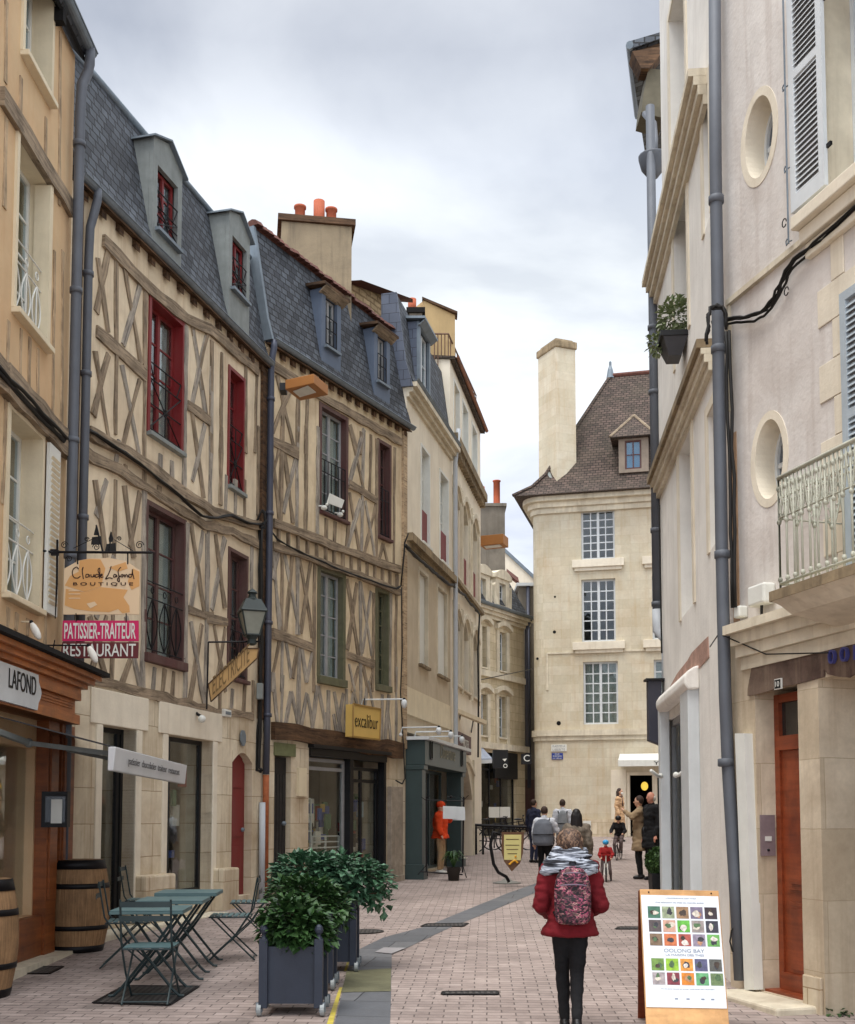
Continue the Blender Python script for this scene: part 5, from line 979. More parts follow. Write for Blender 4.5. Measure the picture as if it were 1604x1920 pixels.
# ================================================================ house R2, white, behind the grey pipe
W = WR2; H = W.hit; h2 = thing('white_house', 'tall white rendered house with carved ledges and a white shopfront left of the pinkish house', 'house', W.P(W.L, gz(10.2)))
hu = mean(H(1318, 30, .2)[1], H(1222, 455, .2)[1]); hl = mean(H(1330, 585, .2)[1], H(1226, 860, .2)[1])
HT = 12.6
Wa = W.rect((1264, 395), (1290, 325), (1290, 636), (1266, 680)); Wb = W.rect((1273, 850), (1298, 800), (1301, 1130), (1279, 1160)); Wc = W.rect((1318, 180), (1331, 165), (1333, 405), (1322, 430)); Wd = (Wc[0], Wc[1], Wb[2]+.3, Wb[3]-.3)
We = (Wa[0]-.1, Wa[1]+.1, hu+.9, hu+2.6)
WS = (H(1255, 1600)[0], H(1301, 1600)[0], gz(14)+.12, mean(H(1256, 1345)[1], H(1300, 1322)[1]))
m = MB(); W.wall(m, 0, W.L, gz(10)-.4, hu, [Wa, Wb, Wc, Wd, WS], .4); W.wall(m, .75, W.L, hu+.004, HT, [We], .4); m.build('wall', K['renderW'], h2)
W.body(h2, .0, W.L+.25, gz(10)-.4, hu, 6, K['renderW'], 'side_wall', .45)
for r in (Wa, Wb, Wc, Wd, We): window(W, h2, r, K['whiteB'], 2, 4, .33, cur='curtainG')
m = MB()
for r in (Wa, Wb, Wc, Wd, We): m = MB(); W.box(m, r[0]-.13, r[0], r[2]-.02, r[3]+.1, -.0, .018); W.box(m, r[1], r[1]+.13, r[2]-.02, r[3]+.1, -.0, .018); W.box(m, r[0], r[1], r[3], r[3]+.1, 0, .016); m.build('window_surround', K['stoneW'], h2)
def ledge(W, m, a0, a1, h, prof):
    for z0, z1_, o in prof: W.box(m, a0-o*.4, a1, h+z0, h+z1_-.002, 0, o)
m = MB(); ledge(W, m, 0, H(1326, 60)[0], hu, [(-.22, -.12, .05), (-.12, -.02, .10), (-.02, .07, .14), (.07, .15, .19)]); m.build('cornice', K['stoneM'], h2)
m = MB(); ledge(W, m, 0, H(1332, 585)[0]+.15, hl, [(-.16, -.08, .05), (-.08, .0, .09), (.0, .06, .12)]); m.build('string_course', K['stoneM'], h2)
m = MB(); ledge(W, m, 0, H(1332, 585)[0]+.15, hl, [(.062, .15, .16)]); m.build('sooty_ledge_top', K['stoneD'], h2)
# shopfront
shw = thing('shopfront_window', 'white framed narrow shop window with dark glass behind the standing board', 'shop window', W.P(WS[0], WS[2]))
m = MB(); ws_l, ws_r = H(1241, 1600, .12)[0], H(1316, 1600)[0]
W.box(m, ws_l, WS[0]+.02, gz(14)-.1, WS[3]+.18, 0, .12); W.box(m, WS[1]-.02, ws_r, gz(12)-.3, WS[3]+.22, 0, .12); W.box(m, WS[0]+.02, WS[1]-.02, WS[2]-.4, WS[2]+.06, 0, .1); m.build('pilasters', K['whiteB'], shw, bevel=.008)
m = MB(); pts = [(0.0, 0), (.12, -.01), (.16, .05), (.16, .13), (.12, .19), (.06, .23), (0, .25)]; a0, a1 = ws_l-.05, ws_r+.05
m.prism([W.P(a0, WS[3]+.1+z, o) for o, z in pts], W.u*(a1-a0)); m.build('rounded_hood', K['renderW'], shw, bevel=.02)
m = MB(); W.box(m, WS[0]+.02, WS[0]+.1, WS[2]+.06, WS[3], -.1, -.04); W.box(m, WS[1]-.1, WS[1]-.02, WS[2]+.06, WS[3], -.1, -.04); W.box(m, (WS[0]+WS[1])/2+.2, (WS[0]+WS[1])/2+.27, WS[2]+.06, WS[3], -.1, -.045); W.box(m, WS[0]+.1, WS[1]-.1, WS[3]-.08, WS[3], -.1, -.042); m.build('frame', K['greyp'], shw)
m = MB(); W.box(m, WS[0]+.1, WS[1]-.1, WS[2]+.06, WS[3]-.08, -.08, -.07); m.build('pane', K['glassS'], shw); m = MB(); W.box(m, WS[0]-.3, WS[1]+.3, WS[2]-.1, WS[3]+.2, -1.5, -1.45); m.build('interior', K['dim'], shw)
display(W, shw, WS[0]+.2, WS[1]-.3, WS[2]+.3, WS[3]-.8, -.5, 12, 31, 'goods')
m = MB(); rp_ = [r3(340, 1420)[0], r3(400, 1310)[0], r3(470, 1230)[0], r3(500, 1170)[0], r3(560, 1120)[0], r3(612, 1065)[0], r3(618, 1200)[0], r3(560, 1260)[0], r3(490, 1320)[0], r3(420, 1360)[0], r3(345, 1425)[0]]
W.poly(m, [(H(*p)[0]+random.uniform(-.02, .02), H(*p)[1]+random.uniform(-.03, .03)) for p in rp_], .001, .007); m.build('exposed_brick_patch', mat('exposed_red_masonry', (176, 140, 124), .95, .3, 6, .8, 20), h2)
# downpipe at its far corner with hopper
hp = at(1219, 296, 15.3); c0 = W.P(-.02, 0, .05); zt = at(1228, 210, 15.3).z
pipe([c0+W.up*z for z in (zt, 8, at(1240, 1150, 15.3).z)], .062, K['pipe'], h2, 'drainpipe', [c0+W.up*z for z in (8.4, 7.5, 5.6, 4.6)]); zb = at(1240, 1150, 15.3).z
pipe([c0+W.up*(zb+.03), c0+W.up*(zb-.25), c0+W.up*(zb-.4)-W.n*.1+W.u*.1, c0+W.up*(zb-.6)-W.n*.1+W.u*.12, c0+W.up*(gz(15)+2.6)-W.n*.1+W.u*.12], .068, K['pipeW'], h2, 'pale_lower_pipe')
m = MB(); m.lathe([(.07, -.28), (.16, -.16), (.2, 0), (.2, .02), (.05, .02)], Vector((hp.x+.04, hp.y, hp.z)), 16); m.build('rainwater_hopper', K['pipe'], h2, True)
# thin dark cables beside
def cable(name, label, pts, r=.012, sag=0, cat='cable', n=1):
    th = MB(); rn = random.Random(len(pts)+n)
    for j in range(n):
        o = Vector((rn.uniform(-1, 1), rn.uniform(-1, 1), rn.uniform(-1, 1)))*r*1.4 if n > 1 else Vector((0, 0, 0)); P = []
        for a, b in zip(pts, pts[1:]):
            a, b = Vector(a), Vector(b); k_ = max(2, int((b-a).length/.25))
            for k in range(k_): t = k/k_; P.append(a.lerp(b, t)+o+Vector((0, 0, -sag*4*t*(1-t)))+(Vector((rn.uniform(-1, 1), rn.uniform(-1, 1), rn.uniform(-1, 1)))*r*.7 if n > 1 else Vector((0, 0, 0))))
        P.append(Vector(pts[-1])+o); th.tube(P, r, 5)
    return tag(th.build(name, K['cable'], None, True), label, cat)
cable('cable', 'thin dark cable running down the far corner of the white house', [W.P(.22, hl-.3, .03), W.P(.22, 5, .03), W.P(.24, 3.9, .03)], .012)
# projecting dark sign box
sgb = thing('projecting_sign', 'dark slate-grey blank box sign projecting at the far corner of the white house', 'sign', W.P(.1, 3.2, .1)); A = at(1213, 1278, 15.0); B = at(1238, 1272, 15.0); C = at(1238, 1398, 15.0)
m = MB(); m.prism([Vector((A.x, 14.9, C.z+.06)), Vector((B.x, 14.9, C.z-.01)), Vector((B.x, 14.9, A.z)), Vector((A.x, 14.9, A.z))], (0, .14, 0)); m.build('box', mat('slate_grey_panel', (62, 62, 72), .5, .05), sgb, bevel=.008); m = MB(); m.box(A.x-.03, B.x+.05, 14.87, 15.07, A.z, A.z+.03); m.build('cap', K['black'], sgb)
for k, (x, y, s) in enumerate(((1239, 1455, -1), (1268, 1453, 1))):
    p = W.at(x, y, .13); t = thing('wall_hook', ('left' if k == 0 else 'right')+' of two white bent arm hooks on the white shopfront', 'hook', p, group='white arm hooks on the white shopfront'); m = MB(); q = at(x+s*18, y-10, p.y-.15); m.tube([p, p.lerp(q, .3)-Vector((0, 0, .02)), q], .022, 8); m.build('arm', K['white'], t, True); m = MB(); m.ell(p, .035); m.build('rose', K['white'], t)
# window planter
pl = thing('window_planter', 'grey tapered window planter with an olive-green shrub hung high on the white house', 'planter', W.at(1272, 600, .15)); a1 = H(1290, 600, 0)[0]; a0 = a1-.42; z0 = H(1274, 627, .16)[1]; z1_ = H(1274, 582, .16)[1]; cc = (a0+a1)/2
m = MB(); lo = .6; A = [W.P(cc+(x-cc)*lo, z0, o) for x, o in ((a0, .06), (a1, .06), (a1, .2), (a0, .2))]; B = [W.P(x, z1_-.06, o) for x, o in ((a0, .0), (a1, .0), (a1, .27), (a0, .27))]
m.v = A+B; m.f = [(0, 1, 2, 3), (7, 6, 5, 4), (0, 4, 5, 1), (1, 5, 6, 2), (2, 6, 7, 3), (3, 7, 4, 0)]; m.build('box', mat('dark_grey_plastic', (66, 66, 70), .5), pl); m = MB(); W.box(m, a0-.02, a1+.02, z1_-.06, z1_, -.0, .3); m.build('rim', K['black'], pl)
# leaves
def leaves(m, c, r, n, size, rn, up=.25, shell=.45, stretch=1.0):
    c = Vector(c)
    for k in range(n):
        while True:
            p = Vector((rn.uniform(-1, 1), rn.uniform(-1, 1), rn.uniform(-1, 1)))
            if shell < p.length < 1: break
        d = Vector((p.x*r[0], p.y*r[1], p.z*r[2])); q = c+d; out = (d.normalized()+Vector((rn.uniform(-.7, .7), rn.uniform(-.7, .7), rn.uniform(-.5, .3)+up*.0))).normalized()
        s = size*rn.uniform(.6, 1.25); side = out.cross(Vector((rn.uniform(-.4, .4), rn.uniform(-.4, .4), 1))).normalized(); nn = side.cross(out).normalized(); w_ = s*.36*stretch
        tip = q+out*s-nn*s*.22; mid = q+out*s*.45+nn*s*.05
        m.face([q, mid-side*w_, tip, mid+nn*-.01]); m.face([q, mid+nn*-.01, tip, mid+side*w_])
def leafm(name, c1, c2, c3, rough=.45):
    m, t, n, l, bs = newmat(name); oc = n.new('ShaderNodeTexCoord').outputs['Object']; q = n_noise(n, l, oc, 23, 2, .5); q2 = n_noise(n, l, oc, 4, 2, .5)
    c = n_mix(n, l, n_ramp(n, l, q, [(.38, G(0)), (.62, G(1))]), lin(c1), lin(c2)); c = n_mix(n, l, n_ramp(n, l, q2, [(.5, G(0)), (.75, G(.6))]), c, lin(c3))
    l.new(c, bs.inputs['Base Color']); bs.inputs['Roughness'].default_value = rough; bs.inputs['Specular IOR Level'].default_value = .4
    return m
K['leafO'] = leafm('olive_leaves', (96, 110, 70), (140, 150, 110), (80, 96, 60)); K['leaf'] = leafm('glossy_dark_leaves', (30, 54, 26), (56, 88, 44), (76, 110, 58)); K['leafB'] = leafm('bluish_laurel_leaves', (38, 70, 48), (86, 124, 94), (54, 92, 60)); K['box'] = leafm('boxwood_leaves', (40, 66, 28), (70, 98, 44), (54, 84, 36), .6)
rn = random.Random(5); m = MB(); leaves(m, W.P(cc-.02, z1_+.22, .12), (.17, .2, .26), 420, .07, rn, shell=0); leaves(m, W.P(cc-.1, z1_-.02, .3), (.10, .10, .12), 120, .06, rn, shell=0); m.build('foliage', K['leafO'], pl)
# ================================================================ R3: eave corner of the next house beyond, top left of R2
h3 = thing('timber_eaved_house', 'dark timber-eaved house corner peeping out behind the top of the white house', 'house', (3.5, 18, gz(18)))
y_ = 17.2; A = lambda x, y, d=y_: at(x, y, d)
m = MB(); zt_ = A(1232, 75, 17.6).z; m.prism([Vector((3.56, 16.2, 0)), Vector((6.5, 16.2, 0)), Vector((11, 33, 0)), Vector((7.9, 33, 0))], (0, 0, zt_-1.5)); m.build('wall', K['renderB'], h3)
m = MB(); m.prism([A(1178, 78), A(1256, 55), A(1256, 66), A(1180, 92)], (1.0, 3.6, .0)); m.build('roof', K['slate'], h3)
m = MB()
for k in range(6): m.prism([A(1184, 92, 17.3+.1*k), A(1254, 68, 17.3+.1*k), A(1254, 80, 17.3+.1*k), A(1196, 102, 17.3+.1*k)], (0, .05, 0))
m.build('rafter_ends', K['timberD'], h3)
m = MB(); m.tube([A(1181, 84, 17.15), A(1196, 218, 20.5)], .06, 8); m.build('gutter', K['zinc'], h3)
m = MB(); m.prism([A(1216, 128), A(1252, 132), A(1246, 222), A(1203, 210), A(1207, 175)], (0, .5, 0)); m.build('boarded_gable_soffit', mat('mossy_boards', (100, 94, 78), .8, .2, 5), h3)
m = MB(); m.prism([A(1186, 96, 17.1), A(1254, 84, 17.1), A(1217, 128, 17.1), A(1203, 128, 17.1)], (0, .3, 0)); m.build('soffit', K['timberD'], h3)
pipe([A(1210, 214, 17.0), A(1226, 232, 16.4), A(1228, 262, 15.7), A(1227, 290, 15.4)], .05, K['pipe'], h3)
# ================================================================ house R1, pinkish, nearest right
W = WR1; H = W.hit; h1_ = thing('pink_house', 'pinkish rendered house with two oval windows, louvred shutters and an iron balcony', 'house', W.P(0, gz(10)))
def ocu(cx, cy, x0, x1, y0, y1):
    s0, s1 = H(x0, cy)[0], H(x1, cy)[0]; t, b = H(cx, y0)[1], H(cx, y1)[1]; return ((s0+s1)/2, (t+b)/2, (s1-s0)/2, (t-b)/2)
O1 = ocu(1424, 257, 1398, 1451, 182, 332); O2 = ocu(1444, 857, 1417, 1470, 786, 935)
hK = mean(H(1373, 1180, .15)[1], H(1496, 1141, .15)[1]); hgt = 10.8
DR = (mean(H(1421, 1304)[0], H(1437, 1830)[0]), mean(H(1499, 1282)[0], H(1521, 1850)[0]), gz(9.3)+.05, H(1460, 1285)[1]); SH = (mean(H(1543, 1268)[0], H(1556, 1890)[0]), W.L-.4, gz(8)-.1, DR[3]-.02)
WU = (H(1548, 250)[0], H(1548, 250)[0]+.95, H(1560, 372)[1], H(1560, 372)[1]+2.0); WM = (H(1596, 700)[0]+.1, H(1596, 700)[0]+1.1, H(1470, 1106, .6)[1]+.05, H(1590, 545)[1])
rings = [(c, h, a*1.32, b+a*.32) for c, h, a, b in (O1, O2)]; ho = [(c-a-.001, c+a+.001, h-b, h+b) for c, h, a, b in rings]
m = MB(); W.wall(m, 0, W.L, hK-.002, hgt, ho+[WU, WM], .4)
for c, h, a, b in rings:
    n = 40; R_ = []
    for k in range(n):
        t = 2*math.pi*k/n; cx, sx_ = math.cos(t), math.sin(t); q = max(abs(cx), abs(sx_)); R_.append(((c+a*cx/q, h+b*sx_/q), (c+a*cx, h+b*sx_)))
    for k in range(n): A, B = R_[k], R_[(k+1) % n]; m.face([W.P(*A[0]), W.P(*B[0]), W.P(*B[1]), W.P(*A[1])])
m.build('wall', K['renderP'], h1_)
for (c, h, a, b) in (O1, O2):
    n = 40; m = MB(); E = lambda k, f, o: W.P(c+a*f*math.cos(2*math.pi*k/n), h+b*(1+(f-1)*a/b)*math.sin(2*math.pi*k/n), o)
    for k in range(n): m.face([E(k, 1.34, .006), E(k+1, 1.34, .006), E(k+1, 1.0, .006), E(k, 1.0, .006)][::-1]); m.face([E(k, 1.0, .006), E(k+1, 1.0, .006), E(k+1, .95, -.24), E(k, .95, -.24)]); m.face([E(k, 1.34, -.02), E(k+1, 1.34, -.02), E(k+1, 1.34, .006), E(k, 1.34, .006)])
    ring = m.build('oval_stone_ring', K['stoneW'], h1_); m = MB()
    for k in range(n): m.face([E(k, .97, -.18), E(k+1, .97, -.18), E(k+1, .80, -.18), E(k, .80, -.18)][::-1]); m.face([E(k, .80, -.18), E(k+1, .80, -.18), E(k+1, .80, -.24), E(k, .80, -.24)])
    W.box(m, c-.02, c+.02, h-b*.8, h+b*.8, -.23, -.185); W.box(m, c-a*.75, c+a*.75, h-.02, h+.02, -.23, -.187); wn_ = m.build('oval_window', K['whiteB'], h1_); m = MB(); m.face([E(k, .82, -.21) for k in range(n)]); m.build('pane', mat('reflecting_pane', (84, 90, 98), .06, .1, 2, 0, spec=1), wn_)
m = MB(); W.wall(m, 0, W.L, gz(10)-.5, hK-.004, [DR, SH], .55, .04); m.build('ground_floor_wall', blocks('worn_beige_stone', (196, 180, 154), (214, 200, 176), (180, 164, 138), .9, .55, .004, .5, .92, .2, .45, lin((140, 118, 92)), .12), h1_)
W.body(h1_, .05, W.L, gz(10)-.5, hgt, 5, K['renderP'], 'side_wall', .6)
m = MB(); ledge(W, m, H(1376, 1180, .15)[0], W.L, hK, [(-.36, -.25, .07), (-.25, -.15, .11), (-.15, -.05, .15), (-.05, .03, .21)]); m.build('cornice', K['stoneM'], h1_)
window(W, h1_, WU, K['whiteB'], 2, 4, .25, cas=K['stoneM'], cw=.12, cur='curtain'); window(W, h1_, WM, K['whiteB'], 2, 5, .25, cas=K['stoneW'], cw=.14, cur='curtain')
m = MB(); ledge(W, m, WU[0]-.2, WU[1]+.3, WU[2]-.06, [(-.30, -.18, .06), (-.18, -.06, .1), (-.06, .05, .16)]); m.build('window_sill', K['stoneW'], h1_, bevel=.01)
m = MB(); hs = mean(H(1376, 565)[1], H(1514, 450)[1]); W.box(m, .12, WU[0]-.21, hs-.02, hs+.03, 0, .04); W.box(m, .12, .15, hs-1.0, hs-.02, 0, .03); m.build('string_course', K['stoneM'], h1_)
# toothed corner stones round the lower window
m = MB(); z = WM[2]
for k in range(9): W.box(m, WM[0]-.14-(.34 if k % 2 else .16), WM[0]-.141, z, z+.30, 0, .012); z += .305
m.build('quoins', K['stoneW'], h1_, bevel=.006)
def shutter(W, a0, a1, h0, h1, mt, par, o=.04, nm='shutter'):
    m = MB(); f = .07; t = .035
    for b in ((a0, a0+f, h0, h1), (a1-f, a1, h0, h1), (a0+f, a1-f, h0, h0+f*1.8), (a0+f, a1-f, h1-f, h1), (a0+f, a1-f, h0+(h1-h0)*.55, h0+(h1-h0)*.55+f)): W.box(m, b[0], b[1], b[2], b[3], o, o+t)
    s_ = m.build(nm, mt, par); m = MB(); n = int((h1-h0)/.052)
    for k in range(n):
        h = h0+.13+(h1-h0-.22)*k/n
        m.prism([W.P(a0+f, h, o+.032), W.P(a1-f, h, o+.032), W.P(a1-f, h+.038, o+.006), W.P(a0+f, h+.038, o+.006)], W.up*.007)
    m.build('louvre_slats', mt, s_); m = MB(); W.box(m, a0+f, a1-f, h0+.12, h1-.07, o-.005, o-.001); 
    m.build('shadow_gap_backing', K['greyp'], s_); m = MB()
    for h in (h0+.3, h1-.5): W.box(m, a1-.02, a1+.05, h, h+.03, o-.01, o+.012)
    m.build('hinge', K['iron'], s_); return s_
sh0, sh1 = H(1481, 250, .07)[0], H(1545, 250, .07)[0]
shutter(W, sh0, sh1, mean(H(1484, 398, .07)[1], H(1547, 350, .07)[1]), WU[3]+.1, K['whiteB'], h1_)
sm0 = H(1578, 700, .07)[0]; shutter(W, sm0, sm0+.42, WM[2]+.05, mean(H(1577, 560, .07)[1], WM[3]), mat('grey_blue_shutter_paint', (170, 180, 186), .6, .08, 6, .1, dirty=.2), h1_)
m = MB(); a = sh0-.02; m.tube([W.P(a, WU[3], .09), W.P(a, WU[2]-.15, .09)], .008, 6)
for h in (WU[2]+.5, WU[2]+1.2, WU[2]-.12): m.tube([W.P(a, h, .06), W.P(a-.04, h+.01, .06), W.P(a-.075, h-.005, .06), W.P(a-.08, h+.03, .06), W.P(a-.06, h+.045, .06)], .006, 5)
m.build('shutter_stay_rod', K['zinc'], h1_); m = MB()
for (x, y) in ((1471, 418), (1475, 546)): c = W.at(x, y, .05); m.tube([c+W.u*.03*math.cos(t)+W.up*.035*math.sin(t) for t in [k*math.pi/5 for k in range(10)]], .005, 5)
m.build('iron_hook', K['iron'], h1_)
# balcony
bp = .62; b0 = H(1464, 1106, bp)[0]; bh = mean(H(1464, 1106, bp)[1], H(1604, 1062, bp)[1]); bt = mean(H(1446, 904, bp)[1], H(1604, 825, bp)[1]); b1 = W.L-.9
bal = thing('balcony', 'stone balcony with pale green-grey ornate cast iron railing on the pink house', 'balcony', W.P(b0, bh, .1)); m = MB()
prof = [(0, bh), (bp+.05, bh), (bp+.05, bh-.07), (bp-.03, bh-.1), (bp-.12, bh-.16), (.3, bh-.2), (0, bh-.26)]
m.prism([W.P(b0-.05, z, o) for o, z in prof], W.u*(b1-b0)); m.build('slab', K['stoneM'], bal); m = MB(); W.box(m, b0-.06, b1, bh-.075, bh-.002, bp+.052, bp+.06); W.box(m, b0-.07, b0-.052, bh-.075, bh-.002, 0, bp+.05); m.build('sooty_edge', K['stoneD'], bal)
RM = mat('verdigris_cream_iron', (178, 178, 162), .6, .12, 9, .2, dirty=.3, dcol=lin((120, 116, 96))); m = MB(); hb0, hb1 = bh+.05, bt
def bay(A, B, n):
    m.tube([A+W.up*hb1, B+W.up*hb1], .018, 6); m.tube([A+W.up*hb0, B+W.up*hb0], .012, 6); m.tube([A+W.up*(hb1-.3), B+W.up*(hb1-.3)], .007, 5)
    for k in range(n+1):
        p = A.lerp(B, k/n); m.tube([p+W.up*bh, p+W.up*(hb1)], .009, 6); d = (B-A)/n
        for z in (hb1-.33, hb1-.08, hb0+.03): m.ell(p+W.up*z, (.018, .018, .022), 8)
        if k < n:
            for s in (0, 1):
                q = A.lerp(B, (k+s)/n); sg_ = 1 if s == 0 else -1
                m.tube([q+d*sg_*.02+W.up*(hb1-.34), q+d*sg_*.22+W.up*(hb1-.28), q+d*sg_*.42+W.up*(hb1-.16), q+d*sg_*.5+W.up*(hb1-.02)], .008, 5)
                m.tube([q+d*sg_*(.28+.16*math.cos(t))+W.up*(hb1-.11+.05*math.sin(t)) for t in [i*.7 for i in range(9)]], .006, 5)
                m.tube([q+d*sg_*(.2+.13*math.cos(t))+W.up*(hb1-.23+.04*math.sin(t)) for t in [i*.7 for i in range(9)]], .005, 5)
Z0 = W.P(b0, 0, bp); bay(Z0, W.P(b1-.1, 0, bp), 22); bay(W.P(b0, 0, .02), Z0, 4); m.build('railing', RM, bal, True)
# ground-floor: door, piers
m = MB(); W.box(m, DR[0]-.02, DR[1]+.02, DR[2], DR[2]+.02, -.5, 0); dq = -.14
W.box(m, DR[0], DR[0]+.07, DR[2]+.02, DR[3]-.05, dq-.06, dq); W.box(m, DR[1]-.07, DR[1], DR[2]+.02, DR[3]-.05, dq-.06, dq); ht = H(1465, 1394, dq)[1]; W.box(m, DR[0]+.07, DR[1]-.07, ht-.06, ht+.06, dq-.06, dq+.03); W.box(m, DR[0]+.07, DR[1]-.07, DR[3]-.12, DR[3]-.05, dq-.06, dq-.001)
W.box(m, DR[0]+.07, DR[1]-.07, DR[2]+.03, ht-.061, dq-.06, dq-.02)
for h0, h1 in ((DR[2]+.15, DR[2]+.75), (DR[2]+.85, ht-.15)): 
    W.box(m, DR[0]+.16, DR[1]-.16, h0, h1, dq-.019, dq-.008); W.box(m, DR[0]+.2, DR[1]-.2, h0+.05, h1-.05, dq-.0079, dq+.004)
W.box(m, DR[0]+.06, DR[1]-.06, DR[2]+.02, DR[2]+.16, dq-.02, dq+.025); dr_ = m.build('door', K['bdoor'], h1_); m = MB(); W.box(m, DR[0]+.07, DR[1]-.07, ht+.06, DR[3]-.12, dq-.04, dq-.035); m.build('fanlight_pane', mat('dark_pane', (40, 36, 32), .1, .1, 2, 0, spec=.8), dr_)
m = MB(); m.ell(W.P(DR[1]-.12, DR[2]+1.05, dq+.03), .03); m.build('handle', K['zinc'], dr_)
m = MB(); W.box(m, DR[0]-.2, DR[1]+.2, DR[2]-.35, DR[2]-.003, -.2, .42); m.build('door_step', K['stoneM'], h1_, bevel=.02)
ic = thing('intercom_panel', 'mauve metal intercom plate on the stone beside the brown door', 'intercom', W.P(DR[0], 1.6, -.1)); m = MB(); q0 = W.P(DR[0]+.002, 0, -.02)
a_, b_ = H(1446, 1600)[0], 0; hh0, hh1 = at(1453, 1605, 9.7).z, at(1453, 1528, 9.7).z; m.prism([W.P(DR[0]+.003, hh0, .02), W.P(DR[0]+.003, hh0, -.12), W.P(DR[0]+.003, hh1, -.12), W.P(DR[0]+.003, hh1, .02)], W.u*.012); m.build('plate', mat('mauve_metal', (132, 116, 118), .5, .15, 9), ic)
m = MB(); hc = hh0+(hh1-hh0)*.42; m.prism([W.P(DR[0]+.016, hc-.02, -.02), W.P(DR[0]+.016, hc-.02, -.08), W.P(DR[0]+.016, hc+.02, -.08), W.P(DR[0]+.016, hc+.02, -.02)], W.u*.006); m.build('name_window', K['white'], ic); m = MB(); m.ell(W.P(DR[0]+.018, hh0+.05, -.05), (.012, .012, .012), 10); m.build('button', K['iron'], ic)
# torn brown fascia with number and letters
fas = MB(); top = r3(890, 1275, 960, 1215, 1050, 1175, 1100, 1155, 1200, 1120, 1290, 1100, 1400, 1060, 1500, 1040, 1604, 1015); bot = r3(1604, 1300, 1540, 1345, 1480, 1330, 1400, 1325, 1380, 1290, 1370, 1330, 1200, 1375, 1090, 1405, 950, 1445, 860, 1470, 858, 1405)
pp = [H(*p, .08) for p in top+bot]; j = [(a+random.uniform(-.012, .012), h+random.uniform(-.012, .012)) for a, h in pp]; ee = len(top)
ext = j[:ee]+[(W.L-.4, j[ee-1][1]+.05), (W.L-.4, j[ee][1]-.05)]+j[ee:]; W.poly(fas, ext, .042, .06); fz = fas.build('torn_brown_fascia', mat('glue_stained_brown_board', (84, 66, 58), .9, .35, 7, .7, 30, dirty=.6, dcol=lin((150, 130, 110))), h1_)
for i, (tt, x0, x1, y0, y1) in enumerate((('O', 1420, 1462, 1150, 1245), ('O', 1500, 1548, 1130, 1230), ('L', 1592, 1640, 1115, 1215))):
    a = r3(x0, (y0+y1)/2)[0]; b = r3(x1, (y0+y1)/2)[0]; t0 = H(*r3((x0+x1)/2, y0)[0], .1); t1 = H(*r3((x0+x1)/2, y1)[0], .1); s0 = H(*a, .1)[0]; s1 = H(*b, .1)[0]
    text(tt, mat('blue_violet_letters_%d' % i, (70, 72, 130), .4, .05), fz, W.P(s0, t1[1], .075), W.u, W.up, s1-s0, t0[1]-t1[1], ext=.03)
lo_s = H(1604, 1200, .1)[0]+.35
np_ = thing('house_number_plate', 'small dark house number plate reading 10 above the brown door', 'number plate', W.P(*H(1459, 1283), .05)); r = W.rect((1453, 1274), (1466, 1271), (1466, 1291), (1453, 1294), .07); m = MB(); W.box(m, *r, .062, .075); m.build('plate', K['white'], np_); m = MB(); W.box(m, r[0]+.008, r[1]-.008, r[2]+.008, r[3]-.008, .0752, .078); m.build('panel', K['black'], np_); text('10', K['white'], np_, W.P(r[0]+(r[1]-r[0])*.22, r[2]+(r[3]-r[2])*.25, .0785), W.u, W.up, (r[1]-r[0])*.56, (r[3]-r[2])*.5, ext=.002)
# shop frame at right edge, mostly out of view
shopwin(W, h1_, (SH[0], SH[1], SH[2], SH[3]), K['pipe'], back=2, rev=.5, div=(.4,), fr=.09, dimm='dark')
m = MB()
for a0, a1 in ((-.02, .0),): pass
for (a, b) in ((DR[1]+.02, SH[0]-.02), (.3, DR[0]-.02)): m = MB(); W.box(m, a, b, gz(9)-.4, gz(9)+.28, .04, .07); m.build('pier_base', K['stoneG'], h1_, bevel=.01)
# meter boxes, white cover plank, pipes and cables
mb = thing('junction_box', 'larger white junction box above the ledge of the pink house', 'junction box', W.at(1420, 1116, .05)); r = W.rect((1404, 1101), (1436, 1091), (1436, 1131), (1406, 1138), .1); m = MB(); W.box(m, *r, .0, .12); m.build('box', K['white'], mb, bevel=.02); m = MB(); m.tube([W.P((r[0]+r[1])/2, r[2]+.02, .06), W.P((r[0]+r[1])/2-.02, r[2]-.1, .05)], .012, 6); m.build('cable_tail', K['cable'], mb)
mb = thing('junction_box', 'small white rounded box on the corner ledge of the pink house by the grey pipe', 'junction box', W.at(1378, 1147, .05)); r = W.rect((1372, 1138), (1384, 1135), (1385, 1156), (1374, 1160), .1); m = MB(); W.box(m, *r, .0, .09); m.build('box', K['white'], mb, bevel=.015)
m = MB(); P = [W.at(1378, 1375, .12), W.at(1396, 1375, .12), W.at(1414, 1856, .12), W.at(1396, 1856, .12)]; m.prism([P[3], P[2], P[1], P[0]], -W.n*.09); tag(m.build('cable_cover', K['white']), 'long white vertical cable cover plank between the grey pipe and the pink house pier', 'cable cover')
pp = [at(1340, -120, 10.0), at(1342, 300, 10.0), at(1348, 700, 10.0), at(1354, 1050, 10.0), at(1360, 1300, 10.0), at(1366, 1445, 10.0), at(1378, 1640, 9.95), at(1389, 1838, 9.9)]
m = MB(); m.tube(pp, .056, 14); dp = m.build('grey_drainpipe', K['pipe'], None, True); tag(dp, 'tall grey drainpipe standing between the white and pink houses', 'drainpipe')
for y in (375, 655, 1040, 1430): 
    q = MB(); k = [p for p in pp]; c = at(1342+(y-300)*.017, y, 10.0); q.lathe([(.058, -.035), (.07, -.03), (.07, .03), (.058, .035)], c, 14); q.build('collar', K['pipe'], dp, True)
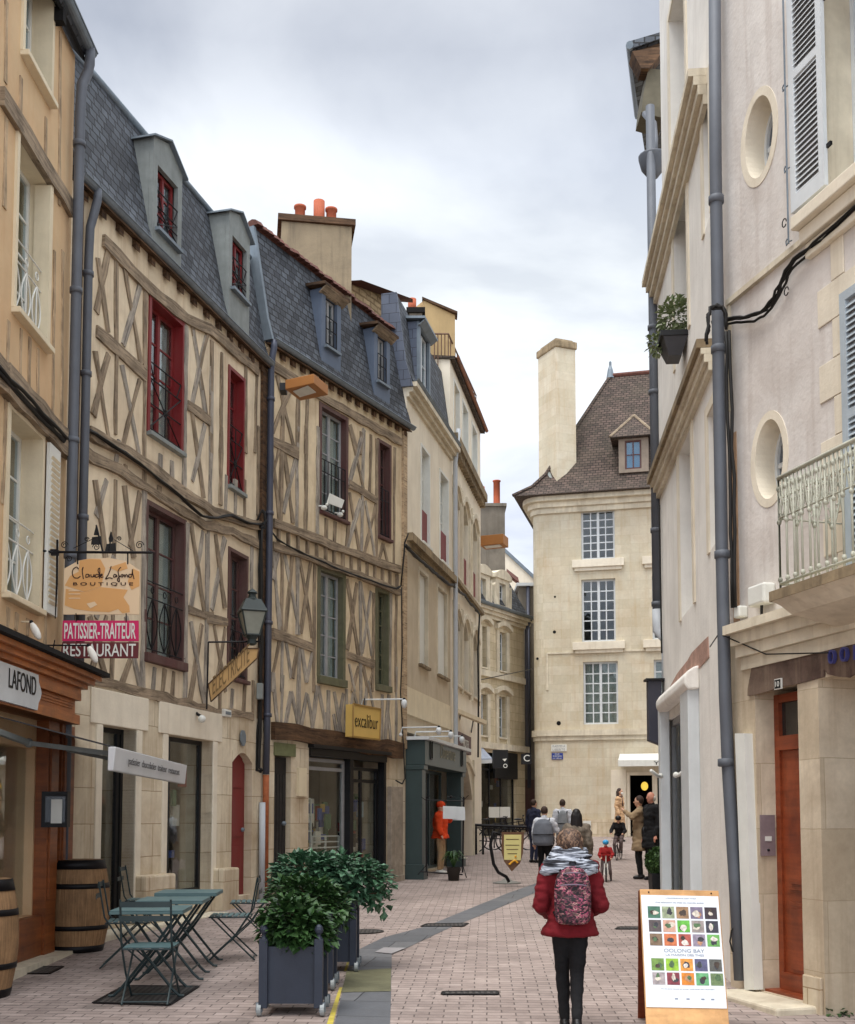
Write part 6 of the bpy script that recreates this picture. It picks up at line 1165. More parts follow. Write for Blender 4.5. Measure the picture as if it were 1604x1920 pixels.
cable('cable', 'black twisted cable bundle sweeping up across the pink house from the grey pipe', [W.at(*p, .06) for p in r2(640, 570, 790, 540, 870, 540, 940, 515, 1000, 480, 1060, 400, 1100, 310, 1140, 220, 1200, 140, 1290, 70, 1380, 0)]+[W.at(1604, 395, .06), W.at(1700, 330, .06)], .012, n=4)
c = at(1345, 605, 9.85); cable('cable_loop', 'black cable loop arching over the grey pipe', [at(*p, 9.82) for p in r2(600, 690, 612, 600, 612, 520, 630, 470, 670, 450, 710, 465, 730, 510, 735, 600)], .013, n=3)
cable('cable', 'thick black cable running straight down beside the grey pipe', [at(*p, 9.9) for p in r2(735, 600, 745, 900, 768, 1400, 780, 1800)+r3(780, 500, 785, 850)], .016, n=2)
cable('cable', 'thin cable strung low from the grey pipe to the brown fascia', [at(*r3(620, 1130)[0], 10.6), at(*r3(680, 1040)[0], 10.0), W.at(*r3(1000, 1180)[0], .1), W.at(*r3(1420, 1170)[0], .12)], .006)
cable('cable_loop', 'coil of thin pale cable on the wall behind the board', [at(*p, 9.9) for p in r4(750, 1200, 745, 1290, 715, 1330, 705, 1400, 720, 1460, 755, 1470)], .008)
m = MB(); W.box(m, .10, .2, hK+.1, hs-1.2, .0, .006); m.build('rust_streak_strip', mat('rusty_stain', (176, 142, 112), .9, .25, 9), h1_)
# weeds at the foot
rn = random.Random(9); m = MB(); 
for k in range(5): c = gnd(1500+k*18, 1872+k*8+rn.uniform(-3, 3)); leaves(m, c+Vector((0, 0, .02)), (.09, .05, .03), 40, .05, rn, shell=0)
w_ = m.build('weeds', K['leaf']); w_['kind'] = 'stuff'; tag(w_, 'small weeds in the paving joint at the foot of the pink house', 'weeds')
# ================================================================ hanging signs and lamps
Wl = WL
def scroll(m, c, xd, up, r, turns=1.6, rr=.005, s=1):
    n = int(turns*12); m.tube([c+xd*s*(r*(1-k/n*.8))*math.cos(k*math.pi/6)+up*(r*(1-k/n*.8))*math.sin(k*math.pi/6) for k in range(n+1)], rr, 5)
yS = 11.9; X = Vector((1, 0, 0)); U = Vector((0, 0, 1))
S = lambda x, y: at(x, y, yS)
hs_ = thing('hanging_sign', 'cream and orange pastry boutique sign over pink and maroon panels on an iron bracket', 'sign', S(118, 1036))
m = MB(); m.tube([S(108, 1035), S(283, 1036)], .014, 8); m.tube([S(283, 1036), S(292, 1036)], [.014, .002], 8); m.tube([S(108, 1012), S(107, 1095), S(104, 1160)], [.012, .012, .005], 6); m.bar(S(104, 1036)-X*.05, S(110, 1036), .05, .06)
m.tube([S(138, 1028), S(180, 1008)], .004, 5); m.tube([S(215, 1012), S(250, 1033)], .004, 5)
for (x, y, r, s) in ((262, 1022, .045, 1), (224, 1010, .025, -1), (163, 1011, .025, 1), (181, 1026, .04, -1), (121, 1022, .04, 1), (130, 1048, .035, -1)): scroll(m, S(x, y), X, U, r, s=s)
# cut-out figures above the bar
m.tube([S(181, 985), S(193, 1034)], .01, 6); m.tube([S(205, 1034), S(209, 998)], .008, 6)
m.build('wrought_iron_bracket', K['iron'], hs_); m = MB(); Pm = lambda m, pts, d=.01: m.prism([S(*p) for p in pts], (0, d, 0))
Pm(m, [(173, 1007), (190, 1005), (191, 1021), (171, 1021)]); Pm(m, [(176, 1003), (181, 983), (184, 1004)]); Pm(m, [(200, 1020), (217, 1018), (218, 1034), (197, 1034)]); Pm(m, [(204, 1010), (208, 996), (213, 1010), (211, 1016), (205, 1016)]); m.build('cut_out_figures', K['black'], hs_)
mt = mat('sign_cream', (224, 196, 160), .5, .02, 2, 0); m2 = mat('sign_orange', (214, 160, 100), .5, .04, 2, 0)
board = [(121, 1066), (148, 1051), (170, 1047), (205, 1046), (238, 1052), (263, 1070), (261, 1152), (119, 1152)]
m = MB(); Pm(m, board, .02); bo = m.build('boutique_board', mt, hs_)
def flat(pts, mat_, par, nm, dy=-.003): m = MB(); m.prism([S(*p)+Vector((0, dy, 0)) for p in pts], (0, .002, 0)); return m.build(nm, mat_, par)
flat([(150, 1051), (168, 1048), (189, 1049), (198, 1066), (190, 1100), (160, 1110), (122, 1098), (132, 1080), (148, 1072)], m2, bo, 'orange_shape'); flat([(205, 1064), (236, 1054), (240, 1066), (222, 1072)], m2, bo, 'orange_shape'); flat([(250, 1066), (262, 1072), (262, 1099), (247, 1106), (240, 1090)], m2, bo, 'orange_shape')
flat([(124, 1104), (160, 1110.5), (190, 1101), (240, 1106), (232, 1120), (243, 1136), (244, 1148), (230, 1150), (222, 1142), (205, 1148), (170, 1146), (140, 1142), (122, 1135)], m2, bo, 'orange_shape'); flat([(163, 1132), (178, 1128), (183, 1134), (170, 1141)], mt, bo, 'cream_shape', -.006)
for y in (1107, 1113, 1121): flat([(129, y), (150, y), (152, y+1.6), (130, y+1.6)], mt, bo, 'cream_line', -.006)
# handwritten lettering as brush strokes
cm = mat('dark_brown_lettering', (52, 26, 22), .6, 0); zz = Z(80, 970, 6.859); st = MB()
for c in ([(465, 665), (440, 640), (400, 665), (385, 715), (405, 770), (455, 782), (490, 755)], [(512, 680), (525, 640), (515, 700), (530, 795)], [(600, 735), (565, 735), (560, 770), (590, 765), (600, 738), (610, 770)], [(625, 735), (630, 765), (655, 765), (665, 735), (670, 770)], [(730, 740), (690, 735), (685, 770), (715, 765), (735, 740), (715, 680), (740, 660), (735, 790)], [(748, 755), (772, 745), (765, 730), (745, 750), (760, 775), (785, 765)],
          [(885, 630), (870, 680), (845, 740), (812, 795), (860, 778), (905, 790)], [(950, 740), (925, 735), (915, 765), (940, 768), (952, 742), (960, 770)], [(1010, 640), (975, 690), (985, 760), (990, 830), (965, 800), (1000, 750)], [(1020, 735), (1008, 760), (1030, 768), (1040, 742), (1022, 735)], [(1055, 735), (1062, 770), (1075, 738), (1092, 745), (1098, 772)], [(1150, 735), (1115, 735), (1112, 765), (1140, 768), (1155, 735), (1160, 670), (1158, 700), (1180, 795)]):
    P = [S(*zz(*p)[0])+Vector((0, -.004, 0)) for p in c]; Q = []
    for a, b, c_, d in zip([P[0]]+P[:-2], P[:-1], P[1:], P[2:]+[P[-1]]):
        for k in range(4): t = k/4; Q.append(.5*((2*b)+(c_-a)*t+(2*a-5*b+4*c_-d)*t*t+(3*b-a-3*c_+d)*t**3))
    Q.append(P[-1]); st.tube(Q, .0058, 5)
st.build('handwritten_name', cm, bo)
def stext(s, x0, x1, yt, yb, mt_, par, **k): a = S(x0, yb); b = S(x1, yb); c = S(x0, yt); return text(s, mt_, par, a+Vector((0, -.004, 0)), X, U, b.x-a.x, c.z-a.z, **k)
stext('B O U T I Q U E', 138, 250, 1092, 1099, cm, bo, off=.01)
m = MB(); Pm(m, [(118, 1163.5), (260, 1163.5), (260, 1202), (117, 1202)], .02); p1 = m.build('pink_panel', mat('magenta_panel', (196, 34, 92), .5, .03), hs_); stext('PATISSIER-TRAITEUR', 121, 255, 1168, 1198, K['white'], p1, off=.012)
m = MB(); Pm(m, [(117, 1204), (260, 1204), (259, 1234), (113, 1234)], .02); p2 = m.build('maroon_panel', mat('maroon_panel', (96, 34, 38), .5, .05), hs_); stext('RESTAURANT', 119, 255, 1207, 1231, K['white'], p2, off=.006)
m = MB()
for x in (146, 240): m.tube([S(x, 1036), S(x, 1058)], .008, 6); m.tube([S(x-3, 1150), S(x-3, 1166)], .006, 6)
m.build('chain_links', K['iron'], hs_)
m = MB(); m.tube([S(104, 1036), Wl.P(7.8, S(104, 1036).z, 0)], .012, 6); m.build('wall_fixing', K['iron'], hs_)
# shell lamps
for k, (x0, yy, x, y, lab) in enumerate(((0, 1164, 58, 1166, 'white shell-shaped lamp on a pale arm above the lettered plaque'), (72, 1211, 165, 1210, 'white shell-shaped lamp on a black arm crossing the maroon restaurant panel'))):
    d = 11.3 if k == 0 else 11.6; t = thing('shell_lamp', lab, 'lamp', at(x0, yy, d), group='shell lamps over the orange shopfront'); m = MB(); m.tube([at(x0-(80 if k == 0 else 6), yy-1, d), at(x, y, d)], .009, 6)
    if k: m.tube([at(92, 1210, d), at(88, 1222, d), at(98, 1226, d), at(103, 1200, d)], .007, 5); m.bar(at(68, 1211, d), at(76, 1209, d), .05, .05)
    m.build('arm', K['cream'] if k == 0 else K['iron'], t); m = MB(); c = at(x+9, y+17, d); m.ell(c, (.04, .03, .10), 12, Matrix.Rotation(R(-28), 3, 'Y')); m.build('shade', mat('milky_white_shade_%d' % k, (226, 222, 212), .4, .03), t, True); m = MB(); m.ell(at(x+1, y, d), .02); m.build('joint', K['iron'], t)
# awning of the orange shop
aw = thing('awning', 'grey retracting awning with a white lettered front bar beside the orange shopfront', 'awning', Vector((-4.0, 11, 2.7)))
A = at(207, 1400, 10.25); B = at(343, 1433, 13.1); B.x = A.x-.0; Bz = at(343, 1435, 13.1); B = Vector((Bz.x, 13.1, Bz.z)); dv = B-A; hv = .215
m = MB(); m.prism([A-U*hv-X*.02, A-X*.02, A+X*.05, A+X*.03-U*hv], dv); fb_ = m.build('front_bar', mat('pale_grey_awning_bar', (200, 200, 200), .6, .05, 3, .05), aw, bevel=.008)
nrm = Vector((dv.y, -dv.x, 0)).normalized(); dn_ = dv.normalized()
text('patissier  chocolatier  traiteur  restaurant', mat('grey_lettering', (90, 88, 88), .6, 0), fb_, A-U*hv*.72+dn_*.42+X*.051+U*.0, dn_, U, dv.length*.72, hv*.42, ext=.003)
m = MB(); wA = Vector((-4.02, 10.25, A.z+.31)); m.prism([A+U*.0, A+U*.0+dv, wA+Vector((0, dv.y, dv.z)), wA], U*.012); m.build('canvas', mat('dark_grey_canvas', (64, 62, 62), .85, .05), aw)
m = MB(); e1 = at(54, 1393, 10.7); m.bar(Vector((-4.0, 9.2, 2.62)), e1, .05, .05); m.bar(e1, A+Vector((.02, .2, -.06)), .05, .045); e2 = at(140, 1409, 12.4); m.bar(Vector((-4.0, 12.2, 2.5)), e2, .04, .04); m.bar(e2, A+dv*.75+Vector((0, 0, -.1)), .04, .04); m.ell(e1, .045); m.build('folding_arm', K['zincL'], aw)
# street lantern on bracket
ln = thing('street_lantern', 'green-black four-sided street lantern above the slanted old shop board', 'street lantern', at(474, 1200, 16.0)); yL = 15.95; c = at(473, 1165, yL); kx = yL/F
def fr4(m, z0, r0, z1_, r1, c=c, rot=R(20)):
    P = lambda r, z: [c+Vector((r*math.cos(rot+math.pi/4+k*math.pi/2), r*math.sin(rot+math.pi/4+k*math.pi/2), z)) for k in range(4)]
    a, b = P(r0, z0), P(r1, z1_); return a, b
m = MB(); zt, zb = (1165-1147)*kx, (1165-1192)*kx; a, b = fr4(m, zb, .13, zt, .24)
for i in range(4): m.tube([a[i], b[i]], .012, 6); m.tube([a[i], a[(i+1) % 4]], .016, 6); m.tube([b[i], b[(i+1) % 4]], .02, 6)
a, b = fr4(m, zt, .26, zt+.17, .15); i0 = len(m.v); m.v += a+b; m.f += [(i0+i, i0+(i+1) % 4, i0+4+(i+1) % 4, i0+4+i) for i in range(4)]+[(i0+4, i0+5, i0+6, i0+7)]
m.lathe([(.12, 0), (.06, .03), (.05, .08), (.08, .10), (.05, .13), (.01, .16)], c+U*(zt+.17), 10); m.lathe([(.1, 0), (.06, -.06), (.07, -.12), (.03, -.14)], c+U*zb, 10)
m.build('lantern_frame', mat('dark_green_iron', (46, 54, 52), .5, .1), ln); m = MB(); a, b = fr4(m, zb+.01, .122, zt-.01, .228)
for i in range(4): m.face([a[i], a[(i+1) % 4], b[(i+1) % 4], b[i]])
m.build('lantern_glass', mat('frosted_grey_glass', (140, 142, 130), .3, .1, 6, 0), ln); m = MB(); q = at(474, 1203, yL)
m.tube([at(391, 1204, yL-.1), q, at(490, 1203, yL)], .014, 6); m.tube([at(391, 1204, yL-.1), at(388, 1330, yL-.1)], .012, 6); m.build('bracket', K['iron'], ln)
eb = thing('slanted_board', 'old tan slanted board lettered ELECTRICITE hanging under the street lantern', 'sign', at(440, 1260, yL)); P = [at(x, y, 15.9) for x, y in ((391, 1283), (462, 1216), (486, 1216), (483, 1234), (396, 1316))]
m = MB(); m.prism(P, (0, .03, 0)); m.build('board', mat('faded_tan_board', (200, 160, 104), .7, .1, 5, .1, dirty=.2), eb); m = MB()
for a, b in zip(P, P[1:]+P[:1]): m.bar(a+Vector((0, -.006, 0)), b+Vector((0, -.006, 0)), .016, .016)
m.build('edging', K['timberD'], eb); a, b = at(399, 1304, 15.88), at(468, 1240, 15.88); xd = (b-a).normalized(); text('ELECTRICITE', mat('faded_letters', (120, 96, 60), .7, .1), eb, a, xd, U, (b-a).length, .26)
# excalibur box sign
ex = thing('box_sign', 'square yellow box sign lettered excalibur on the corner of the half-timbered house', 'sign', WB.at(686, 1350, .2)); P = [WB.at(x, y, .34) for x, y in ((662, 1381), (712, 1387), (714, 1330), (663, 1320))]; m = MB(); m.prism(P, -WB.n*.16); m.build('box', mat('yellow_sign_face', (206, 172, 96), .5, .05), ex, bevel=.006); m = MB()
for a, b in zip(P, P[1:]+P[:1]): m.bar(a, b, .035, .03)
m.build('frame', mat('yellow_brown_frame', (150, 118, 60), .6), ex); m = MB(); m.tube([WB.at(684, 1326, .26), WB.at(684, 1310, .2), WB.at(684, 1310, 0)], .014, 6); m.build('bracket', K['iron'], ex)
a, b = WB.at(666, 1362, .345), WB.at(709, 1369, .345); text('excalibur', K['iron'], ex, a, WB.u, U, (b-a).length, .24, off=-.01)
q = at(676, 1312, 20.9); arm_lamp(WB, WB.hit(676, 1312)[0], WB.hit(676, 1312)[1], .8, 'white arm lamp over the yellow box sign', d=Vector((1, -.12, 0)).normalized(), o0=.02)
# ochre street lights
for (x0, x1, y0, y1, d, wpx, lab) in ((535, 592, 708, 733, 17.6, 530, 'large ochre metal box street light fixed near the eave of the half-timbered house'), (900, 943, 1010, 1026, 32, 897, 'small far ochre box street light against the grey chimney')):
    t = thing('street_light', lab, 'street light', at(x0, (y0+y1)/2, d)); A, B = at(x0, y1-3, d), at(x1, y0, d); m = MB(); m.prism([A+Vector((0, .0, 0)), Vector((B.x, d-.25, A.z)), Vector((B.x, d-.25, A.z+.15*d/17)), Vector((A.x, d, A.z+.15*d/17))], (.18, .5, 0)); m.build('housing', K['lampO'], t, bevel=.01); m = MB(); m.prism([A+Vector((.12, .06, -.005)), Vector((B.x-.1, d-.17, A.z-.005)), Vector((B.x-.0, d+.1, A.z-.005)), A+Vector((.2, .3, -.005))], (0, 0, -.01)); m.build('diffuser', K['white'], t); m = MB(); m.box(A.x-.1, A.x-.003, d+.08, d+.3, A.z+.02, A.z+.14); m.build('mount', K['black'], t)
# small wall bits on A
t = thing('security_camera', 'small white dome camera under the beam between the two lit shop windows', 'camera', WA.at(377, 1345, .1)); m = MB(); m.ell(WA.at(379, 1348, .16), .055); m.build('dome', K['white'], t, True); m = MB(); m.tube([WA.at(366, 1334, .0), WA.at(372, 1340, .1), WA.at(378, 1343, .14)], .02, 6); m.build('arm', K['iron'], t)
t = thing('alarm_box', 'small pale square box below the slanted old board', 'alarm box', WA.at(426, 1336, .05)); r = WA.rect((420, 1330), (433, 1331), (432, 1345), (419, 1343), .08); m = MB(); WA.box(m, *r, 0, .1); m.build('case', K['white'], t, bevel=.01); m = MB(); WA.box(m, r[0]+.03, r[1]-.03, r[2]+.03, r[3]-.03, .101, .105); m.build('front', K['zinc'], t)
t = thing('house_plaque', 'small octagonal green-grey plaque above the arched red door', 'plaque', WA.at(455, 1385, .05)); m = MB(); c = WA.at(455, 1384, .05); m.prism([c+WA.u*.1*math.cos(q)+U*.13*math.sin(q) for q in [math.pi/8+k*math.pi/4 for k in range(8)]], WA.n*.02); m.build('plate', K['zinc'], t)
t = thing('cable_box', 'grey junction box in the cable bundle between the two half-timbered houses', 'cable box', at(487, 1300, 18)); m = MB(); a, b = at(483, 1282, 18.1), at(494, 1312, 18.1); m.box(a.x, b.x, 18.0, 18.12, b.z, a.z); m.build('case', K['zincL'], t, bevel=.01)
cable('cable', 'thick black cable bundle dropping between the two half-timbered houses', [at(x, y, 18.1) for x, y in ((490, 985), (489, 1100), (490, 1200), (488, 1320), (484, 1440), (492, 1445))], .02, n=4)
cable('cable_loop', 'tangled black cable loops at the gutter pipe between the half-timbered houses', [at(x, y, 18.05) for x, y in ((478, 985), (490, 958), (497, 962), (496, 990), (484, 988), (500, 978))], .014, n=3)
cable('cable', 'black cable draped along the floor beam of the near half-timbered house', [WA.at(*p, .1) for p in z2(600, 1340, 700, 1400, 1000, 1600, 1300, 1840)+z6(0, 640, 100, 655, 210, 630, 330, 690, 420, 700)], .014, n=3)
cable('cable', 'black cable sagging along the floor beam of the far half-timbered house', [WB.at(*p, .11) for p in z6(480, 730, 540, 810, 700, 900, 800, 940, 950, 1010, 1060, 1050, 1200, 1100, 1340, 1150, 1390, 1160, 1420, 1140)], .014, n=2)
cable('cable', 'black cable on the orange house floor beam ending at its drainpipe', [WL.at(*p, .12) for p in z2(0, 940, 150, 1100, 300, 1270, 480, 1450)], .02, n=3)
cable('cable', 'long black cable down the far corner of the half-timbered house', [WB.at(*p, .08) for p in z6(1420, 1140, 1440, 900, 1445, 830)]+[WD.at(765, 1000, .1)], .014, n=2)
cable('cable', 'black cable running down the corner post beside the dark green shop', [WB.at(*p, .09) for p in z6(1425, 1150, 1430, 1600, 1418, 1900)+z7(1430, 400, 1450, 800, 1430, 840, 1385, 815)], .014)
cable('cable', 'black cable bundle under the pale house string course', [WD.at(*p, .2) for p in y2(150, 330, 300, 470, 550, 690)]+[WE.at(*p, .12) for p in y2(580, 690, 700, 800, 820, 950)], .03, n=2)
cable('cable', 'vertical black cable at the far edge of the cream arched house', [WE.at(*p, .1) for p in y2(815, 960, 800, 1300, 805, 1700)]+[WE.at(897, 1420, .1)], .025)
cable('overhead_wire', 'thin overhead wire crossing from the arched house to the corner house', [at(900, 1275, 33), at(1000, 1254, 41)], .015)
# dark signs of the far shop
t = thing('square_sign', 'black square sign with a white letter C by the narrow grey house', 'sign', at(987, 1423, 39)); a, b = at(978, 1433, 39), at(997, 1413, 39); m = MB(); m.box(a.x, b.x, 39, 39.15, a.z, b.z); m.build('box', K['black'], t); text('C', K['white'], t, Vector((a.x+.08, 38.997, a.z+.1)), X, U, .2, .22)
t = thing('projecting_sign', 'large black sign box with small white marks over the far dark shop', 'sign', at(940, 1422, 37)); a, b = at(925, 1440, 37.5), at(953, 1406, 37.5); m = MB(); m.box(a.x, b.x, 37.5, 37.8, a.z, b.z); m.build('box', K['black'], t); m = MB(); c = at(948, 1436, 37.47); m.tube([c+Vector((.06*math.cos(k*math.pi/5), 0, .06*math.sin(k*math.pi/5))) for k in range(11)], .012, 5); c2 = at(947, 1425, 37.47); m.prism([c2+Vector((-.08, 0, .03)), c2+Vector((.07, 0, .05)), c2+Vector((.0, 0, -.05))], (0, .01, 0)); m.build('white_marks', K['white'], t)
# ================================================================ barrels
K['oak'] = woodm('oak_barrel_staves', (112, 84, 58), (170, 134, 96), .75, 9, 2.2, .4, .35)
def barrel(label, c, h, r, grp):
    t = thing('barrel', label, 'barrel', c, group=grp); seg = 40; m = MB(); prof = []
    for k in range(13): z = k/12; prof.append((r*(.80+.20*math.sin(math.pi*z)**.9), z*h))
    m.lathe(prof, (c[0], c[1], c[2]), seg); n = len(m.f)
    for fi, f in enumerate(m.f):
        if len(f) == 4:
            j = fi % seg; k = fi//seg; z0, z1_ = k/12*h, (k+1)/12*h; m.uv[fi] = [(z0, j*.073*9.3), (z0, (j+1)*.073*9.3), (z1_, (j+1)*.073*9.3), (z1_, j*.073*9.3)]
    m.build('staves', K['oak'], t); q = MB()
    for z0, z1_ in ((.0, .07), (.24, .29), (.69, .745), (.90, 1.0)):
        rr = lambda z: r*(.80+.20*math.sin(math.pi*z)**.9)+.006; q2 = MB(); q2.lathe([(rr(z0)-.008, z0*h), (rr(z0), z0*h), (rr(z1_), z1_*h), (rr(z1_)-.008, z1_*h)], c, seg, caps=False); q2.build('hoop', K['iron'], t, True)
    q.lathe([(r*.8, h-.03), (.01, h-.029)], c, 30); q.build('head', K['timberD'], t)
c = gnd(143, 1782); barrel('whole wooden barrel with dark iron hoops standing between the orange shopfront and the cafe chairs', c, .93*1.05, .345, 'wine barrels in front of the shops')
c2 = gnd(-45, 1868); barrel('barrel cut off by the left edge of the photo, nearer the camera', c2, .93*1.05, .33, 'wine barrels in front of the shops')
# ================================================================ cafe tables and chairs
K['teal'] = mat('teal_grey_metal', (84, 110, 112), .45, .08, 8, .05); K['tealD'] = mat('dark_teal_metal', (42, 56, 58), .45, .12, 8, .05)
def make_table():
    t = thing('folding_table', '', 'table'); m = MB(); hw, hd, h = .30, .30, .72; m.box(-hw, hw, -hd, hd, h-.012, h); m.box(-hw, hw, -hd, -hd+.012, h-.035, h-.0121); m.box(-hw, hw, hd-.012, hd, h-.035, h-.0121); m.box(-hw, -hw+.012, -hd+.0121, hd-.0121, h-.035, h-.0121); m.box(hw-.012, hw, -hd+.0121, hd-.0121, h-.035, h-.0121); m.build('table_top', K['teal'], t, bevel=.004)
    for s in (-1, 1):
        for q in (-1, 1):
            m = MB(); y = s*(.24 if q > 0 else .21); m.tube([(-q*.24, y, h-.04), (-q*.02, y, .36), (q*.22, y, .06), (q*.27, y, .015), (q*.31, y, .012)], .013, 6); m.build('leg', K['tealD'], t)
    m = MB(); m.tube([(0, -.25, .37), (0, .25, .37)], .008, 6); m.tube([(.2, -.24, .09), (.2, .24, .09)], .008, 6); m.tube([(-.2, -.21, .09), (-.2, .21, .09)], .008, 6); m.build('cross_rail', K['tealD'], t); return t
def make_chair():
    t = thing('folding_chair', '', 'chair'); m = MB()
    for k in range(7): y = -.18+k*.058; m.box(-.20+abs(k-3)*.004, .20-abs(k-3)*.004, y, y+.045, .448, .458)
    m.build('seat_slats', K['teal'], t, bevel=.003); m = MB(); m.tube([(-.19, -.19, .44), (.19, -.19, .44), (.19, .22, .44), (-.19, .22, .44), (-.19, -.19, .44)], .008, 6); m.build('seat_frame', K['tealD'], t)
    for s in (-1, 1):
        m = MB(); m.tube([(s*.2, -.26, .84), (s*.2, -.2, .5), (s*.2, -.02, .23), (s*.2, .22, .01)], .009, 6); m.build('leg', K['tealD'], t); m = MB(); m.tube([(s*.18, .2, .44), (s*.18, 0, .24), (s*.18, -.24, .01)], .009, 6); m.build('leg', K['tealD'], t)
    for z in (.80, .69):
        m = MB(); n = 6
        for k in range(n): x0, x1 = -.2+.4*k/n, -.2+.4*(k+1)/n; f = lambda x: -.25-(.82-z)*.15-.02*math.cos(x*6); m.prism([(x0, f(x0), z-.02), (x1, f(x1), z-.02), (x1, f(x1), z+.025), (x0, f(x0), z+.025)], (0, -.008, 0))
        m.build('back_slat', K['tealD'], t)
    m = MB()
    for y, z in ((.2, .03), (-.22, .03)): m.tube([(-.19, y, z), (.19, y, z)], .007, 6)
    m.build('stretcher', K['tealD'], t); return t
tb0 = make_table(); ch0 = make_chair()
def place(proto, first, x, y, rz, label, grp):
    o = proto if first else copy_tree(proto); o.location = (x, y, gz(y)); o.rotation_euler = (0, 0, rz); o['label'] = label; o['group'] = grp; return o
gt = 'teal folding cafe tables'; gc = 'teal folding cafe chairs'
sc = 0
def top(px, py):  # point on the plane .72 m over the paving
    d = ray(px, py); y = 9.0
    for _ in range(30): y = (gz(y)+.72-EYE)/d.z*d.y
    return Vector((d.x*y/d.y, y, 0))
T1_, T2_, T3_ = [Vector(((px-802)/F*y, y, 0)) for px, y in ((290, 9.85), (330, 10.7), (359, 11.5))]
place(tb0, True, T1_.x, T1_.y, R(4), 'front teal folding table standing over the square iron cover', gt); place(tb0, False, T2_.x, T2_.y, R(4), 'middle teal folding table of the row of three', gt); place(tb0, False, T3_.x, T3_.y, R(4), 'rearmost teal folding table beside the stone window pillar', gt)
c = gnd(270, 1887); place(ch0, True, c.x, c.y+.22, R(2), 'front teal folding chair with its back to the camera at the front table', gc)
c = gnd(237, 1816); place(ch0, False, c.x-.02, c.y+.1, R(-80), 'teal folding chair seen from the side between the barrel and the front table', gc)
c = gnd(258, 1765); place(ch0, False, c.x, c.y+.3, R(-85), 'teal folding chair behind, left of the middle table', gc)
c = gnd(425, 1800); place(ch0, False, c.x+.05, c.y+.05, R(95), 'teal folding chair on the right facing the tables, nearest the shrub planter', gc)
c = gnd(450, 1766); place(ch0, False, c.x+.1, c.y+.1, R(97), 'teal folding chair on the right half hidden behind the shrub planter', gc)
# ================================================================ planters with shrubs
K['navy'] = mat('navy_grey_planter_panel', (44, 50, 62), .45, .12, 5, .06); K['navyL'] = mat('planter_side_panel', (84, 88, 92), .45, .1, 5, .06)
def make_planter():
    t = thing('planter', '', 'planter'); w_, h, z = .205, .43, .09; m = MB()
    m.box(-w_, w_, -w_, -w_+.02, z, z+h); m.box(-w_, w_, w_-.02, w_, z, z+h); m.box(-w_, -w_+.02, -w_+.0201, w_-.0201, z, z+h); m.box(w_-.02, w_, -w_+.0201, w_-.0201, z, z+h); m.box(-w_+.02, w_-.02, -w_+.02, w_-.02, z, z+.02); m.build('box', K['navy'], t)
    m = MB(); m.box(-w_+.02, w_-.02, -w_+.02, w_-.02, z+h-.08, z+h-.06); m.build('soil', mat('potting_soil', (40, 32, 26), .95, .3, 20, .5), t)
    for sx in (-1, 1):
        for sy in (-1, 1):
            m = MB(); x, y = sx*(w_+.005), sy*(w_+.005); m.box(x-.033, x+.033, y-.033, y+.033, z-.03, z+h+.06); m.lathe([(.03, 0), (.022, .012), (.014, .03), (.03, .05), (.034, .07), (.026, .095), (.008, .11)], (x, y, z+h+.06), 12); m.build('corner_post', K['navy'], t, bevel=.004)
            m = MB(); c = Vector((x+.03*sx, y, .05)); q = Matrix.Rotation(R(90), 3, 'Y')
            m.tube([c-Vector((.016, 0, 0)), c+Vector((.016, 0, 0))], .05, 16); wh_ = m.build('wheel', mat('grey_castor', (150, 156, 156), .4, .1), t) if not K.get('cw') else m.build('wheel', K['cw'], t); K['cw'] = wh_.data.materials[0]
            m = MB(); m.box(c.x-.024, c.x-.018, c.y-.02, c.y+.02, .03, .09); m.box(c.x+.018, c.x+.024, c.y-.02, c.y+.02, .03, .09); m.box(c.x-.024, c.x+.024, c.y-.02, c.y+.02, .0901, .1); m.build('castor_fork', K['zinc'], wh_)
    return t
pl0 = make_planter(); gp = 'planters with shrubs in a row along the channel'
c1 = gnd(542, 1912); P1 = (c1.x, c1.y+.33); place(pl0, True, *P1, R(0), 'nearest navy box planter on castors with a dark low shrub', gp)
c2 = gnd(590, 1856); P2 = (c2.x-.08, P1[1]+1.15); place(pl0, False, *P2, R(0), 'second navy box planter on castors, mostly behind the nearest one', gp)
P3 = (P2[0]+.14, P2[1]+1.0); place(pl0, False, *P3, R(0), 'third and farthest navy box planter with the tall spreading shrub', gp)
def shrub(name, label, x, y, blobs, n, size, mt, seed, stems=9):
    rn = random.Random(seed); t = thing(name, label, 'shrub', (x, y, gz(y)+.52), group='shrubs in the navy planters'); m = MB(); tot = sum(b[3]*b[4]*b[5] for b in blobs)
    for bx, by, bz, rx, ry, rz in blobs: leaves(m, (x+bx, y+by, gz(y)+bz), (rx, ry, rz), int(n*rx*ry*rz/tot), size, rn, shell=.35)
    m.build('foliage', mt, t); m = MB()
    for k in range(stems):
        b = rn.choice(blobs); e = Vector((x+b[0]+rn.uniform(-.7, .7)*b[3], y+b[1]+rn.uniform(-.7, .7)*b[4], gz(y)+b[2]+rn.uniform(-.2, .8)*b[5])); s0 = Vector((x+rn.uniform(-.08, .08), y+rn.uniform(-.08, .08), gz(y)+.5)); m.tube([s0, s0.lerp(e, .5)+Vector((0, 0, .1)), e], [.009, .007, .004], 5)
    m.build('stem', K['timberD'], t)
shrub('shrub', 'low very dark glossy shrub in the nearest planter', P1[0], P1[1], [(0, 0, .64, .27, .25, .20), (-.06, -.02, .75, .2, .18, .12), (.10, 0, .58, .21, .22, .16)], 1500, .085, K['leaf'], 1)
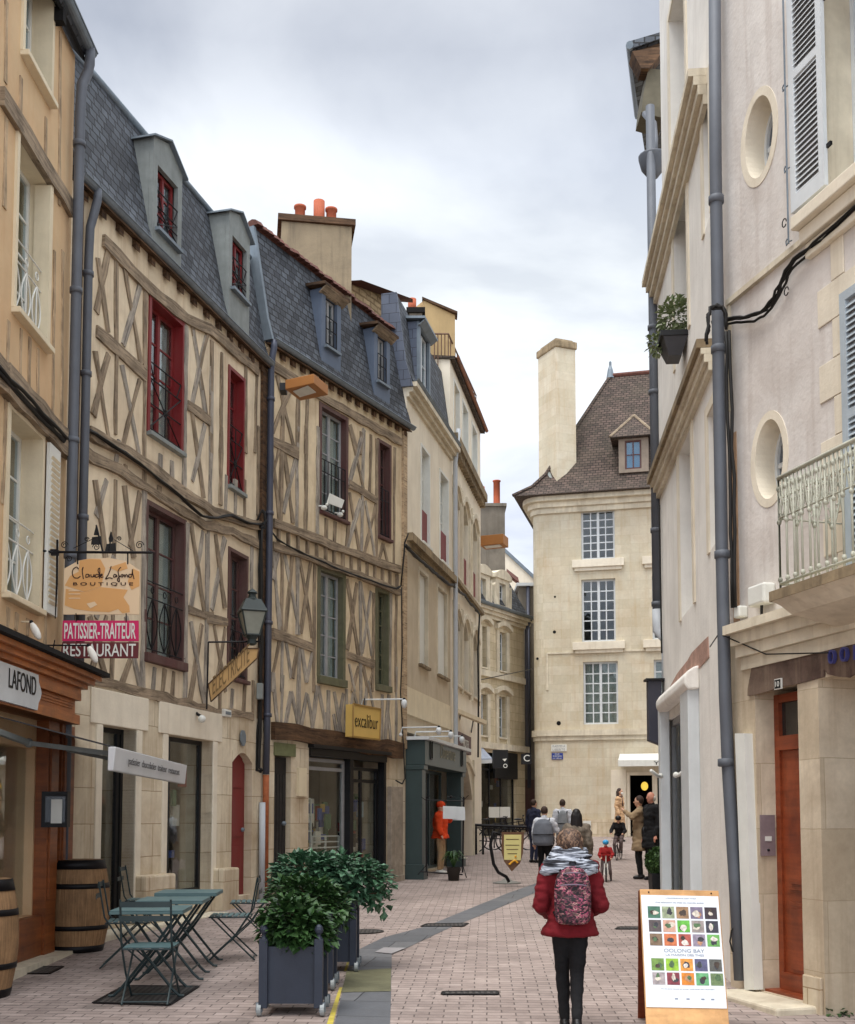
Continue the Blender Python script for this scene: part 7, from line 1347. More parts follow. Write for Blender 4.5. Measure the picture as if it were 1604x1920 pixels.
shrub('shrub', 'medium dark green bushy shrub in the second planter', P2[0], P2[1], [(.03, 0, .72, .30, .28, .22), (-.12, 0, .78, .24, .24, .18), (.20, -.05, .68, .2, .2, .18)], 1500, .08, K['leaf'], 2)
shrub('shrub', 'tall spreading bluish-green laurel-like shrub in the farthest planter', P3[0], P3[1], [(-.20, 0, .88, .42, .36, .22), (.12, 0, .94, .38, .34, .16), (.36, -.05, .84, .22, .22, .17), (.46, -.1, .66, .10, .10, .14), (-.36, .1, .93, .2, .22, .17), (.1, 0, .8, .3, .3, .2)], 2500, .09, K['leafB'], 3)
# ================================================================ clothes rail, plant and shield board by the green shop
yR = 22.3; cr_t = thing('clothes_rail', 'black metal clothes rail standing in front of the dark green shop', 'clothes rail', gnd(820, 1640)); m = MB(); A = lambda x, y, d=yR: at(x, y, d)
zt = 1500
for x, xb in ((800, 800), (870, 868)): m.tube([A(x, 1494), A(xb, 1636)], .016, 6)
m.tube([A(800, 1500), A(870, 1502)], .012, 6); m.tube([A(790, 1494), A(798, 1500), A(806, 1492)], .008, 5); m.tube([A(862, 1492), A(870, 1500), A(879, 1491)], .008, 5); m.ell(A(846, 1494), .03); m.tube([A(838, 1494), A(854, 1495)], .008, 5)
m.tube([A(784, 1640), A(800, 1622), A(802, 1642)], .01, 5); m.tube([A(858, 1646), A(868, 1620), A(875, 1646)], .01, 5); m.tube([A(788, 1634), A(868, 1640)], .014, 6); m.build('frame', K['iron'], cr_t)
t = thing('paper_notice', 'left of two white paper notices hung on the black clothes rail', 'notice', A(843, 1523), group='white notices on the clothes rail'); m = MB(); m.prism([A(831, 1535, 22.1), A(857, 1536, 22.1), A(856, 1512, 22.1), A(831, 1511, 22.1)], (0, .01, 0)); m.build('sheet', K['whiteB'], t)
t = thing('paper_notice', 'right of two white paper notices hung on the black clothes rail', 'notice', A(862, 1523), group='white notices on the clothes rail'); m = MB(); m.prism([A(849, 1538, 22.14), A(873, 1538, 22.14), A(872, 1513, 22.14), A(849, 1512, 22.14)], (0, .01, 0)); m.build('sheet', K['whiteB'], t)
t = thing('potted_plant', 'small dark potted plant with strap leaves at the foot of the clothes rail', 'potted plant', gnd(851, 1640)); c = at(851, 1640, yR); c.z = gz(yR); m = MB(); m.lathe([(.10, 0), (.13, .25), (.14, .26), (.12, .26), (.11, .2)], c, 16); m.build('pot', mat('dark_pot', (52, 48, 44), .6, .1), t, True); m = MB(); rn = random.Random(3)
for k in range(60):
    q = rn.uniform(0, 6.28); ln_ = rn.uniform(.2, .42); d = Vector((math.cos(q), math.sin(q), 0)); s = Vector((-d.y, d.x, 0))*.018; a = c+U*.25; b = a+d*ln_*.4+U*ln_*.8; e = a+d*ln_+U*ln_*rn.uniform(.3, .9); m.face([a-s, a+s, b+s, b-s]); m.face([b-s, b+s, e])
m.build('foliage', K['leaf'], t)
sb = thing('shield_signboard', 'brown shield-shaped menu board on a crooked iron stem with a flat round foot', 'sign board', gnd(950, 1656)); yb = 20.7; A = lambda x, y: at(x, y, yb); m = MB(); out = [(941, 1560), (983, 1560), (981, 1600), (976, 1618), (960, 1634), (946, 1616), (941, 1598)]
m.prism([A(*p) for p in reversed(out)], (0, .03, 0)); m.build('shield', mat('brown_board', (104, 74, 52), .6, .1, 6), sb); m = MB(); m.prism([A(*p)+Vector((0, -.003, 0)) for p in ((977, 1613), (978, 1565), (945.5, 1565), (945.5, 1612))][::-1], (0, .002, 0)); pn = m.build('yellow_panel', mat('pale_yellow_sheet', (214, 204, 136), .7, .05), sb); m = MB()
for y, w_ in ((1573, 12), (1584, 13), (1592, 11), (1600, 9)): m.prism([A(961-w_, y)+Vector((0, -.006, 0)), A(961+w_, y)+Vector((0, -.006, 0)), A(961+w_, y+1.3)+Vector((0, -.006, 0)), A(961-w_, y+1.3)+Vector((0, -.006, 0))], (0, .001, 0))
m.build('lines_of_writing', K['timberD'], pn); m = MB(); m.tube([A(955, 1621)+Vector((0, -.008, 0)), A(962, 1615)+Vector((0, -.008, 0)), A(966, 1613)+Vector((0, -.008, 0)), A(971, 1618)+Vector((0, -.008, 0))], .02, 6); m.ell(A(967, 1606)+Vector((0, -.008, 0)), .02); m.build('yellow_emblem', mat('yellow_emblem', (222, 160, 40), .6), pn)
m = MB(); m.tube([at(x, y, yb+.12) for x, y in ((938, 1565), (925, 1560), (920, 1585), (926, 1620), (935, 1636), (950, 1644), (955, 1654))], .03, 8); m.build('crooked_stem', K['iron'], sb, True); m = MB(); c = gnd(951, 1656); m.lathe([(.27, 0), (.26, .015), (.1, .05), (.04, .1)], c, 20); m.build('foot', mat('grey_stone_foot', (120, 118, 112), .8, .1), sb, True)
# ================================================================ A-board
ab = thing('sandwich_board', 'wooden A-frame board with a white poster of small pictures near the right edge', 'sandwich board', gnd(1290, 1990)); yA = 8.15
tl, tr = at(1200, 1667, yA+.0), at(1348, 1670, yA+.02); bl, br = at(1214, 1960, yA-.35), at(1371, 1963, yA-.33)
bd = woodm('pale_plywood_board', (186, 140, 92), (214, 168, 116), .6, 8, .8, .1, .1); nrm = (tr-tl).cross(bl-tl).normalized(); nrm = nrm if nrm.y < 0 else -nrm
if True:
    m = MB(); m.prism([bl, br, tr, tl], -nrm*.018); m.build('front_panel', bd, ab, bevel=.003); bl2, br2 = at(1197, 1922, yA+.62), at(1340, 1922, yA+.62); bl2.z = br2.z = gz(yA+.6); m = MB(); m.prism([bl2, br2, tr-nrm*.04, tl-nrm*.04], (0, .018, 0)); m.build('back_panel', K['bdoor'], ab)
pt = lambda u, v, o=.004: tl+(tr-tl)*u+(bl-tl)*v+((br-bl)-(tr-tl))*u*v+nrm*o
m = MB(); m.prism([pt(.01, .765), pt(.985, .765), pt(.985, .04), pt(.01, .04)], nrm*.001); ps = m.build('poster', mat('white_poster', (222, 226, 230), .5, .01, 2, 0), ab)
cols5 = [[(70, 110, 90), (150, 160, 130), (150, 120, 90), (120, 110, 130), (60, 50, 55)], [(90, 80, 80), (190, 150, 130), (100, 170, 70), (150, 140, 135), (60, 60, 70)], [(120, 100, 80), (190, 110, 70), (160, 80, 70), (140, 130, 145), (110, 170, 90)], [(110, 140, 70), (140, 180, 60), (220, 150, 70), (90, 90, 120), (90, 90, 85)], [(160, 150, 150), (130, 60, 70), (210, 130, 50), (100, 160, 110), (110, 130, 90)]]
rn = random.Random(11); vv = [.115+.0, .205, .295, .455, .545]
for i, v in enumerate(vv):
    for j in range(5):
        u = .085+j*.178+.004*i; m = MB(); a = pt(u, v+.078, .006); b = pt(u+.155, v+.078, .006); c = pt(u+.155, v, .006); d = pt(u, v, .006); m.prism([a, b, c, d], nrm*.0006); ph_ = m.build('picture', mat('picture_%d_%d' % (i, j), cols5[i][j], .5, .35, 30, 0), ps)
        L2 = lambda s, t_, o=.0075: pt(u+.155*s, v+.078*t_, o)
        for q in range(2):
            m = MB(); cu_, cv_, ra, rb = rn.uniform(.35, .65), rn.uniform(.35, .7), rn.uniform(.14, .3), rn.uniform(.14, .3); m.prism([L2(min(.97, max(.03, cu_+ra*math.cos(k*math.pi/5)*rn.uniform(.7, 1.3))), min(.97, max(.03, cv_+rb*math.sin(k*math.pi/5)*rn.uniform(.7, 1.3))), .0072+q*.0008) for k in range(10)][::-1], nrm*.0004)
            cl = rn.choice([(205, 195, 180), (70, 58, 50), (180, 134, 104), (214, 206, 196), (84, 110, 76), (60, 60, 66)]); m.build('picture_detail', mat('figure_%d_%d_%d' % (i, j, q), cl, .5, .4, 40, 0), ph_)
pm = mat('grey_blue_print', (130, 140, 156), .6, 0)
def ptext(s, u0, u1, v0, v1, o=.006): a = pt(u0, v1, o); b = pt(u1, v1, o); c = pt(u0, v0, o); text(s, pm, ps, a, b-a, (c-a)-(b-a)*((c-a).dot(b-a)/(b-a).length_squared), (b-a).length, (c-a).length, ext=.001)
ptext('OOLONG BAY', .26, .76, .392, .415); ptext('LA MAISON DES THES', .28, .75, .425, .438); ptext('L\'EXPERIENCE DES THES', .32, .7, .055, .062); ptext('Une sélection de thés du monde entier', .18, .8, .082, .092); ptext('Du thé pour toutes les envies  OOLONG BAY POITIERS', .2, .85, .645, .653)
m = MB(); 
for u in (.36, .5, .68, .8): m.prism([pt(u, .715, .006), pt(u+.04, .715, .006), pt(u+.04, .706, .006), pt(u, .706, .006)], nrm*.0005)
m.build('small_marks', pm, ps)
m = MB(); m.ell(pt(.11, .02, .004), .006, 8); m.ell(pt(.9, .02, .004), .006, 8); m.build('screw', K['iron'], ab)
# ball boxwood in black planter
t = thing('boxwood_ball', 'clipped round boxwood in a black square tub in front of the white shopfront', 'potted plant', gnd(1233, 1672)); y_ = 15.0; c = Vector((at(1236, 1640, y_).x+.02, y_, gz(y_))); zb = at(1236, 1664, y_).z
m = MB(); s = .14; z1_ = at(1236, 1637, y_).z; m.v = [c+Vector((x*.8, y*.8, 0)) for x, y in ((-s, -s), (s, -s), (s, s), (-s, s))]+[Vector((c.x+x, c.y+y, z1_)) for x, y in ((-s, -s), (s, -s), (s, s), (-s, s))]; m.f = [(3, 2, 1, 0), (4, 5, 6, 7), (0, 1, 5, 4), (1, 2, 6, 5), (2, 3, 7, 6), (3, 0, 4, 7)]; m.build('tub', K['black'], t, bevel=.01); m = MB(); rn = random.Random(4); leaves(m, (c.x, c.y, z1_+.15), (.19, .19, .19), 2200, .03, rn, shell=.82); m.ell((c.x, c.y, z1_+.15), .165, 16); m.build('foliage', K['box'], t)
# ================================================================ bicycles, stands
def make_bike(name, fm, sc_=1.0, wheel=.33):
    t = thing(name, '', 'bicycle'); k = sc_
    for x in (-.52, .52):
        m = MB(); m.tube([(k*(x+wheel*math.cos(a)), 0, k*(wheel+wheel*math.sin(a))) for a in [i*math.pi/12 for i in range(25)]], .02*k, 6, caps=False); w_ = m.build('wheel', K['black'], t, True); m = MB()
        for i in range(8): a = i*math.pi/4; m.tube([(k*x, 0, k*wheel), (k*(x+wheel*math.cos(a)), 0, k*(wheel+wheel*math.sin(a)))], .003*k, 4)
        m.lathe([(.03*k, -.03), (.03*k, .03)], (k*x, 0, k*wheel), 8); m.build('spokes', K['zincL'], w_)
    m = MB(); V3 = lambda x, z: (k*x, 0, k*z); r = .016*k
    for a, b in (((-.52, wheel), (-.18, .72)), ((-.52, wheel), (-.08, .3)), ((-.08, .3), (-.2, .86)), ((-.08, .3), (.36, .72)), ((-.18, .74), (.35, .82)), ((.52, wheel), (.34, .92))): m.tube([V3(*a), V3(*b)], r, 6)
    m.build('frame', fm, t); m = MB(); m.tube([(k*.34, -.26*k, k*.98), (k*.38, -.1*k, k*.98), (k*.34, 0, k*.94), (k*.38, .1*k, k*.98), (k*.34, .26*k, k*.98)], .012*k, 6); m.build('handlebar', K['iron'], t); m = MB(); m.ell((k*-.2, 0, k*.9), (.13*k, .07*k, .03*k)); m.build('saddle', K['black'], t); return t
b0 = make_bike('bicycle', K['iron']); gb_ = 'bicycles parked on the rack'
for i, (x, d, rz, lab) in enumerate(((925, 31.5, 8, 'leftmost parked black bicycle behind the shield board'), (958, 32.6, -6, 'middle parked dark bicycle behind the shield board'), (985, 31.6, 15, 'rightmost parked black bicycle behind the rail'))):
    o = b0 if i == 0 else copy_tree(b0); q = at(x, 1560, d); o.location = (q.x, d, gz(d)); o.rotation_euler = (0, 0, R(rz)); o['label'] = lab; o['group'] = gb_
t = thing('barrier_rail', 'low black metal barrier rail in front of the parked bicycles', 'barrier', gnd(945, 1590)); A = lambda x, y: at(x, y, 30.6); m = MB(); m.tube([A(890, 1547), A(1000, 1551)], .045, 6); m.tube([A(892, 1552), A(1000, 1556)], .02, 6)
for x in (893, 906, 955, 996): p = A(x, 1550); m.tube([p, Vector((p.x, p.y, gz(30.6)))], .03, 6)
m.build('rail', K['iron'], t)
for (x0, x1, lab) in ((917, 937, 'left of two white boards behind the bicycles'), (938, 957, 'right of two white boards behind the bicycles')):
    t = thing('white_board', lab, 'board', at(x0, 1534, 34), group='white boards behind the bicycles'); a, b = at(x0, 1533, 33.6), at(x1, 1513, 33.6); m = MB(); m.box(a.x, b.x, 33.6, 33.64, a.z, b.z); m.build('panel', K['white'], t); m = MB(); m.box((a.x+b.x)/2-.02, (a.x+b.x)/2+.02, 33.65, 33.68, gz(33), a.z+.1); m.build('post', K['iron'], t)
# ================================================================ people
LOCAL = True
def solid(name, fn, mt, par, vox=.014, sm=4, fold=0):
    """union of tapered limbs grown into one continuous smooth surface"""
    m = MB(); fn(m); me = bpy.data.meshes.new('tmp'); me.from_pydata([tuple(v) for v in m.v], [], m.f); o = bpy.data.objects.new('tmp', me); COL.objects.link(o)
    r = o.modifiers.new('r', 'REMESH'); r.mode = 'VOXEL'; r.voxel_size = vox; s = o.modifiers.new('s', 'SMOOTH'); s.factor = .5; s.iterations = sm
    dg = bpy.context.evaluated_depsgraph_get(); dg.update(); n = bpy.data.meshes.new_from_object(o.evaluated_get(dg)); bpy.data.objects.remove(o)
    if fold:
        for v in n.vertices: p = v.co; v.co = p+v.normal*fold*(.25+noise.noise(Vector((p.x*9+3, p.y*9, p.z*17)))+(.6*noise.noise(Vector((p.x*22, p.y*22+5, p.z*38))) if vox < .012 else 0))
    n.name = name; n.materials.clear(); n.materials.append(mt); n.polygons.foreach_set('use_smooth', [True]*len(n.polygons)); q = bpy.data.objects.new(name, n); COL.objects.link(q); q.parent = par; return q
SK = mat('skin', (206, 160, 134), .6, .06, 12, 0); SK2 = mat('ruddy_skin', (200, 140, 118), .6, .06, 12, 0)
def cloth(name, c, var=.18, sc=9, **k): return mat(name, c, .9, var, sc, .8, 16, **k)
def V_(p, k): return Vector(p)*k
J0 = dict(pelvis=(0, 0, .95), chest=(0, 0, 1.28), neck=(0, -.01, 1.46), head=(0, .015, 1.63), shL=(-.175, 0, 1.41), elL=(-.235, -.03, 1.13), wrL=(-.24, .06, .89), shR=(.175, 0, 1.41), elR=(.235, -.03, 1.13), wrR=(.24, .06, .89),
          hiL=(-.085, 0, .92), knL=(-.09, .03, .50), anL=(-.09, -.01, .09), hiR=(.085, 0, .92), knR=(.09, .03, .50), anR=(.09, -.01, .09))
def hand(m, w, e, k, side, curl=.5):
    w, e = Vector(w), Vector(e); d = (w-e).normalized(); s = d.cross(Vector((0, 1, 0))); s = s.normalized() if s.length > .2 else Vector((0, 0, 1)); n = s.cross(d).normalized()*side
    c = w+d*.05*k; m.cap(w, .024*k, w+d*.075*k, .030*k, 8); m.cap(w+d*.03*k-s*.02*k, .022*k, w+d*.075*k+s*.02*k, .02*k, 8)
    for i, L_ in enumerate((.062, .072, .068, .052)):
        b = w+d*.085*k+s*(-.028+.019*i)*k; j = b+d*L_*.55*k+n*.012*curl*k; t = j+d*L_*.4*k+n*.035*curl*k; m.cap(b, .0095*k, j, .009*k, 6); m.cap(j, .009*k, t, .0075*k, 6)
    b = w+d*.035*k-s*.03*k; j = b+(d*.03-s*.025+n*.01)*k; m.cap(b, .012*k, j, .010*k, 6); m.cap(j, .01*k, j+(d*.028-s*.004+n*.008)*k, .008*k, 6)
def person(label, x, y, H, yaw, top, legs, shoes=None, hair=None, J=None, coat=0, cap_=None, skin=None, vox=.014, hairlen=0, sleeves=True, wide=1.0, fat=1.0, group=None, face=True, topname='jacket'):
    k = H/1.75; j = dict(J0); j.update(J or {}); j = {a: V_(b, k) for a, b in j.items()}; skin = skin or SK
    t = thing('person', label, 'person', (x, y, gz(y)), 0, group)
    def body(m):
        h = j['head']; m.ell(h, (.074*k, .090*k, .112*k), 16); m.ell(h+V_((0, .03, -.06), k), (.052*k, .055*k, .055*k), 12); m.cap(h+V_((0, .085, .01), k), .008*k, h+V_((0, .105, -.02), k), .013*k, 6)
        for s in (-1, 1): m.ell(h+V_((s*.075, 0, -.005), k), (.012*k, .02*k, .03*k), 8)
        m.cap(j['neck']-V_((0, 0, .06), k), .06*k, h-V_((0, 0, .05), k), .05*k); m.ell(j['chest'], (.16*k, .10*k, .19*k)); m.ell(j['pelvis'], (.155*k, .11*k, .13*k)); m.cap(j['pelvis'], .12*k, j['chest'], .12*k)
        for s in 'LR':
            m.cap(j['chest']+V_((0, 0, .1), k), .07*k, j['sh'+s], .052*k); m.cap(j['sh'+s], .05*k, j['el'+s], .038*k); m.cap(j['el'+s], .037*k, j['wr'+s], .025*k); hand(m, j['wr'+s], j['el'+s], k, -1 if s == 'L' else 1)
            m.cap(j['pelvis'], .09*k, j['hi'+s], .075*k); m.cap(j['hi'+s], .075*k, j['kn'+s], .042*k); m.cap(j['kn'+s], .042*k, j['kn'+s].lerp(j['an'+s], .35), .042*k); m.cap(j['kn'+s].lerp(j['an'+s], .35), .042*k, j['an'+s], .028*k); a = j['an'+s]; m.cap(a-V_((0, .03, .04), k), .036*k, a+V_((0, .12, -.055), k), .028*k)
    solid('body', body, skin, t, vox if vox < .01 else .012)
    def low(m):
        m.ell(j['pelvis'], (.17*k*fat, .125*k*fat, .13*k))
        for s in 'LR': m.cap(j['hi'+s], .1*k*fat, j['kn'+s], .066*k*fat); m.cap(j['kn'+s], .066*k*fat, j['kn'+s].lerp(j['an'+s], .3), .064*k*fat); m.cap(j['kn'+s].lerp(j['an'+s], .3), .064*k*fat, j['an'+s]+V_((0, 0, .02), k), .047*k*fat)
    solid('trousers', low, legs, t, vox, 4, .007*k)
    def shoe(m, s): a = j['an'+s]; m.cap(a-V_((0, .035, .038), k), .046*k, a+V_((0, .12, -.055), k), .036*k); m.cap(a+V_((0, 0, .0), k), .045*k, a-V_((0, 0, .04), k), .048*k)
    for s in 'LR': solid('shoe', lambda m: shoe(m, s), shoes or K['black'], t, .01)
    def up(m):
        m.ell(j['chest']+V_((0, 0, .02), k), (.195*k*wide, .135*k*wide, .20*k)); m.cap(j['pelvis']+V_((0, 0, .06), k), .145*k*wide, j['chest'], .15*k*wide); m.ell(j['pelvis']+V_((0, 0, .03), k), (.185*k*wide, .145*k*wide, .13*k)); m.cap(j['neck']-V_((0, 0, .05), k), .085*k, j['neck']+V_((0, 0, .02), k), .07*k)
        if coat:
            c = j['pelvis']; m.lathe([(.15*k*wide, .12*k), (.18*k*wide, .02*k), (.205*k*wide, -coat*.5*k), (.225*k*wide, -coat*k), (.21*k*wide, -coat*k-.012*k)], c, 24, 1, .78)
        for s in 'LR': m.cap(j['chest']+V_((0, 0, .1), k), .1*k, j['sh'+s], .075*k*wide); m.cap(j['sh'+s], .078*k*wide, j['el'+s], .062*k*wide); m.cap(j['el'+s], .062*k*wide, j['el'+s].lerp(j['wr'+s], .94), .047*k*wide)
    solid(topname, up, top, t, vox, 4, .020*k)
    if hair:
        def hr(m):
            h = j['head']; m.ell(h+V_((0, -.022, .028), k), (.086*k, .092*k, .105*k), 16)
            if hairlen:
                for s in (-1, 0, 1): m.cap(h+V_((s*.045, -.06, -.0), k), .058*k, h+V_((s*.075, -.085+abs(s)*.03, -hairlen), k), .05*k)
        solid('hair', hr, hair, t, .012)
    if cap_:
        cm_, hh = cap_; m = MB(); h = j['head']; m.ell(h+V_((0, -.005, .045), k), (.105*k*hh, .12*k*hh, .09*k*hh), 18); m.build('helmet' if hh > 1 else 'hat', cm_, t, True)
    if face:
        for s in (-1, 1): m = MB(); m.ell(j['head']+V_((s*.028, .083, .012), k), (.011*k, .007*k, .007*k), 8); m.build('eye', K['black'], t)
        m = MB(); m.ell(j['head']+V_((0, .083, -.055), k), (.022*k, .008*k, .006*k), 8); m.build('mouth', mat('lips', (150, 84, 78), .6, 0) if 'lips' not in bpy.data.materials else bpy.data.materials['lips'], t)
    t.rotation_euler = (0, 0, yaw); return t, j, k
def toward(dx, dy): return math.atan2(-dx, dy)
def HX(px, top, y): p = at(px, top, y); return p.x, p.z-gz(y)
hairB = mat('brown_wavy_hair', (104, 82, 66), .7, .35, 26, .6, 60); hairD = mat('black_hair', (26, 22, 22), .5, .3, 20, .4); hairM = mat('dark_brown_hair', (60, 44, 36), .7, .3, 20, .4)
blk = cloth('black_cloth', (20, 20, 22)); nvy = cloth('navy_cloth', (38, 42, 62)); tan = cloth('tan_wool', (176, 146, 112)); grey = cloth('grey_cloth', (120, 122, 128)); wht = cloth('off_white_cloth', (196, 198, 204)); redc = cloth('deep_red_jacket', (104, 14, 24)); redk = cloth('red_fleece', (150, 34, 34)); trk = cloth('brown_grey_trousers', (104, 90, 88)); orc = cloth('orange_cloth', (214, 70, 28), dirty=0)
# walking woman in red, nearest
y = 8.25; x, H = HX(1068, 1556, y); 
t, j, k = person('woman from behind in a dark red jacket and grey striped scarf, nearest the camera', x, y, H, 0, redc, blk, hair=hairB, vox=.010, wide=1.13, fat=.93, hairlen=.09, coat=.10,
    J=dict(elL=(-.262, -.01, 1.10), wrL=(-.14, .26, 1.0), elR=(.262, -.01, 1.10), wrR=(.15, .26, 1.0), hiL=(-.075, 0, .92), knL=(-.055, .14, .52), anL=(-.04, .12, .09), hiR=(.075, 0, .92), knR=(.055, .0, .5), anR=(.025, -.20, .14)))
ms_ = [MB(), MB(), MB()]; rn = random.Random(2); h = j['head']
for q in range(150):
    m = ms_[q % 3]
    a = rn.uniform(R(150), R(390)) if q % 3 else rn.uniform(0, 6.28); a0 = rn.uniform(0, 6.28); P = []
    for i in range(9):
        s_ = i/8; ph = R(8)+s_*R(112); rr = 1.06+.14*s_+rn.uniform(-.05, .05); w_ = .016*math.sin(a0+i*1.9); P.append(h+V_((.088*rr*math.sin(ph)*math.cos(a+w_*6)+w_*.6, -.02+.096*rr*math.sin(ph)*math.sin(a+w_*6), .02+.108*math.cos(ph)*(1 if s_ < .75 else 1.25)), k))
    m.tube(P, [.007*k, .010*k, .012*k, .012*k, .012*k, .012*k, .011*k, .009*k, .005*k], 6)
for q, (m, c_) in enumerate(zip(ms_, ((92, 70, 56), (128, 102, 82), (70, 54, 46)))): m.build(('brown_hair_strands', 'light_hair_strands', 'dark_hair_strands')[q], mat('hair_strand_%d' % q, c_, .55, .25, 30, .3, 80), t, True)
sfm, n_t, n_, l_, bs_ = newmat('striped_grey_scarf'); oc_ = n_.new('ShaderNodeTexCoord').outputs['Object']; wv = n_noise(n_, l_, n_map(n_, l_, oc_, (5, 5, 60), (R(12), R(20), 0)), 1.0, 3, .5, .8)
l_.new(n_ramp(n_, l_, wv, [(.36, lin((24, 24, 30))), (.46, lin((70, 74, 84))), (.52, lin((188, 194, 204))), (.60, lin((120, 126, 138))), (.68, lin((30, 30, 36)))]), bs_.inputs['Base Color']); bs_.inputs['Roughness'].default_value = .95
def scf(m):
    c = j['neck']+V_((0, -.01, .015), k); rn = random.Random(8)
    for q in range(6):
        R0 = .105+.022*q if q < 4 else .14+.01*q; z = .085-.034*q; tl_ = rn.uniform(-.12, .12); pts = [c+V_((R0*1.22*math.cos(a)*(1+.05*math.sin(3*a+q)), R0*.92*math.sin(a), z+tl_*R0*math.cos(a+q)+.012*math.sin(4*a+q*2)), k) for a in [i*math.pi/10 for i in range(21)]]
        m.tube(pts, [.034*k*(1+.15*math.sin(i*1.3+q)) for i in range(21)], 8, caps=False)
    m.ell(c+V_((0, 0, -.02), k), (.14*k, .11*k, .08*k))
solid('scarf', scf, sfm, t, .007, 1)
bpm, n_t, n_, l_, bs_ = newmat('pink_black_patterned_fabric'); oc_ = n_.new('ShaderNodeTexCoord').outputs['Object']; a_ = n_noise(n_, l_, n_map(n_, l_, oc_, (26, 26, 52)), 1.0, 2, .5, 1.2); b_ = n_noise(n_, l_, n_map(n_, l_, oc_, (14, 14, 20)), 1.0, 1, .5, .5)
c_ = n_ramp(n_, l_, a_, [(.42, lin((26, 22, 26))), (.49, lin((60, 40, 52))), (.53, lin((196, 84, 120))), (.57, lin((110, 50, 70))), (.62, lin((214, 170, 160))), (.66, lin((30, 26, 30)))]); l_.new(n_mix(n_, l_, n_ramp(n_, l_, b_, [(.42, G(.75)), (.6, G(0))]), c_, lin((24, 20, 24))), bs_.inputs['Base Color']); bs_.inputs['Roughness'].default_value = .8
bp = thing('backpack', 'pink and black patterned backpack worn by the woman in the red jacket', 'backpack', (x, y, gz(y))); O = Vector((0, 0, 0))
def pk(m):
    c = V_((0, -.19, 1.19), k)
    m.lathe([(r_*k, z*k) for r_, z in ((.03, -.25), (.12, -.24), (.15, -.21), (.158, -.12), (.16, 0), (.155, .09), (.135, .17), (.10, .225), (.05, .25), (.02, .255))], c, 28, 1, .58)
solid('main_bag', pk, bpm, bp, .009, 3)
def pk2(m):
    c = V_((0, -.265, 1.08), k); m.lathe([(r_*k, z*k) for r_, z in ((.03, -.125), (.10, -.12), (.125, -.09), (.13, 0), (.12, .07), (.09, .11), (.03, .125))], c, 24, 1, .42)
solid('front_pocket', pk2, bpm, bp, .009, 3)
for s in (-1, 1): m = MB(); m.tube([V_(p, k) for p in ((s*.10, -.2, 1.40), (s*.125, -.10, 1.50), (s*.135, .06, 1.47), (s*.15, .15, 1.30), (s*.16, .08, 1.10), (s*.14, -.14, 1.02))], .016*k, 6); m.build('strap', K['black'], bp)
m = MB()
for z, w_ in ((1.36, .10), (1.26, .135), (1.02, .14)): m.tube([V_((w_*math.cos(a), -.19-.10*math.sin(a), z+(.03*math.sin(a) if z > 1.2 else 0)), k) for a in [i*math.pi/10 for i in range(11)]], .006*k, 5)
m.build('piping', mat('grey_lilac_piping', (120, 104, 120), .7), bp); m = MB(); m.tube([V_(p, k) for p in ((-.03, -.19, 1.44), (-.02, -.21, 1.48), (.02, -.21, 1.48), (.03, -.19, 1.44))], .009*k, 6); m.build('top_loop', K['black'], bp)
# group of young people ahead of her
y = 17.5; x, H = HX(1081, 1517, y); person('person with long straight black hair in a dark shawl, ahead of the woman in red', x, y, H, toward(.1, 1), cloth('olive_grey_shawl', (110, 100, 88), .5, 14), blk, hair=hairD, hairlen=.30, wide=1.08)
y = 22.0; x, H = HX(1021, 1512, y); t, j, k = person('person in a pale top with a big grey rucksack, left of the black-haired person', x, y, H, toward(.25, 1), wht, blk, hair=hairM, wide=1.1, J=dict(elR=(.28, .04, 1.2), wrR=(.2, .22, 1.2)))
def rs(yaw, x, y, k, c1, lab, s=1.0, z0=0):
    b = thing('backpack', lab, 'backpack', (x, y, gz(y)))
    def f(m):
        m.lathe([(r_*k*s, z*k) for r_, z in ((.04, .84), (.13, .85), (.165, .9), (.175, 1.05), (.165, 1.22), (.14, 1.36), (.08, 1.44), (.03, 1.46))], V_((0, -.22, z0), k), 20, 1, .6)
    solid('main_bag', f, c1, b, .014)
    for q in (-1, 1): m = MB(); m.tube([V_((q*.11, -.16, 1.38), k), V_((q*.13, .0, 1.48), k), V_((q*.14, .13, 1.34), k), V_((q*.14, -.1, 1.0), k)], .018*k, 6); m.build('strap', K['black'], b)
    m = MB(); m.tube([V_((.17*s*math.cos(a), -.22-.115*s*math.sin(a), 1.10+z0), k) for a in [i*math.pi/8 for i in range(9)]], .01*k, 5); m.build('zip', K['black'], b); b.rotation_euler = (0, 0, yaw)
rs(toward(.25, 1), x, y, k, cloth('grey_rucksack', (104, 108, 116)), 'big grey rucksack worn by the person in the pale grey top', 1.45)
y = 27; x, H = HX(1055, 1499, y); t, j, k = person('person in a pale hooded top with a small grey backpack, by the corner house wall', x, y, H, toward(.1, 1), wht, grey, hair=hairM, wide=1.1); rs(toward(.1, 1), x, y, k, cloth('light_grey_bag', (130, 134, 138)), 'small grey backpack worn by the person in the pale hooded top', .85)
y = 27.5; x, H = HX(1001, 1499, y); person('person with short dark hair in a navy jacket by the parked bicycles', x, y, H, toward(.8, .6), nvy, nvy, hair=hairM)
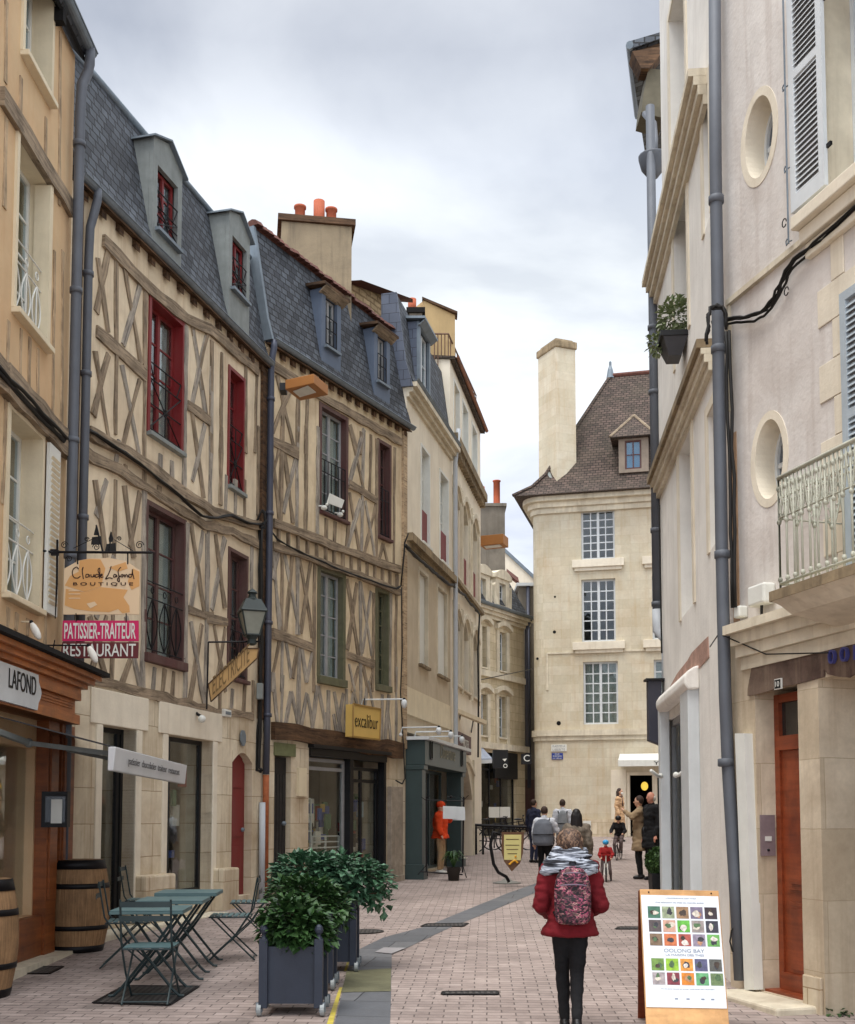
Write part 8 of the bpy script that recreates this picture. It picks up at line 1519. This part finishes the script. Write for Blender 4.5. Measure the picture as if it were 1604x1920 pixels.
# woman in long beige coat
y = 37; x, H = HX(1162, 1478, y); t, j, k = person('woman in a long beige coat with long brown hair walking beside the lit shop door', x, y, H, toward(.75, -.45), cloth('beige_coat', (196, 160, 122)), tan, hair=hairM, hairlen=.26, coat=.42, J=dict(wrL=(-.3, -.08, .9), elL=(-.28, -.1, 1.14)), topname='coat')
m = MB(); m.ell(j['head']+V_((0, .055, -.045), k), (.06*k, .055*k, .05*k), 10); m.build('face_mask', K['white'], t, True); m = MB(); c = j['neck']; m.tube([c+V_((.1*math.cos(a), .09*math.sin(a), .03*math.sin(a)), k) for a in [i*.6 for i in range(11)]], .035*k, 6); m.tube([c+V_((.05, .1, 0), k), c+V_((.08, .15, -.3), k)], .03*k, 6); m.build('scarf', cloth('brown_scarf', (110, 84, 70)), t, True)
# couple at the white shopfront
y = 22.4; x, H = HX(1220, 1484, y); Jm = dict(wrR=(.20, .08, .86)); t, j, k = person('bald elderly man in a long black coat standing by the white shopfront', x+.02, y, H, toward(-.95, -.35), blk, blk, hair=None, J=Jm, coat=.30, skin=SK2, wide=1.08, topname='coat')
solid('hair', lambda m: m.ell(j['head']+V_((0, -.03, -.015), k), (.082*k, .078*k, .075*k), 14), mat('white_hair', (206, 202, 196), .8, .1), t, .01)
y2 = 22.7; x, H = HX(1199, 1492, y2); t, j, k = person('person in a tan raincoat pointing left with a raised arm, beside the bald man', x, y2, H, toward(-.9, .25), cloth('tan_raincoat', (150, 128, 100)), blk, hair=hairM, coat=.34, J=dict(elL=(-.25, .14, 1.30), wrL=(-.10, .30, 1.42)), topname='raincoat')
hb = thing('handbag', 'black shoulder bag hanging at the side of the person in the tan raincoat', 'bag', (x, y2, gz(y2)), toward(-.9, .25)); m = MB(); c = V_((-.14, -.16, .98), k); cc = Vector((-.20, -.08, .97)); 
def hbf(m): m.ell((-.19, -.10, .93), (.10, .055, .11), 12)
solid('bag', hbf, K['black'], hb, .014); m = MB(); m.tube([(-.17, -.1, 1.03), (-.1, -.12, 1.3), (.1, -.02, 1.46)], .012, 6); m.build('strap', K['black'], hb)
# orange figure at the green shop
y = 24.2; x, H = HX(826, 1503, y); person('person in a loose bright orange top, orange cap and tan trousers by the clothes rail', x, y, H, toward(.9, -.3), orc, tan, shoes=K['white'], hair=None, cap_=(orc, .99), wide=1.25, coat=.08, J=dict(elL=(-.26, .14, 1.3), wrL=(-.1, .28, 1.38), elR=(.26, .05, 1.12), wrR=(.3, .12, .95)), topname='poncho')
# child on a balance bike
y = 22.2; x, H = HX(1136, 1572, y); helm = mat('bright_blue_helmet', (60, 160, 214), .35, .25, 14, 0); t, j, k = person('small child in a red fleece and bright blue helmet standing over a balance bike', x, y, H*.99, toward(-.15, -1), redk, trk, hair=None, cap_=(helm, 1.25), wide=1.15, fat=1.05, vox=.011,
    J=dict(head=(0, .08, 1.56), neck=(0, .06, 1.40), chest=(0, .04, 1.2), pelvis=(0, -.05, .86), shL=(-.18, .06, 1.32), shR=(.18, .06, 1.32), elL=(-.28, .16, 1.1), elR=(.28, .16, 1.1), wrL=(-.22, .36, .98), wrR=(.22, .36, .98), hiL=(-.1, -.05, .84), hiR=(.1, -.05, .84), knL=(-.17, .12, .46), anL=(-.2, .0, .09), knR=(.16, .16, .46), anR=(.19, .1, .09)))
bk = thing('balance_bike', 'tiny pale balance bike under the small child in red', 'balance bike', (x, y, gz(y))); kk = k
for yy in (-.22, .38):
    m = MB(); m.tube([(0, yy*kk*1.3+.13*math.cos(a), .13+.13*math.sin(a)) for a in [i*math.pi/9 for i in range(19)]], .016, 6, caps=False); w_ = m.build('wheel', K['black'], bk, True); m = MB(); m.lathe([(.02, -.02), (.02, .02)], (0, yy*kk*1.3, .13), 8)
    for i in range(6): a = i*math.pi/3; m.tube([(0, yy*kk*1.3, .13), (0, yy*kk*1.3+.12*math.cos(a), .13+.12*math.sin(a))], .004, 4)
    m.build('spokes', K['white'], w_)
m = MB(); m.tube([(0, -.22*kk*1.3, .13), (0, -.02, .28), (0, .3*kk, .36)], .014, 6); m.tube([(-.03, .38*kk*1.3, .13), (-.03, .33*kk, .34)], .01, 6); m.tube([(.03, .38*kk*1.3, .13), (.03, .33*kk, .34)], .01, 6); m.tube([(0, .33*kk, .34), (0, .30*kk, .50)], .012, 6); m.build('frame', K['white'], bk); m = MB(); m.tube([(-.14, .34*kk, .5), (.14, .34*kk, .5)], .012, 6); m.build('handlebar', redk, bk); m = MB(); m.ell((0, -.05, .35), (.05, .09, .03)); m.build('saddle', K['black'], bk); bk.rotation_euler = (0, 0, toward(-.15, -1))
# child on the bigger bike
y = 28.6; x, H = HX(1160, 1530, y); t, j, k = person('child in a black helmet and dark jacket riding a small dark bicycle', x, y, H, toward(-.35, -1), blk, trk, hair=None, cap_=(K['black'], 1.2), wide=1.12, vox=.012,
    J=dict(head=(0, .06, 1.62), pelvis=(0, -.12, .98), chest=(0, -.04, 1.28), hiL=(-.1, -.1, .95), hiR=(.1, -.1, .95), knL=(-.14, .22, .72), anL=(-.13, .1, .34), knR=(.14, .24, .62), anR=(.13, .12, .22), elL=(-.28, .12, 1.14), wrL=(-.24, .36, 1.06), elR=(.28, .12, 1.14), wrR=(.24, .36, 1.06)))
bc = make_bike('bicycle', mat('dark_red_frame', (70, 30, 34), .5), .62*k/.7 if k < .9 else .7); bc.location = (x, y, gz(y)); bc.rotation_euler = (0, 0, toward(-.35, -1)+R(90)); bc['label'] = 'small dark child bicycle ridden by the child in the black helmet'
